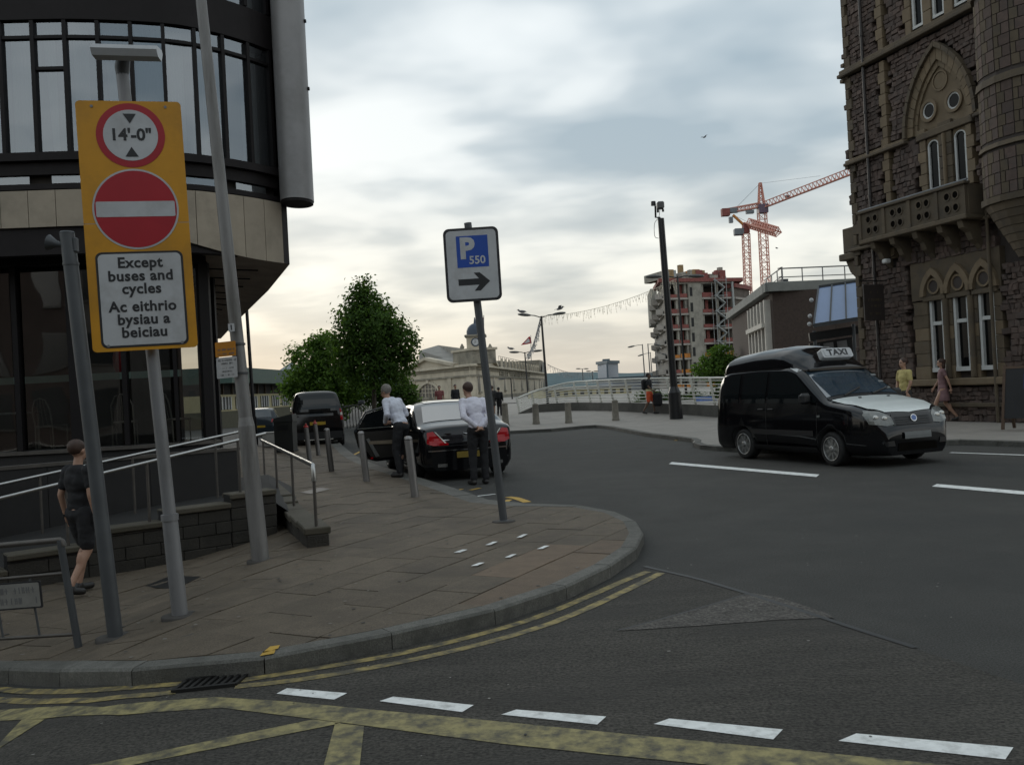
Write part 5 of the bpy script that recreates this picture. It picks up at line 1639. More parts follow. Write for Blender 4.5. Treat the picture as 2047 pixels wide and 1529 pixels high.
for k in range(26):
    a = ra0 + (f2.L - 14 - ra0) * k / 25; m.cyl(f2.pt(a, zc_ + 2.0, -1.5), f2.pt(a, zc_ + 3.0, -1.5), .05, n=4)
m.tube([f2.pt(ra0, zc_ + 3.0, -1.5), f2.pt(f2.L - 14, zc_ + 3.0, -1.5)], .05, 4)
struct(m.build('roof_railing', M_DARKW, stn), 'stuff')
f2.box(f2.L - 12, f2.L, zc_ + .35, zc_ + 4.3, -10, -.5).build('end_block', M_PORTD, stn)
m = MB(); m.prism([f2.pt(f2.L - 12, zc_ + .35, 0), f2.pt(f2.L, zc_ + .35, 0), f2.pt(f2.L - 6, zc_ + 3.8, 0)], f2.n * .5); m.build('end_pediment', M_SLATE, stn)
TD = 168
tl, tr, tb = D(932, 672, TD), D(968, 672, TD), D(949, 700, TD)
tc_ = Vector(((tl.x + tr.x) / 2, TD + 1.5, 0)); tw = tr.x - tl.x
tz0, tz1 = tb.z - 1.5, tl.z
MB().box((tc_.x, tc_.y, (tz0 + tz1) / 2), (tw, tw, tz1 - tz0)).build('clock_tower', M_PORT, stn)
MB().box((tc_.x, tc_.y, tz1), (tw + .7, tw + .7, .45), bev=.1).build('tower_cornice', M_PORTD, stn)
dh = D(950, 647, TD).z - tz1
m = MB(); m.lathe((tc_.x, tc_.y, tz1 + .2), [(tw * .5, 0), (tw * .5, dh * .35), (tw * .44, dh * .6), (tw * .33, dh * .8), (tw * .18, dh * .94), (.15, dh)], 18); m.build('dome', M_DOME, stn)
MB().cyl((tc_.x, tc_.y, tz1 + dh), (tc_.x, tc_.y, tz1 + dh + 1.3), .3, .08, 8).build('finial', M_DOME, stn)
cz = D(948, 684, TD).z
Mc = frame4(Vector((tc_.x, tc_.y - tw / 2 - .02, cz)), Vector((1, 0, 0)), Vector((0, 0, 1)))
m = MB(); plate(m, Mc, disc(.82, 24), 0, .1); clk = m.build('clock_face', M_DOME, stn)
m = MB(); plate(m, Mc, disc(.6, 24), .11, .13); m.build('dial', M_SG_WHT, clk)
for an, l_ in ((100, .5), (215, .36)):
    m = MB(); a = radians(an); m.beam(Mc @ Vector((0, 0, .16)), Mc @ Vector((l_ * cos(a), l_ * sin(a), .16)), .09, .03); m.build('clock_hand', M_SG_BLK, clk)
for px_ in (924, 980):
    c = D(px_, 699, TD); h = D(px_, 687, TD).z - c.z
    m = MB(); m.lathe(c - Vector((0, 0, .6)), [(.5, 0), (.5, .5), (.2, .6), (.45, .6 + h * .4), (.3, .6 + h * .6), (.22, .6 + h * .8), (.05, .6 + h)], 10); m.build('urn', M_PORTD, stn)
# arched window in the end wall
ac, az = f1.px(859, 794, 0); atop = f1.px(859, 767, 0)[1]; aw = abs(f1.px(881, 790, 0)[0] - f1.px(838, 790, 0)[0]) / 2
AH = atop - az
pts = [(aw * cos(pi * k / 20), AH * sin(pi * k / 20)) for k in range(21)]
m = MB(); m.add([f1.pt(ac + x, az + y, .05) for x, y in pts], [tuple(range(21))]); aw_ = m.build('arched_window', M_WIN, stn)
for k in range(20):
    (x0, y0), (x1, y1) = pts[k], pts[k + 1]
    if k % 2 == 0:
        x1, y1 = pts[k + 2]
        m = MB(); m.prism([f1.pt(ac + x0, az + y0, .05), f1.pt(ac + x1, az + y1, .05), f1.pt(ac + x1 * 1.16, az + y1 * 1.16, .05), f1.pt(ac + x0 * 1.16, az + y0 * 1.16, .05)], f1.n * .25); m.build('voussoir', M_PORT, stn)
for x in (-.62, -.3, 0, .3, .62):
    h = AH * sqrt(1 - x * x); w = .14 if abs(x) == .3 else .07
    f1.box(ac + aw * x - w, ac + aw * x + w, az, az + h, .05, .14).build('glazing_bar', M_PORT, aw_)
for y in (.33, .62):
    w = aw * sqrt(1 - y * y); f1.box(ac - w, ac + w, az + AH * y - .05, az + AH * y + .05, .05, .12).build('glazing_bar', M_PORT, aw_)
f1.box(ac - .5, ac + .5, az + AH * 1.02, az + AH * 1.25, .05, .4).build('keystone', M_PORT, stn)
f1.box(ac - aw * 1.2, ac + aw * 1.2, az - .4, az, .0, .35).build('window_sill', M_PORTD, stn)
for a in (1.5, 9, 25): f1.box(a - .7, a + .7, .7, zc_ - 1.75, 0, .2).build('pilaster', M_PORT, stn)
# windows and frieze lettering of the wing
for k in range(9):
    a = 8 + k * 16 if k else 6
    if a > f2.L - 4: continue
    z0 = 1.6
    m = MB(); P = [(-1.1, 0), (1.1, 0), (1.1, 2.0)] + [(1.1 * cos(pi * q / 10), 2.0 + 1.1 * sin(pi * q / 10)) for q in range(1, 10)] + [(-1.1, 2.0)]
    m.add([f2.pt(a + x, z0 + y, .06) for x, y in P], [tuple(range(len(P)))]); w_ = m.build('arched_window', M_WIN, stn)
    f2.box(a - .08, a + .08, z0, z0 + 3, .06, .12).build('glazing_bar', M_PORT, w_)
    f2.box(a - 1.4, a + 1.4, z0 - .3, z0, 0, .3).build('window_sill', M_PORTD, stn)
for k in range(3):
    a = f2.L - 3 - k * 6
    f2.box(a - .9, a + .9, 1.5, 4.6, .05, .09).build('window', M_WIN, stn)
Ml = f2.M(62, zc_ - .95 - .05, .08)
lt = textmesh('GREAT WESTERN RAILWAY', 2.3, Ml, 0, .08, bold=.03, font_sx=2.1)
lt.build('lettering', M_PORTD, stn)
# kiosk, flags
kk = thing('kiosk', 'low dark kiosk in front of the station wing, left of the white railing', 'kiosk', tuple(D(1029, 826, 85)))
c = D(1029, 817, 85); kw_ = D(1043, 817, 85).x - D(1017, 817, 85).x; kh = D(1029, 806, 85).z - D(1029, 828, 85).z
MB().box(c, (kw_, 1.2, kh)).build('body', mat('kiosk_dark', (.06, .055, .05), .7), kk)
MB().box(c + Vector((0, 0, kh / 2)), (kw_ + .2, 1.5, .1)).build('roof', M_DARKW, kk)
for q in (-.3, .3): MB().box(c + Vector((q * kw_, -.62, 0)), (.3, .04, kh * .7)).build('panel', mat('kiosk_panel', (.12, .11, .1), .6), kk)
M_FLAGR = mat('flag_red', (.35, .02, .03), .7, var=.25, scale=2); M_FLAGW = mat('flag_white', (.5, .5, .5), .7)
def flag(label, top, bot, dist, pts, ncol):
    t = thing('flag', label, 'flag', tuple(D(bot[0], bot[1], dist)))
    MB().cyl(D(*bot, dist), D(*top, dist), .1, .07, 6).build('pole', M_POLE, t)
    m = MB(); P = [D(x, y, dist) for x, y in pts]; m.prism(P, (0, .12, 0)); m.build('cloth', M_FLAGR, t)
    m = MB(); c = sum(P, Vector()) / len(P); Q = [p.lerp(c, .45) + Vector((0, -.04, 0)) for p in P]; m.prism(Q, (0, .03, 0)); m.build('emblem', M_FLAGW, t)
flag('red and white flag streaming left near the farther gull lamp', (1061, 670), (1062, 724), 230, [(1058, 672), (1061, 675), (1063, 686), (1054, 688), (1041, 690), (1049, 682)], 0)
flag('small red and white flag hanging from the clock tower dome', (967, 630), (967, 664), 168, [(967, 632), (968, 650), (966, 657), (963, 655), (964, 640)], 0)
# --- low green-roofed building far left
M_GREEN = mat('green_roof_sheet', (.035, .075, .062), .5, var=.15)
M_BUFF = mat('buff_wall', (.42, .37, .22), .8, var=.12)
lo = thing('low_building', 'low building with flat dark green roof and buff wall, behind the parked hatchback', 'building', tuple(D(530, 830, 75)))
fl = Fac(xy(430, 62), xy(640, 92))
def zz_(py, px_=530): return fl.px(px_, py)[1]
fl.box(0, fl.L, zz_(768), zz_(741), -6, 1.2).build('roof_fascia', M_GREEN, lo)
fl.box(0, fl.L, zz_(788), zz_(768), -5, -.3).build('clerestory', M_DARKW, lo)
for k in range(22): fl.box(k * 2, k * 2 + .15, zz_(788), zz_(768), -.3, -.15).build('clerestory_post', mat('brown_post', (.1, .075, .055), .7), lo)
fl.box(0, fl.L, zz_(816), zz_(787), -5, 0).build('wall', M_BUFF, lo)
fl.box(0, fl.L, -.3, zz_(816), -5, .3).build('base_wall', mat('olive_base', (.07, .065, .04), .8), lo)
for k in range(14):
    a = 1 + k * 3.0
    w_ = fl.box(a, a + 1.9, zz_(813), zz_(791), 0, .05).build('window', M_WIN, lo)
    for q in (0, .63, 1.27, 1.8): fl.box(a + q, a + q + .14, zz_(813), zz_(791), .05, .1).build('frame', M_FRAME, w_)
py = thing('glass_pyramid_roof', 'small pyramid roof light rising behind the green-roofed building', 'building', tuple(D(580, 745, 95)))
c0, c1, ap = D(554, 744, 95), D(612, 742, 95), D(583, 724, 98)
m = MB(); m.add([c0, c1, c1 + Vector((0, 3, 0)), c0 + Vector((0, 3, 0)), ap], [(0, 1, 4), (1, 2, 4), (2, 3, 4), (3, 0, 4)]); m.build('roof', mat('pyramid_glass', (.12, .15, .16), .25), py)
MB().box((c0 + c1) / 2 + Vector((0, 1.5, -.5)), ((c1 - c0).length, 3, .9)).build('drum', M_GREEN, py)
for k in range(7):
    p = c0.lerp(c1, k / 6); m = MB(); m.beam(p, ap, .05, .05); m.build('rib', M_GREEN, py)
# --- trees
M_LEAF = leafmat('leaf_dark', (.052, .10, .024))
M_LEAF2 = leafmat('leaf_mid', (.075, .14, .03))
M_LEAF3 = leafmat('leaf_light', (.11, .2, .04), .4)
M_BARK = mat('bark', (.06, .048, .036), .9, var=.3, scale=8)
def crown_mesh(lobes, dist, n_leaf, size, seed, mats, clump=.3, yscale=.9):
    r_ = random.Random(seed)
    pxm = dist / FPX
    L_ = []
    for (x, y, r) in lobes:
        c = D(x, y, dist); c.y += r_.uniform(-.4, .4) * r * pxm
        L_.append((c, r * pxm))
    wts = [r ** 2.2 for _, r in L_]
    mb = MB()
    nc = n_leaf // 13
    for _ in range(nc):
        c, r = r_.choices(L_, wts)[0]
        d = Vector((r_.gauss(0, 1), r_.gauss(0, 1), r_.gauss(0, 1))).normalized()
        rad = r * (r_.uniform(.35, 1.0) ** .45) * r_.uniform(.85, 1.08)
        cc_ = c + Vector((d.x, d.y * yscale, d.z)) * rad
        mi = 0 if r_.random() < .6 else 1
        for _ in range(13):
            q = cc_ + Vector((r_.gauss(0, 1), r_.gauss(0, 1), r_.gauss(0, .8))) * clump * .5
            n_ = (d + Vector((r_.gauss(0, .7), r_.gauss(0, .7), r_.gauss(.5, .7)))).normalized()
            x = n_.orthogonal().normalized(); y = n_.cross(x)
            a = r_.uniform(0, 6.28); x, y = x * cos(a) + y * sin(a), y * cos(a) - x * sin(a)
            s_ = size * r_.uniform(.6, 1.25)
            mb.add([q - x * s_ * .5, q - y * s_ * .32 + n_ * s_ * .08, q + x * s_ * .55, q + y * s_ * .32 + n_ * s_ * .08], [(0, 1, 2, 3)], mi)
    return mb, L_
def tree(label, lobes, dist, trunk, n_leaf, size, seed, mats, cat='tree', name='broadleaf_tree', group=None, clump=.3):
    b = Vector((D(trunk[0], trunk[1], dist).x, dist, 0.1))
    t = thing(name, label, cat, tuple(b), 0, group)
    top = D(trunk[2], trunk[3], dist)
    mid = b.lerp(top, .5) + Vector((.1, 0, 0))
    MB().tube([b, mid, top], [trunk[4], trunk[4] * .75, trunk[4] * .35], 9).build('trunk', M_BARK, t)
    mb, L_ = crown_mesh(lobes, dist, n_leaf, size, seed, mats, clump)
    r_ = random.Random(seed)
    for c, r in L_[:9]:
        s_ = b.lerp(top, r_.uniform(.5, .9))
        MB().tube([s_, s_.lerp(c, .5) + Vector((0, 0, .15)), c], [trunk[4] * .35, trunk[4] * .22, trunk[4] * .1], 6).build('limb', M_BARK, t)
    struct(mb.build('crown', mats, t), 'stuff') if False else mb.build('crown', mats, t)
    return t
tree('tall dark conical tree standing left of the parking sign, behind the black car', [(726, 566, 12), (724, 582, 20), (724, 604, 34), (738, 630, 44), (703, 645, 38), (770, 652, 40), (742, 665, 60), (803, 684, 32), (765, 700, 56), (700, 690, 42), (812, 716, 20), (738, 726, 55), (790, 735, 34), (690, 720, 30), (754, 628, 22)], 45, (748, 850, 738, 640, .13), 17500, .19, 5, [M_LEAF, M_LEAF2], clump=.42)
tree('lighter bushy tree left of the tall dark conical tree, behind the people carrier', [(598, 706, 18), (628, 692, 18), (652, 676, 18), (642, 702, 34), (608, 738, 36), (662, 722, 40), (596, 768, 32), (640, 765, 42), (690, 762, 42), (578, 784, 18), (620, 800, 30), (672, 800, 38)], 50, (640, 850, 640, 720, .11), 13000, .2, 8, [M_LEAF3, M_LEAF2], clump=.42)
tree('low dense tree filling the gap between the dark trunk and the station arch', [(790, 768, 30), (813, 786, 24), (780, 795, 30), (748, 775, 25), (722, 788, 30), (826, 800, 14), (760, 800, 25)], 52, (776, 850, 780, 780, .09), 9000, .15, 9, [M_LEAF, M_LEAF2])
tree('bright green shrub-like tree between the half-built block and the taxi roof', [(1425, 722, 24), (1446, 708, 20), (1404, 740, 20), (1455, 735, 28), (1436, 745, 30)], 62, (1430, 800, 1430, 730, .1), 6000, .2, 12, [M_LEAF3, M_LEAF2])
# dark railings beside the people carrier
dr_ = thing('dark_railing', 'dark upright railings between the people carrier and the open car door', 'railing', tuple(G(702, 858)))
c0 = G(688, 858); c1 = G(725, 852); 
for k in range(7):
    p = c0.lerp(c1, k / 6); MB().cyl(p, p + Vector((-.03, 0, 1.05)), .022, n=6).build('bar', M_BLACK, dr_)
MB().tube([c0 + Vector((-.03, 0, 1.05)), c1 + Vector((-.03, 0, 1.05))], .03, 6).build('top_rail', M_BLACK, dr_)
MB().box(c1 + Vector((0, 0, 1.15)), (.3, .2, .18), bev=.03).build('cap_box', M_POLE_D, dr_)
# --- white bridge railing on its low wall
M_RAILW = mat('railing_white', (.62, .61, .55), .5, var=.12, scale=2)
M_PARW = mat('parapet_wall', (.09, .085, .075), .85, var=.3, scale=2)
br = thing('bridge_railing', 'long bowed white railing on a low dark wall across the plaza', 'railing', tuple(G(1240, 824)))
BQ = [(1036, 827, 826, 795), (1066, 824.5, 813, 783), (1082, 823.5, 808, 778), (1131, 821, 805, 766), (1164, 820.5, 804.5, 762.5), (1199, 821, 805, 760.5), (1240, 822, 805, 758.5), (1281, 824, 805.5, 757), (1340, 827.5, 807, 756), (1400, 831, 809, 755.5), (1470, 836, 812, 755), (1560, 842, 816, 754)]
B0, B1, B2 = [], [], []
for (x, yb, yw, yt) in BQ:
    g_ = G(x, yb); B0.append(g_); B1.append(D(x, yw, g_.y)); B2.append(D(x, yt, g_.y))
B0, B1, B2 = crom(B0, 5), crom(B1, 5), crom(B2, 5)
m = MB(); nB = len(B0)
vs = []
for i in range(nB):
    for q in ((B0[i].x, B0[i].y, B0[i].z - .3), tuple(B1[i]), (B1[i].x, B1[i].y + .35, B1[i].z), (B0[i].x, B0[i].y + .35, B0[i].z - .3)): vs.append(q)
m.add(vs, [(i * 4 + j, (i + 1) * 4 + j, (i + 1) * 4 + (j + 1) % 4, i * 4 + (j + 1) % 4) for i in range(nB - 1) for j in range(4)])
m.build('low_wall', M_PARW, br)
MB().tube([p + Vector((0, .15, 0)) for p in B2], .05, 8).build('top_rail', M_RAILW, br)
for k in range(7):
    t = .1 + .8 * k / 6
    MB().tube([a.lerp(b, t) + Vector((0, .15, 0)) for a, b in zip(B1, B2)], .022, 5).build('bar', M_RAILW, br)
acc = 0; last = None
for i in range(0, nB):
    p = B1[i]
    if last is None or (p - last).length > 1.25:
        last = p
        h = (B2[i] - p).length
        m = MB(); m.beam(p + Vector((.1 * h, .2, -.05)), B2[i] + Vector((-.12 * h, .15, .0)), .1, .06, up=(0, 1, 0)); m.build('post', M_RAILW, br)
# --- things seen through and over the railing
hd = thing('hedge', 'dark green hedge growing behind the right half of the white railing', 'hedge', tuple(D(1370, 830, 62)))
mb, _ = crown_mesh([(1280 + k * 14, 800 - (k % 3) * 4, 14) for k in range(14)], 62, 5000, .16, 21, None, .25); mb.build('foliage', [M_LEAF, M_LEAF2], hd)
tn = thing('market_stall', 'low stall with a blue striped cover behind the railing, left of the taxi', 'stall', tuple(D(1415, 820, 55)))
a_, b_ = D(1385, 797, 55), D(1438, 795, 55)
m = MB(); m.prism([a_ + Vector((0, 0, -.5)), b_ + Vector((0, 0, -.5)), b_ + Vector((-.2, .5, .1)), a_ + Vector((.2, .5, .1))], (0, .05, 0)); m.build('cover', mat('tarp_blue', (.08, .14, .35), .6, var=.5, scale=3, streak=(3, 1, 1)), tn)
for q in (a_, b_): MB().cyl(q + Vector((0, 0, -1.5)), q + Vector((0, 0, -.4)), .03, n=6).build('post', M_POLE, tn)
lw_ = thing('terrace_building', 'low buff terrace with a row of dark windows seen through the left railing', 'building', tuple(D(1170, 800, 115)))
fa = Fac(xy(1085, 112), xy(1262, 118))
fa.box(0, fa.L, -.2, fa.px(1170, 777)[1], -4, 0).build('wall', M_BUFF, lw_)
fa.box(0, fa.L, fa.px(1170, 777)[1], fa.px(1170, 775)[1], -4, .3).build('roof', M_SLATE, lw_)
for k in range(11):
    a = .6 + k * fa.L / 11
    w_ = fa.box(a, a + .55, fa.px(1170, 789)[1], fa.px(1170, 781)[1], 0, .05).build('window', M_WIN, lw_)
fa.box(0, fa.L, -.2, fa.px(1170, 793)[1], 0, 1.5).build('planting_strip', mat('planting_dark', (.03, .045, .02), .9, var=.4, scale=2), lw_)
du_ = thing('drum_building', 'distant pale faceted building with a square roof vent, over the railing', 'building', tuple(D(1216, 757, 260)))
q0, q1, q2 = D(1196, 758, 260), D(1215, 758, 250), D(1237, 757, 258); ht = D(1216, 727, 255).z
M_DRUM = mat('drum_cladding', (.42, .45, .5), .7, var=.08); M_DRUMD = mat('drum_trim', (.12, .16, .19), .6)
for a, b in ((q0, q1), (q1, q2)):
    m = MB(); m.prism([(a.x, a.y, -.5), (b.x, b.y, -.5), (b.x, b.y, ht), (a.x, a.y, ht)], (0, .5, 0)); m.build('wall', M_DRUM, du_)
m = MB(); m.prism([(q0.x - .5, q0.y, ht), (q1.x, q1.y - .6, ht), (q2.x + .5, q2.y, ht), (q1.x, q1.y + 9, ht)], (0, 0, .8)); m.build('roof', M_DRUMD, du_)
MB().cyl((q1.x, q1.y - .1, -.5), (q1.x, q1.y - .1, ht), .25, n=6).build('corner_post', M_DRUMD, du_)
v_ = D(1214, 727, 256); MB().box((v_.x, v_.y + 3, (v_.z + D(1214, 717, 256).z) / 2), (2.0, 2.0, D(1214, 717, 256).z - v_.z)).build('roof_vent', M_DRUMD, du_)
ls = thing('long_shed', 'long low dark-roofed shed beyond the railing, right of the pale faceted building', 'building', tuple(D(1270, 757, 240)))
fs_ = Fac(xy(1225, 238), xy(1330, 244))
fs_.box(0, fs_.L, -.5, fs_.px(1270, 757)[1], -8, 0).build('wall', M_DRUM, ls); fs_.box(-.5, fs_.L, fs_.px(1270, 757)[1], fs_.px(1270, 752)[1], -8.5, .6).build('roof', M_DRUMD, ls)
# hills
m = MB(); vs = []
R_ = [(-2600, 60), (-1500, 100), (-600, 90), (0, 62), (230, 56), (380, 46), (560, 36), (760, 28), (1000, 34), (1500, 60), (2600, 40)]
pk_ = crom([Vector((x, 0, z)) for x, z in R_], 6)
for p in pk_: vs += [(p.x, 3300, -20), (p.x, 3600, p.z + 4 * noise.noise(Vector((p.x * .01, 0, 0)))), (p.x, 4200, -20)]
k = len(pk_)
m.add(vs, [(3 * i + j, 3 * i + 3 + j, 3 * i + 4 + j, 3 * i + 1 + j) for i in range(k - 1) for j in (0, 1)], 0, True)
struct(m.build('hills', mat('hill_vegetation_haze', (.075, .12, .13), .95, var=.2, scale=.01)))  # bluish haze of the distance is mixed into the green
# --- half-built block
M_CONC = mat('raw_concrete', (.31, .29, .25), .85, var=.2, scale=.5, dirt=(.17, .16, .14), dscale=.4)
M_CONCL = mat('slab_edge', (.36, .33, .3), .85, var=.2, scale=1)
M_REDB = mat('red_barrier', (.22, .065, .055), .7, var=.35, scale=1.5)
M_ORGB = mat('orange_barrier', (.45, .17, .03), .7, var=.3, scale=1.5)
M_INT = mat('raw_interior', (.12, .1, .085), .9, var=.5, scale=.6)
M_SCAF = mat('scaffold_grey', (.34, .36, .36), .5, metal=.3)
M_TIMB = mat('formwork_timber', (.3, .2, .1), .8, var=.3, scale=1.5)
cb_ = thing('half_built_block', 'half-built concrete block with open floors, red barriers and a scaffold stair', 'building', tuple(D(1400, 757, 202)))
fA = Fac(xy(1334, 200), xy(1478, 206)); fB = Fac(xy(1334, 200), xy(1311, 250))
ys = [564, 595, 626, 656, 686, 715, 745, 775]
zs_ = [fA.px(1380, y)[1] for y in ys]
def apx(x, f=None): return (f or fA).px(x, 680)[0]
for i, z in enumerate(zs_):
    q_ = fB.u * 16
    m = MB(); m.prism([fA.pt(-.2, z - .4, .15), fA.pt(fA.L, z - .4, .15), fA.pt(fA.L, z - .4) + q_, fA.pt(-.2, z - .4) + q_], (0, 0, .4)); m.build('floor_slab', M_CONCL, cb_)
q_ = fB.u * 7; q2 = fB.u * 15
m = MB(); m.prism([fA.pt(1.5, -.5) + q_, fA.pt(fA.L - 1, -.5) + q_, fA.pt(fA.L - 1, -.5) + q2, fA.pt(1.5, -.5) + q2], (0, 0, zs_[0])); m.build('inner_core', M_INT, cb_)
ca0, ca1 = apx(1380), apx(1406)
fA.box(ca0, ca1, -.5, zs_[0] - .4, -6, .35).build('lift_shaft', M_CONC, cb_)
for i in range(len(zs_) - 1):
    fA.box(ca0 + .3, ca0 + .95, zs_[i + 1] + .3, zs_[i + 1] + 2.3, .35, .4).build('shaft_opening', M_DARKW, cb_)
    h0 = zs_[i + 1]
    for x in (1338, 1358, 1376, 1410, 1440, 1470):
        a = apx(x); fA.box(a - .25, a + .25, h0, zs_[i] - .4, -.9, -.2).build('column', M_CONC, cb_)
    for (xa, xb) in ((1339, 1357), (1359, 1378), (1408, 1430), (1452, 1472)):
        a0, a1 = apx(xa), apx(xb); r_ = rng.random()
        fA.box(a0, a1, h0 + .05, h0 + rng.uniform(.7, 1.15), .02, .1).build('barrier', M_REDB if i < 4 else (M_ORGB if r_ < .8 else M_REDB), cb_)
        if i < 4 and r_ < .7:
            fA.box(a0 + (a1 - a0) * .55, a0 + (a1 - a0) * rng.uniform(.7, .95), h0 + .05, zs_[i] - .5, -1.6, -1.4).build('red_panel', M_REDB, cb_)
        if r_ > .4:
            fA.box(a0 + .4, a0 + 1.0, h0, zs_[i] - .5, -2.2, -2).build('timber_prop', M_TIMB, cb_)
# left flank with staggered balconies
for i in range(len(zs_) - 1):
    for k in range(3):
        a0 = 1 + k * 15
        m = MB(); m.prism([fB.pt(a0, zs_[i + 1] - .1, 0), fB.pt(a0 + 13, zs_[i + 1] - .1, 0), fB.pt(a0, zs_[i + 1] - .1, 1.6)], (0, 0, 1.2)); m.build('balcony', M_CONCL, cb_)
fB.box(.3, fB.L, -.5, zs_[0], -.8, -.4).build('flank_wall', mat('flank_grey', (.2, .19, .175), .8, var=.25, scale=.4), cb_)
fB.box(fB.L - 18, fB.L, zs_[2], zs_[0] + 2, -.6, 1.0).build('safety_net', mat('net_grey', (.26, .25, .22), .9, var=.2), cb_)
# top deck formwork
q_ = fB.u * 18
m = MB(); m.prism([fA.pt(-1.2, zs_[0], .8), fA.pt(fA.L + 2, zs_[0], .8), fA.pt(fA.L + 2, zs_[0]) + q_, fA.pt(-1.2, zs_[0]) + q_], (0, 0, .8)); m.build('deck_edge', M_REDB, cb_)
for k in range(26):
    a = rng.uniform(0, fA.L); h = rng.uniform(.6, 2.2)
    fA.box(a, a + rng.uniform(.4, 2.2), zs_[0] + .8, zs_[0] + .8 + h, -rng.uniform(1, 9), -rng.uniform(0, .6)).build('formwork', rng.choice([M_REDB, M_TIMB, M_CONC, M_ORGB, M_SCAF, M_REDB]), cb_)
fA.box(apx(1375), apx(1383), zs_[0] + .8, zs_[0] + 4.2, -3, -2).build('core_formwork', M_TIMB, cb_)
fA.box(apx(1455), apx(1462), zs_[0] + .8, zs_[0] + 3.6, -3, -2).build('core_formwork', M_CONC, cb_)
fA.box(apx(1418), apx(1452), zs_[0] + .8, zs_[0] + 2.2, -7, -3).build('site_cabin', mat('cabin_grey', (.16, .18, .17), .6), cb_)
m = MB()
for x in (1426, 1448): 
    for o_ in (.5, 2.0): m.cyl(fA.pt(apx(x), -.5, o_), fA.pt(apx(x), zs_[0] + 1, o_), .07, n=5)
for z in zs_:
    for o_ in (.5, 2.0): m.tube([fA.pt(apx(1424), z + .2, o_), fA.pt(apx(1450), z + .2, o_)], .06, 4)
struct(m.build('scaffold_frame', M_SCAF, cb_), 'stuff')
for i in range(len(zs_) - 1):
    zm = (zs_[i] + zs_[i + 1]) / 2
    for (x0, za, x1, zb) in ((1428, zs_[i], 1447, zm), (1447, zm, 1430, zs_[i + 1])):
        m = MB(); m.beam(fA.pt(apx(x0), za + .3, 1.2), fA.pt(apx(x1), zb + .3, 1.2), .9, .22 if x0 < x1 else .12); m.build('stair_flight', M_SCAF, cb_)
MB().cyl(fA.pt(apx(1471), -.5, .3), fA.pt(apx(1468), zs_[0], .3), .3, n=8).build('waste_chute', M_SCAF, cb_)
fC = Fac(xy(1478, 206), xy(1508, 214))
fC.box(0, fC.L, -.5, fC.px(1485, 578)[1], -3, 0).build('rear_block', M_INT, cb_)
fC.box(-.5, fC.L, fC.px(1485, 578)[1], fC.px(1485, 570)[1], -3, .6).build('rear_deck', M_REDB, cb_)
for y in (600, 625, 650, 680): fC.box(0, fC.L, fC.px(1485, y)[1], fC.px(1485, y - 4)[1], 0, .4).build('floor_slab', M_CONCL, cb_)
# --- tower cranes
M_CRANE = mat('crane_red', (.55, .23, .17), .5, var=.2, scale=1); M_CRANEG = mat('crane_grey', (.16, .18, .2), .6)
def lattice(mb, p0, p1, w, n, r=.09, tri=False, w1=None):
    p0, p1 = Vector(p0), Vector(p1); w1 = w if w1 is None else w1
    z = (p1 - p0).normalized(); x = Vector((0, 1, 0)); x = (x - z * x.dot(z)).normalized(); y = z.cross(x)
    cs = [(-1, -1), (1, -1), (1, 1), (-1, 1)] if not tri else [(-1, -1), (1, -1), (0, 1)]
    def c(k, t): 
        ww = w + (w1 - w) * t
        return p0.lerp(p1, t) + x * (cs[k][0] * ww / 2) + y * (cs[k][1] * ww / 2)
    for k in range(len(cs)): mb.beam(c(k, 0), c(k, 1), r * 2, r * 2)
    for i in range(n):
        for k in range(len(cs)):
            k2 = (k + 1) % len(cs)
            mb.beam(c(k, i / n), c(k2, (i + 1) / n), r * 1.1, r * 1.1)
            mb.beam(c(k, (i + 1) / n), c(k2, (i + 1) / n), r * 1.1, r * 1.1)
    return mb
DC = 232
cr1 = thing('tower_crane', 'taller red tower crane with long jib rising to the right behind the stone building', 'crane', tuple(D(1538, 757, DC)))
lattice(MB(), D(1541, 770, DC), D(1523, 424, DC), 1.9, 24, .11).build('mast', M_CRANE, cr1)
lattice(MB(), D(1523, 424, DC), D(1519.5, 366, DC), 1.7, 5, .12, w1=.5).build('apex_tower', M_CRANE, cr1)
MB().box(D(1524, 418, DC), (2.4, 2.4, 2.2)).build('slewing_ring', mat('crane_mauve', (.12, .08, .12), .5), cr1)
lattice(MB(), D(1526, 410, DC), D(1790, 308, DC - 30), 1.5, 34, .1, tri=True).build('jib', M_CRANE, cr1)
MB().box(D(1574, 393, DC - 5), (1.2, 1.0, .5)).build('trolley', M_CRANEG, cr1)
lattice(MB(), D(1521, 410, DC), D(1446, 424, DC + 3), 1.1, 10, .13).build('counter_jib', M_CRANE, cr1)
MB().box(D(1450, 425, DC + 2), (2.0, 1.8, 1.9)).build('counterweight', M_REDB, cr1)
MB().box(D(1465, 421, DC + 2), (2.6, 1.5, 1.2)).build('winch_house', M_CRANEG, cr1)
MB().box(D(1499, 424, DC), (1.9, 1.3, .8)).build('cab', M_CRANEG, cr1)
m = MB(); m.beam(D(1519.5, 367, DC), D(1470, 417, DC + 2), .07, .07); m.build('tie_rope', M_CRANEG, cr1)
m = MB(); m.beam(D(1519.5, 367, DC), D(1640, 352, DC - 12), .05, .05); m.build('tie_rope', M_CRANEG, cr1)
DC2 = 215
cr2 = thing('tower_crane', 'shorter red tower crane with grey counterweight, left of the taller crane', 'crane', tuple(D(1500, 757, DC2)))
lattice(MB(), D(1503, 770, DC2), D(1491, 468, DC2), 1.5, 24, .1).build('mast', M_CRANE, cr2)
MB().box(D(1491, 457, DC2), (1.5, 1.6, 2.4), bev=.1).build('slewing_cab', M_REDB, cr2)
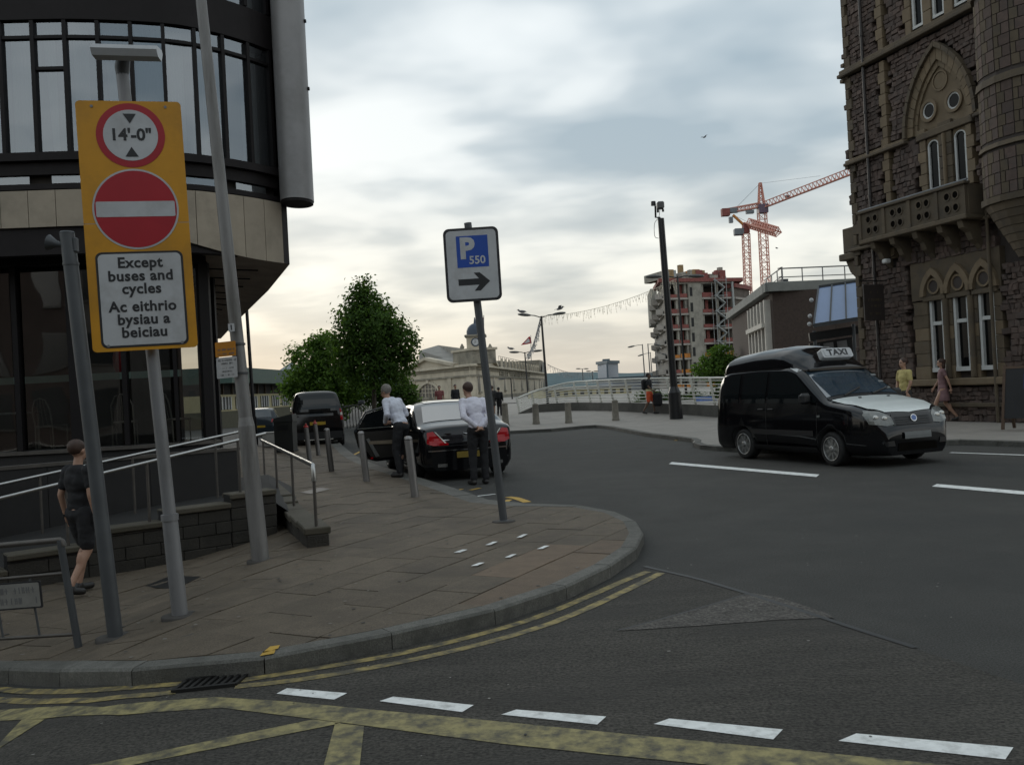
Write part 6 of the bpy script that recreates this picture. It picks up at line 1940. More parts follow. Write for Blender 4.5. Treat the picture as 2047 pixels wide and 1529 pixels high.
MB().box(D(1477, 464, DC2), (2.3, 1.6, 1.6), bev=.15).build('counterweight', M_CRANEG, cr2)
lattice(MB(), D(1495, 446, DC2), D(1554, 464, DC2 - 12), 1.5, 12, .13).build('jib', M_CRANE, cr2)
m = MB(); m.beam(D(1489, 452, DC2), D(1465, 430, DC2), .6, .5); m.build('luffing_strut', M_ORGB, cr2)
MB().box(D(1461, 440, DC2), (.9, .8, 1.4)).build('hook_block', M_CRANEG, cr2)
m = MB(); m.beam(D(1466, 430, DC2), D(1500, 447, DC2), .06, .06); m.build('tie_rope', M_CRANEG, cr2)
# --- brick office building with white columns and flat concrete roof
M_BRK = mat('dark_brick', (.06, .042, .034), .85, var=.3, scale=9, bump=.3, bscale=30)
M_CFAS = mat('concrete_fascia', (.21, .215, .2), .8, var=.2, scale=1.5)
M_WCOL = mat('white_column', (.5, .47, .42), .7, var=.12)
bk = thing('brick_building', 'dark brick building with flat concrete roof edge and white columns, behind the taxi', 'building', tuple(xy(1554, 46)))
fL = Fac(xy(1554, 46), xy(1470, 66)); fR = Fac(xy(1554, 46), xy(1760, 46.5))
zt = fL.px(1554, 562)[1]
fR.box(0, fR.L, -.2, zt - .35, -.4, 0).build('front_wall', M_BRK, bk)
fL.box(0, fL.L, -.2, zt - .35, -3, 0).build('side_wall', M_BRK, bk)
for fc in (fL, fR): fc.box(-.35, fc.L, zt - .36, zt + .12, -.5, .4, .02).build('roof_fascia', M_CFAS, bk)
m = MB(); m.poly([fL.pt(0, zt + .1, 0), fR.pt(fR.L, zt + .1, 0), fR.pt(fR.L, zt + .1, 0) + Vector((4, 22, 0)), fL.pt(fL.L, zt + .1, 0)]); m.build('roof', M_CFAS, bk)
sa0, sa1 = 0.5, fL.px(1509, 650)[0]
fL.box(sa0, sa1, .3, zt - 1.0, 0, .05).build('side_glazing', M_WIN, bk)
nC = 5
for k in range(nC + 1):
    a = sa0 + (sa1 - sa0) * k / nC
    fL.box(a - .16, a + .16, -.2, zt - .7, .05, .4).build('white_column', M_WCOL, bk)
    if k < nC: fL.box(a + .5, a + (sa1 - sa0) / nC - .5, 1.0, zt - 1.6, .06, .2).build('brick_pier', M_BRK, bk)
fL.box(sa0, sa1, fL.px(1530, 655)[1] - .12, fL.px(1530, 655)[1] + .12, .05, .55).build('floor_band', M_WCOL, bk)
rr = []
for (a, o_, f_) in ((6, -.5, fL), (.3, -.6, fL), (.6, -.6, fR), (fR.L, -.6, fR)): rr.append(f_.pt(a, zt + .9, o_))
MB().tube(rr, .035, 6).build('roof_rail', M_POLE, bk); MB().tube([p - Vector((0, 0, .45)) for p in rr], .025, 6).build('roof_rail', M_POLE, bk)
for f_, aa in ((fL, (6, 4, 2, .3)), (fR, (.8, 1.9, 3, 4.2, 5.4))):
    for a in aa: MB().cyl(f_.pt(a, zt + .1, -.6), f_.pt(a, zt + .9, -.6), .03, n=6).build('rail_post', M_POLE, bk)
fR.box(.9, 1.3, zt + .1, zt + .4, -1.4, -1).build('roof_unit', M_POLE_D, bk)
# --- sloping glass canopy
M_CANGL = mat('canopy_glass_sky_tint', (.16, .24, .42), .12, var=.12, scale=.6, spec=.9, coat=.6)  # blue base colour paints the sky reflected in the sloping panes
gc_ = thing('glass_canopy', 'sloping three-pane glass canopy with painted blue sky reflection beside the stone building', 'canopy', tuple(D(1665, 680, 38)))
TL_, TR_, BL_, BR_ = D(1636, 574, 39.5), D(1716, 562, 39.2), D(1626, 651, 37.6), D(1724, 636, 37.3)
for k in range(3):
    a0, a1 = k / 3 + .012, (k + 1) / 3 - .012
    m = MB(); m.prism([BL_.lerp(BR_, a0), BL_.lerp(BR_, a1), TL_.lerp(TR_, a1), TL_.lerp(TR_, a0)], (0, .03, -.02)); m.build('pane', M_CANGL, gc_)
for k in range(4):
    m = MB(); m.beam(BL_.lerp(BR_, k / 3) - Vector((0, .03, 0)), TL_.lerp(TR_, k / 3) - Vector((0, .03, 0)), .06, .1); m.build('glazing_bar', M_POLE_D, gc_)
for a, b, w in ((TL_, TR_, .12), (BL_, BR_, .16)):
    m = MB(); m.beam(a, b, .12, w); m.build('edge_beam', M_POLE_D, gc_)
m = MB(); m.beam(BL_ + Vector((0, .6, -.45)), BR_ + Vector((0, .6, -.45)), .3, .35); m.build('gutter_beam', M_BLACK, gc_)
for k, p in enumerate((BL_ + Vector((.2, .5, -.2)), BR_ + Vector((-.2, .5, -.2)))): MB().cyl((p.x, p.y, -.1), p, .08, n=8).build('post', M_POLE_D, gc_)
m = MB(); a, b = BL_ + Vector((.2, 1.2, -.7)), BR_ + Vector((0, 1.2, -.7)); m.prism([(a.x, a.y, .2), (b.x, b.y, .2), b, a], (0, .1, 0)); m.build('shop_front', M_WIN, gc_)
for (x, y) in ((1622, 600), (1619, 632), (1618, 648)):
    MB().ell(D(x, y, 37.8), (.09, .09, .09)).build('globe_lamp', M_SG_WHT, gc_)
for k in range(3):
    m = MB(); m.beam(BL_.lerp(BR_, .1 + k * .28) + Vector((0, 1.1, -.95)), BL_.lerp(BR_, .3 + k * .28) + Vector((0, 1.1, -.95)), .05, .3); m.build('fascia_panel', M_POLE, gc_)
# ================================================================== VEHICLES
M_CARBLK = mat('car_paint_black', (.005, .005, .006), .07, var=.15, scale=2, spec=.5)
M_CARWHT = mat('car_paint_white', (.74, .78, .76), .3, var=.05, coat=.6)
M_CARGRY = mat('car_paint_slate', (.02, .028, .036), .1, var=.1)
M_TRIM = mat('bumper_plastic', (.011, .011, .012), .5, var=.15)
M_CGLASS = mat('car_glass', (.008, .01, .011), .02, var=.1, spec=.5)
M_CGLASS_B = mat('windscreen_glass', (.02, .026, .032), .02, var=.15, scale=1.5, spec=.5, ior=1.9)
M_CGLASS_T = mat('taxi_windscreen', (.035, .055, .075), .02, var=.5, scale=1.2, spec=.5, ior=2.5)  # bluish base colour stands in for sky mirrored in the screen
M_CGLASS_J = mat('rear_glass_coated', (.02, .024, .028), .02, var=.1, spec=.5, ior=3.4)
M_TYRE = mat('tyre_rubber', (.011, .011, .011), .8)
M_RIM = mat('wheel_rim', (.3, .3, .29), .4, metal=.6, var=.15)
M_CHROME = mat('chrome_trim', (.6, .6, .6), .15, metal=1.0, var=.05)
M_REDL = mat('tail_lens', (.33, .004, .008), .12, var=.1, spec=.4)
M_HEADL = mat('headlamp_lens', (.15, .155, .145), .1, var=.4, scale=7, coat=.5)
M_HEADR = mat('headlamp_reflector', (.5, .5, .48), .2, metal=.7)
M_PLATEY = mat('yellow_plate', (.42, .27, .015), .5)
M_PLATEW = mat('pale_plate', (.16, .17, .17), .5)
M_BEIGE = mat('beige_leather', (.22, .18, .13), .6, var=.2)

class Car:
    def __init__(s, top, half, zb, belt, tumb, rr=.12, n=2.6, bulge=.03, curl=.07):
        s.curl = curl
        s.top, s.half, s.zb, s.belt, s.tumb, s.rr, s.n, s.bulge = top, half, zb, belt, tumb, rr, n, bulge
        s.x0, s.x1 = top[0][0], top[-1][0]
    @staticmethod
    def lerp(tab, x):
        if x <= tab[0][0]: return tab[0][1]
        for i in range(1, len(tab)):
            if x <= tab[i][0]:
                a, b = tab[i - 1], tab[i]
                t = (x - a[0]) / max(1e-9, b[0] - a[0])
                return a[1] + (b[1] - a[1]) * t
        return tab[-1][1]
    def smooth(s, tab, x, w=.05):
        return (s.lerp(tab, x - w) + 2 * s.lerp(tab, x) + s.lerp(tab, x + w)) / 4
    def zt(s, x): return s.smooth(s.top, max(s.x0, min(s.x1, x)))
    def side(s, x, z):
        w = s.smooth(s.half, x)
        w -= s.tumb * max(0, (z - s.belt) / .7) ** 1.25
        w += s.bulge * (1 - ((z - .62) / .5) ** 2 if abs(z - .62) < .5 else 0) - s.bulge
        if z < s.zb + .14: w -= s.curl * ((s.zb + .14 - z) / .14) ** 2
        return max(w, .02)
    def z0(s, x):
        return max(s.zb + .02, s.zt(x) - s.rr)
    def y(s, x, z):
        zt, z0 = s.zt(x), s.z0(x)
        if z > zt: return -1
        q = max(0.0, (z - z0) / max(1e-6, zt - z0))
        return s.side(x, z) * max(0.0, 1 - q ** s.n) ** (1 / s.n)
    def inside(s, x, y, z):
        return s.x0 <= x <= s.x1 and s.zb <= z and s.y(x, z) >= abs(y)
    def body(s, name, m, parent, xs=None):
        xs = xs or []
        N_ = 46
        for i in range(N_ + 1):
            t = i / N_
            t = .5 - .5 * cos(pi * t)
            t = .55 * t + .45 * i / N_
            xs.append(s.x0 + (s.x1 - s.x0) * t)
        xs = sorted(set(round(x, 4) for x in xs))
        mb = MB(); rows = []
        for x in xs:
            z0, zt = s.z0(x), s.zt(x)
            half = []
            for k in range(9):
                z = s.zb + (z0 - s.zb) * (k / 8) ** .85; half.append((s.side(x, z), z))
            for k in range(1, 8):
                a = pi / 2 * k / 7
                z = z0 + (zt - z0) * sin(a) ** (2 / s.n); half.append((s.side(x, z) * max(0, cos(a)) ** (2 / s.n) if k < 7 else 0, z))
            rows.append([(x, -y, z) for y, z in half] + [(x, y, z) for y, z in reversed(half[:-1])])
        k = len(rows[0])
        mb.add([v for r_ in rows for v in r_], [((i + 1) * k + j, (i + 1) * k + (j + 1) % k, i * k + (j + 1) % k, i * k + j) for i in range(len(rows) - 1) for j in range(k)], 0, True)
        mb.add(rows[0], [tuple(range(k))]); mb.add(rows[-1], [tuple(reversed(range(k)))])
        return mb.build(name, m, parent, False)
    def proj(s, ax, a, b, off):
        """surface point: axis 'y+','y-' takes (x,z); 'x+','x-' takes (y,z); 'z' takes (x,y)"""
        if ax[0] == 'y':
            sg = 1 if ax[1] == '+' else -1
            return (a, sg * (max(0, s.y(a, b)) + off), b)
        if ax[0] == 'x':
            sg = 1 if ax[1] == '+' else -1
            lo, hi = 0.0, (s.x1 if sg > 0 else -s.x0)
            if s.inside(sg * hi, a, b): return (sg * (hi + off), a, b)
            for _ in range(26):
                m = (lo + hi) / 2
                if s.inside(sg * m, a, b): lo = m
                else: hi = m
            return (sg * (lo + off), a, b)
        lo, hi = s.zb, s.zt(a)
        for _ in range(26):
            m = (lo + hi) / 2
            if s.y(a, m) >= abs(b): lo = m
            else: hi = m
        e = .02
        sl = (s.zt(a + e) - s.zt(a - e)) / (2 * e)
        L_ = sqrt(1 + sl * sl)
        return (a - sl / L_ * off, b, lo + off / L_)
    def patch(s, name, m, parent, ax, poly, off=.006, cell=.09, flip=False):
        mb = MB()
        xs = [p[0] for p in poly]; ys = [p[1] for p in poly]
        i = 0
        nx = max(1, int((max(xs) - min(xs)) / cell) + 1); ny = max(1, int((max(ys) - min(ys)) / cell) + 1)
        for i in range(nx):
            for j in range(ny):
                a0 = min(xs) + (max(xs) - min(xs)) * i / nx; a1 = min(xs) + (max(xs) - min(xs)) * (i + 1) / nx
                b0 = min(ys) + (max(ys) - min(ys)) * j / ny; b1 = min(ys) + (max(ys) - min(ys)) * (j + 1) / ny
                q = clip_rect(poly, a0, a1, b0, b1)
                q = [q[k] for k in range(len(q)) if abs(q[k][0] - q[k - 1][0]) + abs(q[k][1] - q[k - 1][1]) > 1e-5]
                if len(q) > 2 and area2(q) > 1e-6:
                    ar = sum(q[k - 1][0] * q[k][1] - q[k][0] * q[k - 1][1] for k in range(len(q)))
                    if ar < 0: q.reverse()
                    v = [s.proj(ax, a, b, off) for a, b in q]
                    if ax in ('y+', 'x-'): v.reverse()
                    mb.add(v, [tuple(range(len(v)))], 0, True)
        # a thin rim so that the panel has an edge
        o = bpy.data.objects.new(name, mb.mesh(name, m)); COL.objects.link(o); o.parent = parent; ROOT[o.name] = None
        return o
def boolean_cut(obj, cutter_mb, mcut):
    c = bpy.data.objects.new('cut', cutter_mb.mesh('cut', mcut)); COL.objects.link(c)
    md = obj.modifiers.new('b', 'BOOLEAN'); md.operation = 'DIFFERENCE'; md.object = c; md.solver = 'EXACT'
    try: md.material_mode = 'TRANSFER'
    except Exception: pass
    loc, par = obj.matrix_basis.copy(), obj.parent
    obj.parent = None
    dg = bpy.context.evaluated_depsgraph_get()
    me = bpy.data.meshes.new_from_object(obj.evaluated_get(dg))
    obj.modifiers.clear(); obj.data = me; obj.parent = par
    bpy.data.objects.remove(c)
def wheel(parent, c, r, w, side, rim_n=7, rim_r=.66, steer=0.0):
    """side: +1 wheel on the +y flank"""
    cx_, cy, cz = c
    Rz = Matrix.Rotation(steer, 3, 'Z')
    def T(mb): mb.v = [tuple(Vector(c) + Rz @ (Vector(v) - Vector(c))) for v in mb.v]; return mb
    M = Matrix.Rotation(radians(-90 * side), 3, 'X')
    m = MB(); m.lathe(c, [(r * .62, -w / 2), (r * .93, -w / 2), (r, -w / 2 + .035), (r, w / 2 - .035), (r * .93, w / 2), (r * .68, w / 2), (r * .64, w / 2 - .03), (r * .62, 0)], 30, M=M)
    t = T(m).build('wheel', M_TYRE, parent, False)
    m = MB(); m.lathe(c, [(r * rim_r, w / 2 - .015), (r * rim_r * .97, w / 2 + .004), (r * rim_r * .88, w / 2 - .01), (r * rim_r * .84, w / 2 - .05), (.05, w / 2 - .06), (.02, w / 2 - .06)], 28, M=M)
    rm = T(m).build('rim', mat('rim_dark', (.05, .05, .05), .5), t, False)
    for k in range(rim_n):
        a = 2 * pi * k / rim_n
        d = Vector((cos(a), 0, sin(a)))
        m = MB(); p0 = Vector(c) + Vector((0, side * (w / 2 - .022), 0)); m.beam(p0 + d * .03, p0 + d * r * rim_r * .95, .045, .03, up=(0, 1, 0))
        T(m).build('spoke', M_RIM, rm, False)
    m = MB(); m.lathe(c, [(.06, w / 2 - .03), (.055, w / 2 + .002), (.03, w / 2 + .008), (.01, w / 2 + .008)], 14, M=M); T(m).build('hub_cap', M_RIM, rm, False)
    m = MB(); m.lathe(c, [(r * rim_r, w / 2 - .012), (r * rim_r, w / 2 + .006), (r * rim_r * .93, w / 2 + .006), (r * rim_r * .93, w / 2 - .012)], 28, M=M); T(m).build('rim_lip', M_RIM, rm, False)
    return t
def arch_cut(r, xs, yh, zc, depth=.32):
    m = MB()
    for x in xs:
        for sg in (-1, 1): m.cyl((x, sg * (yh - depth), zc), (x, sg * (yh + .3), zc), r, n=28)
    return m
# ------------------------------------------------------------------ taxi
SC = 1.085
vr, vf = G(1488, 916, 0), G(1668, 931, 0)
hd_t = math.atan2(vf.y - vr.y, vf.x - vr.x)
perp = Vector((-sin(hd_t), cos(hd_t), 0))
cen = (vr + vf) / 2 + perp * .82 * SC * 1.1 - (vf - vr).normalized() * -.02
tx = thing('taxi', 'black high-roof taxi van with white bonnet and roof sign, driving past the stone building', 'taxi', (cen.x, cen.y, 0), hd_t)
tx.scale = (SC * .99, SC * 1.1, SC)
TT = [(-2.12, .5), (-2.11, 1.1), (-2.05, 1.66), (-1.95, 1.79), (-1.7, 1.85), (-.8, 1.88), (.1, 1.86), (.34, 1.80), (1.14, 1.22), (1.24, 1.19), (1.75, 1.10), (2.05, 1.0), (2.2, .87), (2.28, .7), (2.31, .5)]
TH = [(-2.12, .86), (-2.07, .90), (-1.8, .92), (1.4, .92), (1.75, .90), (2.05, .84), (2.22, .72), (2.31, .58)]
tv = Car(TT, TH, .2, 1.12, .14, .14)
tb_ = tv.body('body', M_CARBLK, tx)
WBX = (-1.19, 1.33)
boolean_cut(tb_, arch_cut(.365, WBX, .92, .31), M_TRIM)
for x in WBX:
    for sg in (-1, 1): wheel(tx, (x, sg * .80, .305), .305, .2, sg, 9, .7, steer=radians(-4) if x > 0 else 0)
# raised roof cap
RT = [(-2.02, 1.74), (-1.98, 2.0), (-1.85, 2.12), (-1.0, 2.2), (-.4, 2.21), (-.1, 2.17), (.2, 2.03), (.5, 1.80), (.52, 1.72)]
RH = [(-2.02, .70), (-1.9, .765), (-.1, .765), (.2, .73), (.5, .62)]
Car(RT, RH, 1.7, 1.75, .16, .26, 2.3, 0, 0).body('raised_roof', M_CARBLK, tx)
for sg in ('y+', 'y-'):
    P = [(-1.98, 1.77), (-.8, 1.79), (.12, 1.775), (.36, 1.69), (.38, 1.72), (.14, 1.81), (-.8, 1.83), (-1.98, 1.80)]
    tv.patch('gutter_highlight', M_CHROME if False else mat('gutter_highlight_grey', (.5, .51, .51), .3), tx, sg, P, .012)  # pale strip paints the highlight along the body shoulder
    tv.patch('front_window', M_CGLASS, tx, sg, [(-.38, 1.12), (.98, 1.12), (1.0, 1.16), (.34, 1.64), (.2, 1.7), (-.38, 1.71)], .007)
    tv.patch('sliding_window', M_CGLASS, tx, sg, [(-1.22, 1.13), (-.46, 1.12), (-.46, 1.71), (-1.2, 1.71)], .007)
    tv.patch('quarter_window', M_CGLASS, tx, sg, [(-1.93, 1.15), (-1.32, 1.13), (-1.32, 1.70), (-1.9, 1.67)], .007)
    tv.patch('side_moulding', M_TRIM, tx, sg, [(-.85, .52), (.92, .52), (.92, .62), (-.85, .62)], .014)
    tv.patch('door_shut_line', M_BLACK, tx, sg, [(-.43, .32), (-.415, .32), (-.415, 1.12), (-.43, 1.12)], .004)
    tv.patch('door_shut_line', M_BLACK, tx, sg, [(1.0, .4), (1.015, .4), (1.015, 1.12), (1.0, 1.12)], .004)
    sgn = 1 if sg == 'y+' else -1
    for x in (-.28, -1.0 + .42):
        y_ = tv.y(x, 1.02)
        m = MB(); m.box((x, sgn * (y_ + .012), 1.0), (.16, .035, .035), bev=.01); m.build('door_handle', M_TRIM, tx, False)
    m = MB(); m.box((.82, sgn * (tv.y(.82, 1.16) + .1), 1.2), (.13, .2, .2), bev=.045); mi_ = m.build('wing_mirror', M_TRIM, tx, False)
    m = MB(); m.box((.755, sgn * (tv.y(.82, 1.16) + .1), 1.2), (.012, .15, .14)); m.build('mirror_glass', M_CHROME, mi_, False)
    tv.patch('indicator', M_HEADL, tx, sg, [(1.02, .86), (1.1, .86), (1.1, .9), (1.02, .9)], .008)
    tv.patch('sill', M_TRIM, tx, sg, [(-.85, .22), (.98, .22), (.98, .32), (-.85, .32)], .01)
tv.patch('windscreen', M_CGLASS_T, tx, 'z', [(.4, -.64), (1.1, -.76), (1.1, .76), (.4, .64)], .008)
tv.patch('bonnet', M_CARWHT, tx, 'z', [(1.23, -.76), (1.55, -.77), (1.97, -.66), (2.12, -.46), (2.16, 0), (2.12, .46), (1.97, .66), (1.55, .77), (1.23, .76)], .01, .06)
tv.patch('scuttle', M_TRIM, tx, 'z', [(1.12, -.78), (1.22, -.78), (1.22, .78), (1.12, .78)], .012)
for y in (-.35, .25):
    m = MB(); a = tv.proj('z', 1.17, y - .1, .03); b = tv.proj('z', .98, y + .38, .03); m.beam(a, b, .02, .02); m.build('wiper', M_BLACK, tx, False)
for y in (-.3, .3):
    m = MB(); m.box(tv.proj('z', 1.38, y, .02), (.05, .03, .02)); m.build('washer_jet', M_BLACK, tx, False)
for sg in (-1, 1):
    P = [(sg * .4, .72), (sg * .55, .70), (sg * .79, .74), (sg * .83, .9), (sg * .76, .975), (sg * .55, .95), (sg * .42, .86)]
    hl = tv.patch('headlight', M_HEADL, tx, 'x+', P, .012, .05)
    for yy, zz in ((.54, .82), (.68, .84)):
        c = tv.proj('x+', sg * yy, zz, .004); m = MB(); m.ell(c, (.022, .06, .055), nu=14); m.build('reflector', M_HEADR, hl, False)
    P = [(sg * .45, .36), (sg * .62, .36), (sg * .64, .44), (sg * .47, .45)]
    tv.patch('fog_lamp', M_BLACK, tx, 'x+', P, .012, .05)
gl = tv.patch('grille', M_BLACK, tx, 'x+', [(-.4, .7), (.4, .7), (.44, .79), (.38, .9), (-.38, .9), (-.44, .79)], .01, .05)
for zz in (.71, .75, .79, .83):
    tv.patch('grille_bar', M_TRIM, gl, 'x+', [(-.35, zz), (.35, zz), (.35, zz + .018), (-.35, zz + .018)], .025, .08)
c = Vector(tv.proj('x+', 0, .81, .03)); Mb_ = frame4(c, (0, 1, 0), (-.25, 0, 1))
m = MB(); plate(m, Mb_, disc(.062, 24), 0, .01); bd = m.build('badge', M_CHROME, gl, False)
m = MB(); plate(m, Mb_, disc(.048, 24), .011, .014); m.build('badge_face', mat('badge_blue', (.12, .2, .45), .3), bd, False)
tv.patch('lower_intake', M_VOID, tx, 'x+', [(-.4, .27), (.4, .27), (.38, .4), (-.38, .4)], .012, .06)
tv.patch('number_plate', M_PLATEW, tx, 'x+', [(-.27, .47), (.27, .47), (.27, .585), (-.27, .585)], .034, .1)
# roof sign
Ms = frame4(Vector((.46, 0, 2.0)), (0, 1, 0), (-.5, 0, 1))
m = MB(); plate(m, Ms, rrect(.66, .2, .05), -.07, .05); ts = m.build('roof_sign', M_SG_WHT, tx, False)
m = MB(); plate(m, Ms, rrect(.56, .15, .035), .052, .058); m.build('sign_face', M_SG_WHT, ts, False)
textmesh('TAXI', .165, at(Ms, 0, 0, .061), 0, .001, bold=.008, font_sx=1.1, spacing=1.1).build('lettering', M_SG_BLK, ts, False)
for k, (zz, xx) in enumerate(((1.55, .62), (1.42, .8), (1.29, .97))):
    c = Vector(tv.proj('z', xx, .66, .014)); m = MB(); plate(m, frame4(c, (0, 1, 0), (-.7, 0, .6)), rrect(.1, .05, .01), 0, .003); m.build('screen_sticker', M_PLATEW, tx, False)
# driver behind the glass is not visible in the photograph's reflection

# ------------------------------------------------------------------ black saloon with an open rear door
SJ = 1.06
hj = radians(90 + 17)
fj = Vector((cos(hj), sin(hj), 0))
rearc = Vector((-.93, 18.3, 0))
cj = rearc + fj * 2.56 * SJ
jg_ = thing('saloon_car', 'black luxury saloon with its rear passenger door open, parked at the lay-by kerb', 'car', (cj.x, cj.y, 0), hj)
jg_.scale = (SJ, SJ, SJ * 1.05)
JT = [(-2.56, .5), (-2.55, .72), (-2.5, .9), (-2.44, .985), (-2.3, 1.02), (-1.9, 1.075), (-1.1, 1.37), (-.8, 1.435), (-.3, 1.46), (.2, 1.435), (.5, 1.36), (1.2, 1.02), (1.4, .97), (2.1, .86), (2.4, .75), (2.52, .6), (2.56, .45)]
JH = [(-2.56, .72), (-2.5, .84), (-2.3, .91), (-1.6, .945), (.8, .945), (1.8, .91), (2.3, .8), (2.5, .62), (2.56, .5)]
jc = Car(JT, JH, .2, .93, .29, .1, 2.6)
jb = jc.body('body', M_CARBLK, jg_)
boolean_cut(jb, arch_cut(.37, (-1.52, 1.5), .95, .34), M_TRIM)
M_INTD = mat('car_interior', (.02, .017, .014), .9)
m = MB(); m.prism([(-1.02, .35, .3), (.12, .35, .3), (.14, .35, .95), (-.1, .35, 1.33), (-.75, .35, 1.33), (-1.02, .35, .98)][::-1], (0, .9, 0)); 
boolean_cut(jb, m, M_INTD)
for x in (-1.52, 1.5):
    for sg in (-1, 1): wheel(jg_, (x, sg * .83, .345), .345, .22, sg, 10, .74)
jc.patch('rear_window', M_CGLASS_J, jg_, 'z', [(-1.86, -.74), (-1.05, -.6), (-1.0, -.3), (-.99, 0), (-1.0, .3), (-1.05, .6), (-1.86, .74)], .008, .08)
jc.patch('roof_panel', mat('glass_roof', (.02, .02, .022), .12, coat=1.0), jg_, 'z', [(-.85, -.5), (.3, -.5), (.3, .5), (-.85, .5)], .006, .1)
jc.patch('windscreen', M_CGLASS_B, jg_, 'z', [(.42, -.6), (1.15, -.72), (1.15, .72), (.42, .6)], .008, .1)
for sg in ('y+', 'y-'):
    if sg == 'y-': jc.patch('rear_side_window', M_CGLASS, jg_, sg, [(-1.0, .98), (.1, .96), (.1, 1.32), (-.6, 1.33), (-.85, 1.27)], .007)
    jc.patch('quarter_window', M_CGLASS, jg_, sg, [(-1.5, 1.0), (-1.06, .985), (-.92, 1.24), (-1.02, 1.23)], .007)
    jc.patch('front_side_window', M_CGLASS, jg_, sg, [(.16, .96), (1.05, .95), (.5, 1.26), (.16, 1.32)], .007)
    jc.patch('sill_trim', M_CHROME, jg_, sg, [(-1.55, .955), (.14 if sg == 'y-' else -1.05, .955), (.14 if sg == 'y-' else -1.05, .97), (-1.55, .97)], .01)
for s_ in (-1, 1):
    P = [(s_ * .80, .90), (s_ * .68, .915), (s_ * .6, .82), (s_ * .4, .68), (s_ * .42, .66), (s_ * .7, .66), (s_ * .82, .70)]
    if s_ < 0: P.reverse()
    tl_ = jc.patch('tail_light', M_REDL, jg_, 'x-', P, .014, .05)
    P = [(s_ * .66, .915), (s_ * .63, .9), (s_ * .45, .7), (s_ * .48, .7)]
    jc.patch('tail_light_strip', M_CREFL, tl_, 'x-', P, .02, .05)
    jc.patch('exhaust', M_CHROME, jg_, 'x-', [(s_ * .45, .27), (s_ * .64, .27), (s_ * .64, .33), (s_ * .45, .33)], .03, .1)
jc.patch('bumper_strip', M_CHROME, jg_, 'x-', [(-.8, .555), (.8, .555), (.8, .575), (-.8, .575)], .012, .06)
jc.patch('boot_shut_line', M_BLACK, jg_, 'x-', [(-.62, .64), (.62, .64), (.62, .652), (-.62, .652)], .006, .08)
jc.patch('number_plate', mat('plate_shaded', (.2, .14, .02), .5), jg_, 'x-', [(-.26, .42), (.26, .42), (.26, .53), (-.26, .53)], .02, .1)
c = Vector(jc.proj('x-', 0, .84, .01))
m = MB(); m.tube([c + Vector((0, -.09, 0)), c + Vector((-.01, -.02, .02)), c + Vector((0, .04, .0)), c + Vector((0, .1, .025))], [.008, .014, .014, .006], 6); m.build('emblem', M_CHROME, jg_, False)
jc.patch('boot_script', M_CHROME, jg_, 'x-', [(.38, .745), (.52, .745), (.52, .757), (.38, .757)], .01, .05)
# rear seat and open door (hinged at the central pillar on the +y flank, the kerb side)
m = MB(); m.box((-.62, .55, .5), (.5, .62, .16), bev=.06); m.build('rear_seat', M_BEIGE, jg_, False)
m = MB(); m.box((-.88, .55, .78), (.16, .62, .6), bev=.06); m.build('seat_back', M_BEIGE, jg_, False)
m = MB(); m.box((-.1, .4, .34), (1.0, .35, .05)); m.build('floor_mat', M_INTD, jg_, False)
hinge = Vector((.1, .93, 0)); oa = radians(-64)
def dv(x, z, o):
    # door local: x from hinge towards the rear (negative), swung outwards
    p = Vector((x, o, 0)); p = Matrix.Rotation(oa, 3, 'Z') @ p
    return (hinge.x + p.x, hinge.y + p.y, z)
dpts = [(0, .3), (-.62, .3), (-.8, .36), (-1.0, .62), (-1.08, .92), (-1.06, .97), (0, .97)]
m = MB(); m.prism([dv(x, z, -.07) for x, z in dpts], Matrix.Rotation(oa, 3, 'Z') @ Vector((0, .1, 0))); dr = m.build('rear_door', M_CARBLK, jg_, False)
m = MB(); m.prism([dv(x * .9 - .04, .36 + (z - .3) * .82, -.085) for x, z in dpts], Matrix.Rotation(oa, 3, 'Z') @ Vector((0, .014, 0))); m.build('door_trim', M_INTD, dr, False)
m = MB(); m.prism([dv(x, z, -.10) for x, z in ((-.12, .62), (-.8, .66), (-.8, .72), (-.12, .7))], Matrix.Rotation(oa, 3, 'Z') @ Vector((0, .02, 0))); m.build('armrest', M_BEIGE, dr, False)
m = MB(); m.prism([dv(x, z, -.095) for x, z in ((-.55, .4), (-.8, .78), (-.86, .76), (-.64, .39))], Matrix.Rotation(oa, 3, 'Z') @ Vector((0, .012, 0))); m.build('trim_strip', M_RIM, dr, False)
m = MB(); m.prism([dv(x, z, -.02) for x, z in ((-.05, .98), (-1.0, .985), (-.78, 1.27), (-.3, 1.36), (-.05, 1.36))], Matrix.Rotation(oa, 3, 'Z') @ Vector((0, .012, 0))); m.build('door_glass', M_CGLASS, dr, False)
fr_ = [(-.03, .97), (-.03, 1.38), (-.32, 1.385), (-.82, 1.29), (-1.05, .98)]
m = MB(); m.tube([dv(x, z, -.02) for x, z in fr_], .022, 6); m.build('window_frame', M_CARBLK, dr, False)
m = MB(); m.box(dv(-.75, .38, -.095), (.07, .05, .03)); m.build('door_reflector', M_REDL, dr, False)

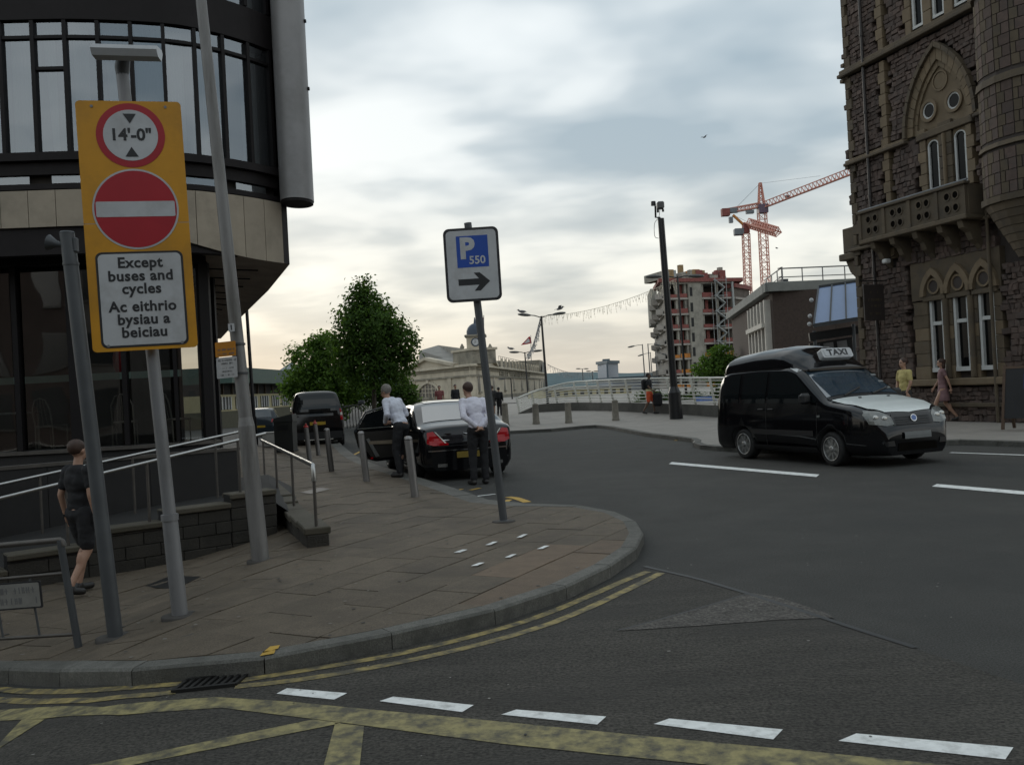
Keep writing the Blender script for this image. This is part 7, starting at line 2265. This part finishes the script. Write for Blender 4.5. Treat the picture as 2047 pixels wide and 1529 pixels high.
# ------------------------------------------------------------------ black people carrier seen from behind
hm = radians(90 + 15)
fm_ = Vector((cos(hm), sin(hm), 0))
rm_ = Vector((D(637, 880, 33.2).x, 33.2, 0))
mp_c = rm_ + fm_ * 2.4 * 1.05
mp = thing('people_carrier', 'black people carrier seen from behind, parked past the steel bollards', 'van', (mp_c.x, mp_c.y, .0), hm)
mp.scale = (1.05, 1.05, 1.08)
VT = [(-2.4, .5), (-2.39, 1.05), (-2.3, 1.5), (-2.17, 1.86), (-2.0, 1.93), (-1.0, 1.96), (.6, 1.93), (1.0, 1.8), (1.7, 1.15), (1.9, 1.08), (2.25, .9), (2.4, .5)]
VH = [(-2.4, .86), (-2.3, .92), (1.6, .92), (2.2, .78), (2.4, .55)]
vc = Car(VT, VH, .22, 1.1, .17, .1, 2.8)
vb = vc.body('body', M_CARBLK, mp)
for x in (-1.45, 1.5):
    for sg in (-1, 1): wheel(mp, (x, sg * .84, .33), .33, .22, sg, 7)
vc.patch('rear_window', M_CGLASS, mp, 'x-', [(-.72, 1.08), (.72, 1.08), (.64, 1.74), (-.64, 1.74)], .01)
for sg in ('y+', 'y-'):
    vc.patch('side_window', M_CGLASS, mp, sg, [(-2.05, 1.14), (-.9, 1.12), (-.9, 1.68), (-1.95, 1.68)], .008, .15)
    vc.patch('side_window', M_CGLASS, mp, sg, [(-.8, 1.12), (.4, 1.12), (.4, 1.68), (-.8, 1.68)], .008, .15)
    vc.patch('roof_bar', M_CHROME, mp, sg, [(-2.0, 1.80), (.5, 1.80), (.5, 1.83), (-2.0, 1.83)], .012, .2)
for s_ in (-1, 1):
    P = [(s_ * .80, .92), (s_ * .88, .92), (s_ * .86, 1.42), (s_ * .78, 1.42)][::s_]
    tlm = vc.patch('tail_light', M_REDL, mp, 'x-', P, .02, .1)
    vc.patch('tail_light_lens', M_CREFL, tlm, 'x-', [(s_ * .80, 1.08), (s_ * .87, 1.08), (s_ * .865, 1.18), (s_ * .795, 1.18)][::s_], .028, .1)
vc.patch('number_plate', M_PLATEY, mp, 'x-', [(-.27, .78), (.27, .78), (.27, .89), (-.27, .89)], .02, .1)
vc.patch('bumper', M_TRIM, mp, 'x-', [(-.84, .3), (.84, .3), (.84, .55), (-.84, .55)], .03, .1)
vc.patch('step', M_CREFL, mp, 'x-', [(-.5, .27), (.5, .27), (.5, .3), (-.5, .3)], .06, .2)
# ------------------------------------------------------------------ parked hatchback
hh = radians(90 + 13)
rh = Vector((D(520, 868, 44).x, 44, 0)); fh = Vector((cos(hh), sin(hh), 0))
hc = rh + fh * 2.0
ht_ = thing('hatchback', 'dark blue-grey hatchback parked beyond the litter bin, rear showing', 'car', (hc.x, hc.y, .05), hh)
HT = [(-2.0, .5), (-1.98, .85), (-1.9, .95), (-1.55, 1.36), (-1.3, 1.43), (-.2, 1.46), (.4, 1.38), (1.05, .98), (1.7, .85), (1.95, .65), (2.0, .45)]
HH = [(-2.0, .7), (-1.9, .83), (1.4, .85), (1.9, .65), (2.0, .5)]
hcar = Car(HT, HH, .2, .93, .22, .1, 2.6)
hcar.body('body', M_CARGRY, ht_)
for x in (-1.25, 1.3):
    for sg in (-1, 1): wheel(ht_, (x, sg * .76, .31), .31, .19, sg, 7)
hcar.patch('rear_window', M_CGLASS_B, ht_, 'z', [(-1.86, -.58), (-1.58, -.52), (-1.58, .52), (-1.86, .58)], .01)
for sg in ('y+', 'y-'): hcar.patch('side_window', M_CGLASS, ht_, sg, [(-1.4, .98), (.7, .96), (.3, 1.28), (-1.2, 1.32)], .008, .15)
for s_ in (-1, 1): hcar.patch('tail_light', M_REDL, ht_, 'x-', [(s_ * .55, .74), (s_ * .78, .74), (s_ * .76, .9), (s_ * .58, .9)][::s_], .02, .1)
hcar.patch('number_plate', M_PLATEY, ht_, 'x-', [(-.26, .5), (.26, .5), (.26, .6), (-.26, .6)], .02, .1)
# ================================================================== PEOPLE
M_SKIN = mat('skin', (.36, .21, .145), .55, var=.12, scale=12)
M_SKIND = mat('skin_dark', (.12, .07, .045), .55, var=.12, scale=12)
M_EYE = mat('eye', (.03, .025, .02), .2)
M_HAIRB = mat('hair_brown', (.045, .022, .014), .6, var=.3, scale=40)
M_HAIRG = mat('hair_grey', (.16, .145, .13), .6, var=.3, scale=40)
M_HAIRK = mat('hair_black', (.012, .01, .009), .5, var=.3, scale=40)
M_SHIRT = mat('shirt_white', (.60, .62, .70), .8, var=.1, scale=6, bump=.5, bscale=14)
M_SHIRT2 = mat('shirt_white_warm', (.64, .63, .71), .8, var=.1, scale=6, bump=.5, bscale=14)
M_BLKCL = mat('black_cloth', (.01, .01, .012), .85, var=.3, scale=8, bump=.4, bscale=16)
M_GREYCL = mat('dark_grey_cloth', (.035, .033, .032), .85, var=.3, scale=8)
M_YELCL = mat('yellow_cloth', (.45, .38, .15), .85, var=.15, scale=6, bump=.4, bscale=14)
M_PINKCL = mat('pink_cloth', (.2, .115, .12), .85, var=.2, scale=9)
M_ORCL = mat('orange_cloth', (.6, .09, .03), .8, var=.15); M_SHOE = mat('shoe_dark', (.015, .013, .012), .5); M_REDCL = mat('muted_red_cloth', (.2, .06, .06), .8)
M_CREAM = mat('cream_cloth', (.6, .52, .3), .8)
def capsule(mb, a, b, ra, rb, n=10):
    mb.cyl(a, b, ra, rb, n); mb.ell(a, (ra, ra, ra), None, n, 6); mb.ell(b, (rb, rb, rb), None, n, 6)
def remesh(name, mb, m, parent, vox=.013, smooth=5, wrinkle=0.0, seed=0):
    o = bpy.data.objects.new('tmp', mb.mesh('tmp', m)); COL.objects.link(o)
    md = o.modifiers.new('r', 'REMESH'); md.mode = 'VOXEL'; md.voxel_size = vox; md.use_smooth_shade = True
    ms = o.modifiers.new('s', 'SMOOTH'); ms.iterations = smooth; ms.factor = .5
    dg = bpy.context.evaluated_depsgraph_get()
    me = bpy.data.meshes.new_from_object(o.evaluated_get(dg))
    bpy.data.objects.remove(o)
    if wrinkle:
        for v in me.vertices:
            p = v.co
            k = noise.noise(Vector((p.x * 7 + seed, p.y * 7, p.z * 11))) + .5 * noise.noise(Vector((p.x * 18, p.y * 18 + seed, p.z * 24)))
            v.co = p + v.normal * (k * wrinkle)
    me.name = name
    if not me.materials: me.materials.append(m)
    for p in me.polygons: p.use_smooth = True
    r_ = bpy.data.objects.new(name, me); COL.objects.link(r_); r_.parent = parent; ROOT[r_.name] = None
    return r_
STAND = dict(pel=(0, 0, .94), bel=(.005, 0, 1.09), che=(0, 0, 1.27), nek=(-.01, 0, 1.46), hed=(.02, 0, 1.625),
    shL=(0, .19, 1.405), elL=(-.03, .235, 1.13), wrL=(.02, .245, .88), haL=(.04, .24, .80), hiL=(0, .09, .92), knL=(.02, .1, .5), anL=(-.02, .1, .085), toL=(.15, .12, .035))
for k in list(STAND):
    if k.endswith('L'): STAND[k[:-1] + 'R'] = (STAND[k][0], -STAND[k][1], STAND[k][2])
def person(label, loc, rz, s, J, top, bottom, hair, skin=None, sleeve='long', legs='long', head=(1, 0, 0), female=False, dress=False, group=None, vox=.013, extra=None, hairlong=False, feet=True):
    skin = skin or M_SKIN
    t = thing('person', label, 'person', tuple(loc), rz, group)
    t.scale = (s, s, s)
    P = {k: Vector(v) for k, v in STAND.items()}
    P.update({k: Vector(v) for k, v in J.items()})
    ys = (P['shL'] - P['shR']).normalized()
    def orient(a, b):
        z = (b - a).normalized(); y = (ys - z * ys.dot(z)).normalized(); x = y.cross(z)
        return Matrix((x, y, z)).transposed()
    Ms = orient(P['pel'], P['che']); Mu = orient(P['bel'], P['nek'])
    wd = .9 if female else 1.0
    def torso(mb, g, pel=True):
        if pel: mb.ell(P['pel'], (.112 + g, .155 + g, .12 + g), Ms)
        mb.ell(P['bel'], (.1 + g, .14 * wd + g, .15 + g), Ms)
        mb.ell(P['che'], (.112 + g, .165 * wd + g, .17 + g), Mu)
        mb.ell(P['che'].lerp(P['nek'], .55), (.085 + g, .15 * wd + g, .09 + g), Mu)
        for k in 'LR': mb.ell(P['sh' + k] * .93 + P['che'] * .07, (.06 + g, .06 + g, .06 + g))
    b = MB()
    torso(b, 0)
    capsule(b, P['nek'] - Vector((0, 0, .04)), P['hed'] - Vector((0, 0, .06)), .056 * wd, .05 * wd)
    hx = Vector(head).normalized(); hz_ = (Vector((0, 0, 1)) - hx * hx.z).normalized(); hy = hz_.cross(hx)
    MH = Matrix((hx, hy, hz_)).transposed()
    H = lambda x, y, z: P['hed'] + MH @ Vector((x, y, z))
    b.ell(H(-.01, 0, .025), (.098, .075, .098), MH); b.ell(H(.028, 0, -.045), (.062, .056, .07), MH)
    b.cyl(H(.085, 0, .012), H(.112, 0, -.022), .008, .017, 8); b.ell(H(.086, 0, -.055), (.012, .026, .01), MH)
    for k in (-1, 1): b.ell(H(-.005, k * .078, -.005), (.02, .01, .03), MH)
    for k in 'LR':
        sg = 1 if k == 'L' else -1
        capsule(b, P['sh' + k], P['el' + k], .05 * wd, .04 * wd); capsule(b, P['el' + k], P['wr' + k], .04 * wd, .027 * wd)
        hd = (P['ha' + k] - P['wr' + k]).normalized(); side = hd.cross(ys if abs(hd.dot(ys)) < .9 else Vector((0, 0, 1))).normalized(); nn = hd.cross(side)
        pc = P['wr' + k] + hd * .05
        Mh = Matrix((side, nn, hd)).transposed()
        b.ell(pc, (.038, .018, .055), Mh)
        for q, (o_, l_) in enumerate(((-.027, .062), (-.009, .074), (.009, .07), (.027, .055))):
            f0 = pc + hd * .04 + side * o_; f1 = f0 + hd * l_ * .55 + nn * .006 * sg; f2_ = f1 + hd * l_ * .35 + nn * .02 * sg
            b.tube([f0, f1, f2_], [.0095, .0088, .0075], 6)
        b.tube([pc + side * .03 - hd * .02, pc + side * .055 + hd * .015, pc + side * .06 + hd * .045], [.012, .011, .009], 6)
        capsule(b, P['hi' + k], P['kn' + k], .083, .056); capsule(b, P['kn' + k], P['an' + k], .055, .036)
        cf = P['kn' + k].lerp(P['an' + k], .3) - Vector((.015, 0, 0)); b.ell(cf, (.056, .052, .11))
        capsule(b, P['an' + k] - Vector((0, 0, .035)), P['to' + k], .04, .03)
    remesh('body', b, skin, t, vox)
    for k in (-1, 1): MB().ell(H(.083, k * .03, .012), (.012, .013, .009), MH, 8, 6).build('eye', M_EYE, t, False)
    hb2 = MB(); hb2.ell(H(-.03, 0, .045), (.104, .09, .1), MH, 16, 10)
    if hairlong: hb2.ell(H(-.06, 0, -.06), (.055, .085, .14), MH)
    if hair: remesh('hair', hb2, hair, t, .016, 3, .006, 5)
    if not dress:
        c = MB(); torso(c, .02, pel=False)
        c.ell(P['pel'].lerp(P['bel'], .25), (.12, .165, .11), Ms)
        for k in 'LR':
            capsule(c, P['sh' + k], P['sh' + k].lerp(P['el' + k], 1 if sleeve == 'long' else .62), .067, .056 if sleeve == 'long' else .062)
            if sleeve == 'long': capsule(c, P['el' + k], P['el' + k].lerp(P['wr' + k], .93), .055, .041)
        remesh('shirt', c, top, t, vox * 1.15, 4, .013, hash(label) % 17)
        c = MB(); c.ell(P['pel'] - Vector((0, 0, .03)), (.125, .17, .12), Ms)
        for k in 'LR':
            if legs == 'long': capsule(c, P['hi' + k], P['kn' + k], .102, .077); capsule(c, P['kn' + k], P['an' + k] + Vector((0, 0, .02)), .077, .06)
            elif legs == 'shorts': capsule(c, P['hi' + k], P['hi' + k].lerp(P['kn' + k], .82), .108, .09)
        remesh('trousers' if legs == 'long' else 'shorts', c, bottom, t, vox * 1.15, 4, .009, 3)
    else:
        c = MB(); torso(c, .018)
        mk = (P['knL'] + P['knR']) / 2
        c.lathe(P['pel'] + Vector((0, 0, .05)), [(.13, 0), (.16, -.12), (.19, -.3), (.2, -.42), (.05, -.41)], 18, sc=(.85, 1.1))
        for k in 'LR': capsule(c, P['sh' + k], P['sh' + k].lerp(P['el' + k], .4 if sleeve != 'long' else 1), .062, .055)
        remesh('dress', c, top, t, vox * 1.15, 4, .008, 7)
    if feet:
        for k in 'LR':
            c = MB(); capsule(c, P['an' + k] - Vector((.02, 0, .04)), P['to' + k] + Vector((0, 0, .005)), .047, .04); c.ell(P['an' + k] - Vector((0, 0, .02)), (.055, .047, .05))
            remesh('shoe', c, M_SHOE, t, vox * 1.1, 3)
    if extra: extra(t, P)
    return t
def face_to(a, b): return math.atan2(b[1] - a[1], b[0] - a[0])
def fit(pxf, pyf, ypx_head, h=.0, full=1.745):
    """foot point from the photo and the scale that brings the head to its image row"""
    g_ = G(pxf, pyf, h)
    t = D(pxf, ypx_head, g_.y)
    return g_, (t.z - g_.z) / full
# man by the boot, hands behind his back
g_, s_ = fit(948, 963, 759, 0, 1.70); g_.x += .14; g_.y = 17.3; g_.z = 0
person('man in white shirt and dark trousers behind the saloon car boot, hands clasped behind back', g_, radians(112), 1.13,
    dict(pel=(-.02, 0, .95), bel=(.0, 0, 1.1), che=(.06, .02, 1.29), nek=(.12, .05, 1.47), hed=(.19, .08, 1.61), shL=(.08, .22, 1.41), shR=(.08, -.16, 1.41), elL=(-.12, .28, 1.17), elR=(-.12, -.2, 1.17), wrL=(-.15, .07, .99), wrR=(-.16, -.02, .97), haL=(-.17, .0, .94), haR=(-.18, .05, .93),
         hiL=(0, .09, .92), knL=(.03, .1, .5), anL=(-.01, .11, .085), toL=(.15, .14, .035)), M_SHIRT2, M_BLKCL, M_HAIRB, head=(1, .25, -.15))
# chauffeur at the open door
g2 = Vector((-2.36, 18.5, .12))
def vest(t, P):
    c = MB(); c.ell(P['che'] + Vector((.03, .02, -.02)), (.13, .13, .16)); c.ell(P['bel'] + Vector((.03, .0, 0)), (.12, .14, .12))
person('man in pale blue shirt stooping beside the open rear door of the black saloon', g2, radians(150), 1.13,
    dict(pel=(-.05, 0, .94), bel=(.02, 0, 1.08), che=(.09, .0, 1.26), nek=(.17, .0, 1.42), hed=(.27, .0, 1.545), shL=(.13, .2, 1.37), shR=(.13, -.2, 1.37), elL=(.03, .3, 1.14), elR=(.04, -.28, 1.12), wrL=(.23, .12, 1.0), wrR=(.24, -.1, .99), haL=(.3, .06, .98), haR=(.31, -.04, .97),
         hiL=(-.05, .09, .92), knL=(.02, .11, .5), anL=(-.06, .12, .085), toL=(.1, .14, .035), hiR=(-.05, -.09, .92), knR=(.08, -.1, .5), anR=(.1, -.1, .085), toR=(.26, -.12, .035)), M_SHIRT, M_BLKCL, M_HAIRG, head=(1, .1, -.35))
# man walking past the ramp on the left
g3 = G(168, 1186, .12); s3 = (D(160, 880, g3.y).z - g3.z) / 1.745
def band_(t, P):
    w = P['elL'].lerp(P['wrL'], .88); d = (P['wrL'] - P['elL']).normalized()
    MB().cyl(w, w + d * .03, .034, .033, 12).build('wristband', M_BLACK, t, False)
person('man in black t-shirt and dark shorts walking behind the grey posts at the ramp', g3, radians(62), s3,
    dict(elL=(-.06, .24, 1.13), wrL=(.0, .25, .88), haL=(.03, .245, .80), knL=(.12, .1, .52), anL=(.02, .11, .1), toL=(.19, .12, .045), knR=(.0, -.1, .5), anR=(-.24, -.1, .13), toR=(-.1, -.12, .05)), M_BLKCL, M_BLKCL, M_HAIRB, sleeve='short', legs='shorts', vox=.012, extra=band_)
# walker in orange shorts in front of the bridge railing
g4, s4 = fit(1300, 828, 745, .12)
def pack(t, P):
    m = MB(); m.box(P['che'] + Vector((-.2, 0, -.02)), (.2, .32, .46), bev=.07); m.build('backpack', M_BLKCL, t, False)
def waistband(t, P):
    pack(t, P)
    m = MB(); m.lathe(P['pel'] + Vector((0, 0, .03)), [(.165, 0), (.165, .09)], 16, sc=(.85, 1.08)); m.build('waistband', M_CREAM, t, False)
person('walker in orange shorts with dark top and backpack by the bridge railing', g4, radians(-25), s4,
    dict(knL=(.13, .1, .52), anL=(.16, .1, .1), toL=(.33, .11, .05), knR=(-.02, -.1, .5), anR=(-.26, -.1, .14), toR=(-.12, -.12, .05), elR=(.05, -.24, 1.15), wrR=(.22, -.24, 1.0), haR=(.29, -.23, .96)), M_BLKCL, M_ORCL, M_HAIRK, M_SKIND, sleeve='short', legs='shorts', head=(1, -.2, .1), extra=waistband, vox=.018)
bgp = g4 + Vector((.35, -.1, .35))
bag = thing('holdall', 'black holdall hanging beside the walker in orange shorts', 'bag', tuple(bgp))
m = MB(); m.box((0, 0, .32), (.42, .3, .62), bev=.09); m.build('body', M_BLKCL, bag, False)
MB().tube([(-.12, 0, .6), (-.1, 0, .8), (.1, 0, .8), (.12, 0, .6)], .018, 6).build('strap', M_BLACK, bag, False)
# pair near the plaza bollards
g5, s5 = fit(986, 830, 771, .12)
person('person in dark grey coat with bare legs, nearest the parking sign post on the plaza', g5, radians(75), s5, dict(knL=(.08, .09, .5), toR=(.1, -.12, .03)), M_GREYCL, M_GREYCL, M_HAIRB, dress=True, female=True, sleeve='long', vox=.02)
g6, s6 = fit(999, 831, 774, .12)
person('person in black carrying a backpack, right of the person in the grey coat', g6, radians(75), s6, dict(knL=(.08, .09, .5)), M_BLKCL, M_BLKCL, M_HAIRK, vox=.02, extra=pack)
# two passers-by whose heads show over the saloon roof
g7 = Vector((D(879, 800, 50).x, 50, .44))
person('person in muted red whose head shows over the middle of the saloon roof', g7, radians(-80), 1.0, {}, M_REDCL, M_GREYCL, M_HAIRB, sleeve='short', vox=.02)
g8 = Vector((D(911, 800, 52).x, 52, .44))
person('person in dark jacket just left of the head of the man at the boot', g8, radians(-60), 1.02, {}, M_BLKCL, M_BLKCL, M_HAIRK, vox=.02)
# two people on the pavement at the stone building
zp = D(1806, 716, 24.3)
g9 = Vector((zp.x, 24.3, .12))
person('person in yellow t-shirt walking behind the taxi bonnet', g9, radians(190), (zp.z - .12) / 1.745, dict(elL=(.02, .26, 1.14), wrL=(.1, .2, .92), elR=(.02, -.26, 1.14), wrR=(.1, -.2, .92)), M_YELCL, M_GREYCL, M_HAIRB, sleeve='short', vox=.015)
g10, s10 = fit(1905, 842, 716, .12)
g10.x -= .25
person('woman in muted pink dress striding along the stone building pavement', g10, radians(160), s10, dict(knL=(.2, .08, .53), anL=(.3, .08, .12), toL=(.46, .09, .06), knR=(-.06, -.08, .5), anR=(-.34, -.08, .12), toR=(-.2, -.09, .04), elL=(-.12, .22, 1.15), wrL=(-.18, .22, .92), haL=(-.18, .22, .85), elR=(.08, -.22, 1.14), wrR=(.2, -.22, .95), haR=(.24, -.22, .88)), M_PINKCL, M_PINKCL, M_HAIRB, dress=True, female=True, sleeve='none', hairlong=True, vox=.015)
# ------------------------------------------------------------------ street buildings across the road, seen only in reflections
M_OPP = mat('street_stone', (.16, .14, .12), .85, var=.25, scale=.8)
M_OPPB = mat('street_brick', (.11, .075, .06), .85, var=.25, scale=.8)
for i, (x0, x1, h, mm, lab) in enumerate(((-46, -16, 10.2, M_OPPB, 'brick street building across the road, reflected in the curved glass'), (-15.5, 9, 11.5, M_OPP, 'stone street building across the road behind the viewpoint'), (9.5, 44, 15, M_OPPB, 'long brick street building across the road facing the taxi'))):
    t = thing('street_building', lab, 'building', (x0, -17, 0))
    MB().box(((x0 + x1) / 2, -23, h / 2), (x1 - x0, 12, h)).build('wall', mm, t)
    MB().box(((x0 + x1) / 2, -22.8, h + .2), (x1 - x0 + .4, 12.6, .4)).build('cornice', M_OPP, t)
    k = int((x1 - x0) / 3)
    for f_ in range(int(h / 3.4)):
        for j in range(k):
            xx = x0 + (j + .5) * (x1 - x0) / k
            w_ = MB().box((xx, -16.98, 1.9 + f_ * 3.4), (1.3, .06, 1.9)).build('window', M_WIN, t)
            MB().box((xx, -16.93, .88 + f_ * 3.4), (1.5, .2, .12)).build('sill', M_OPP, w_)
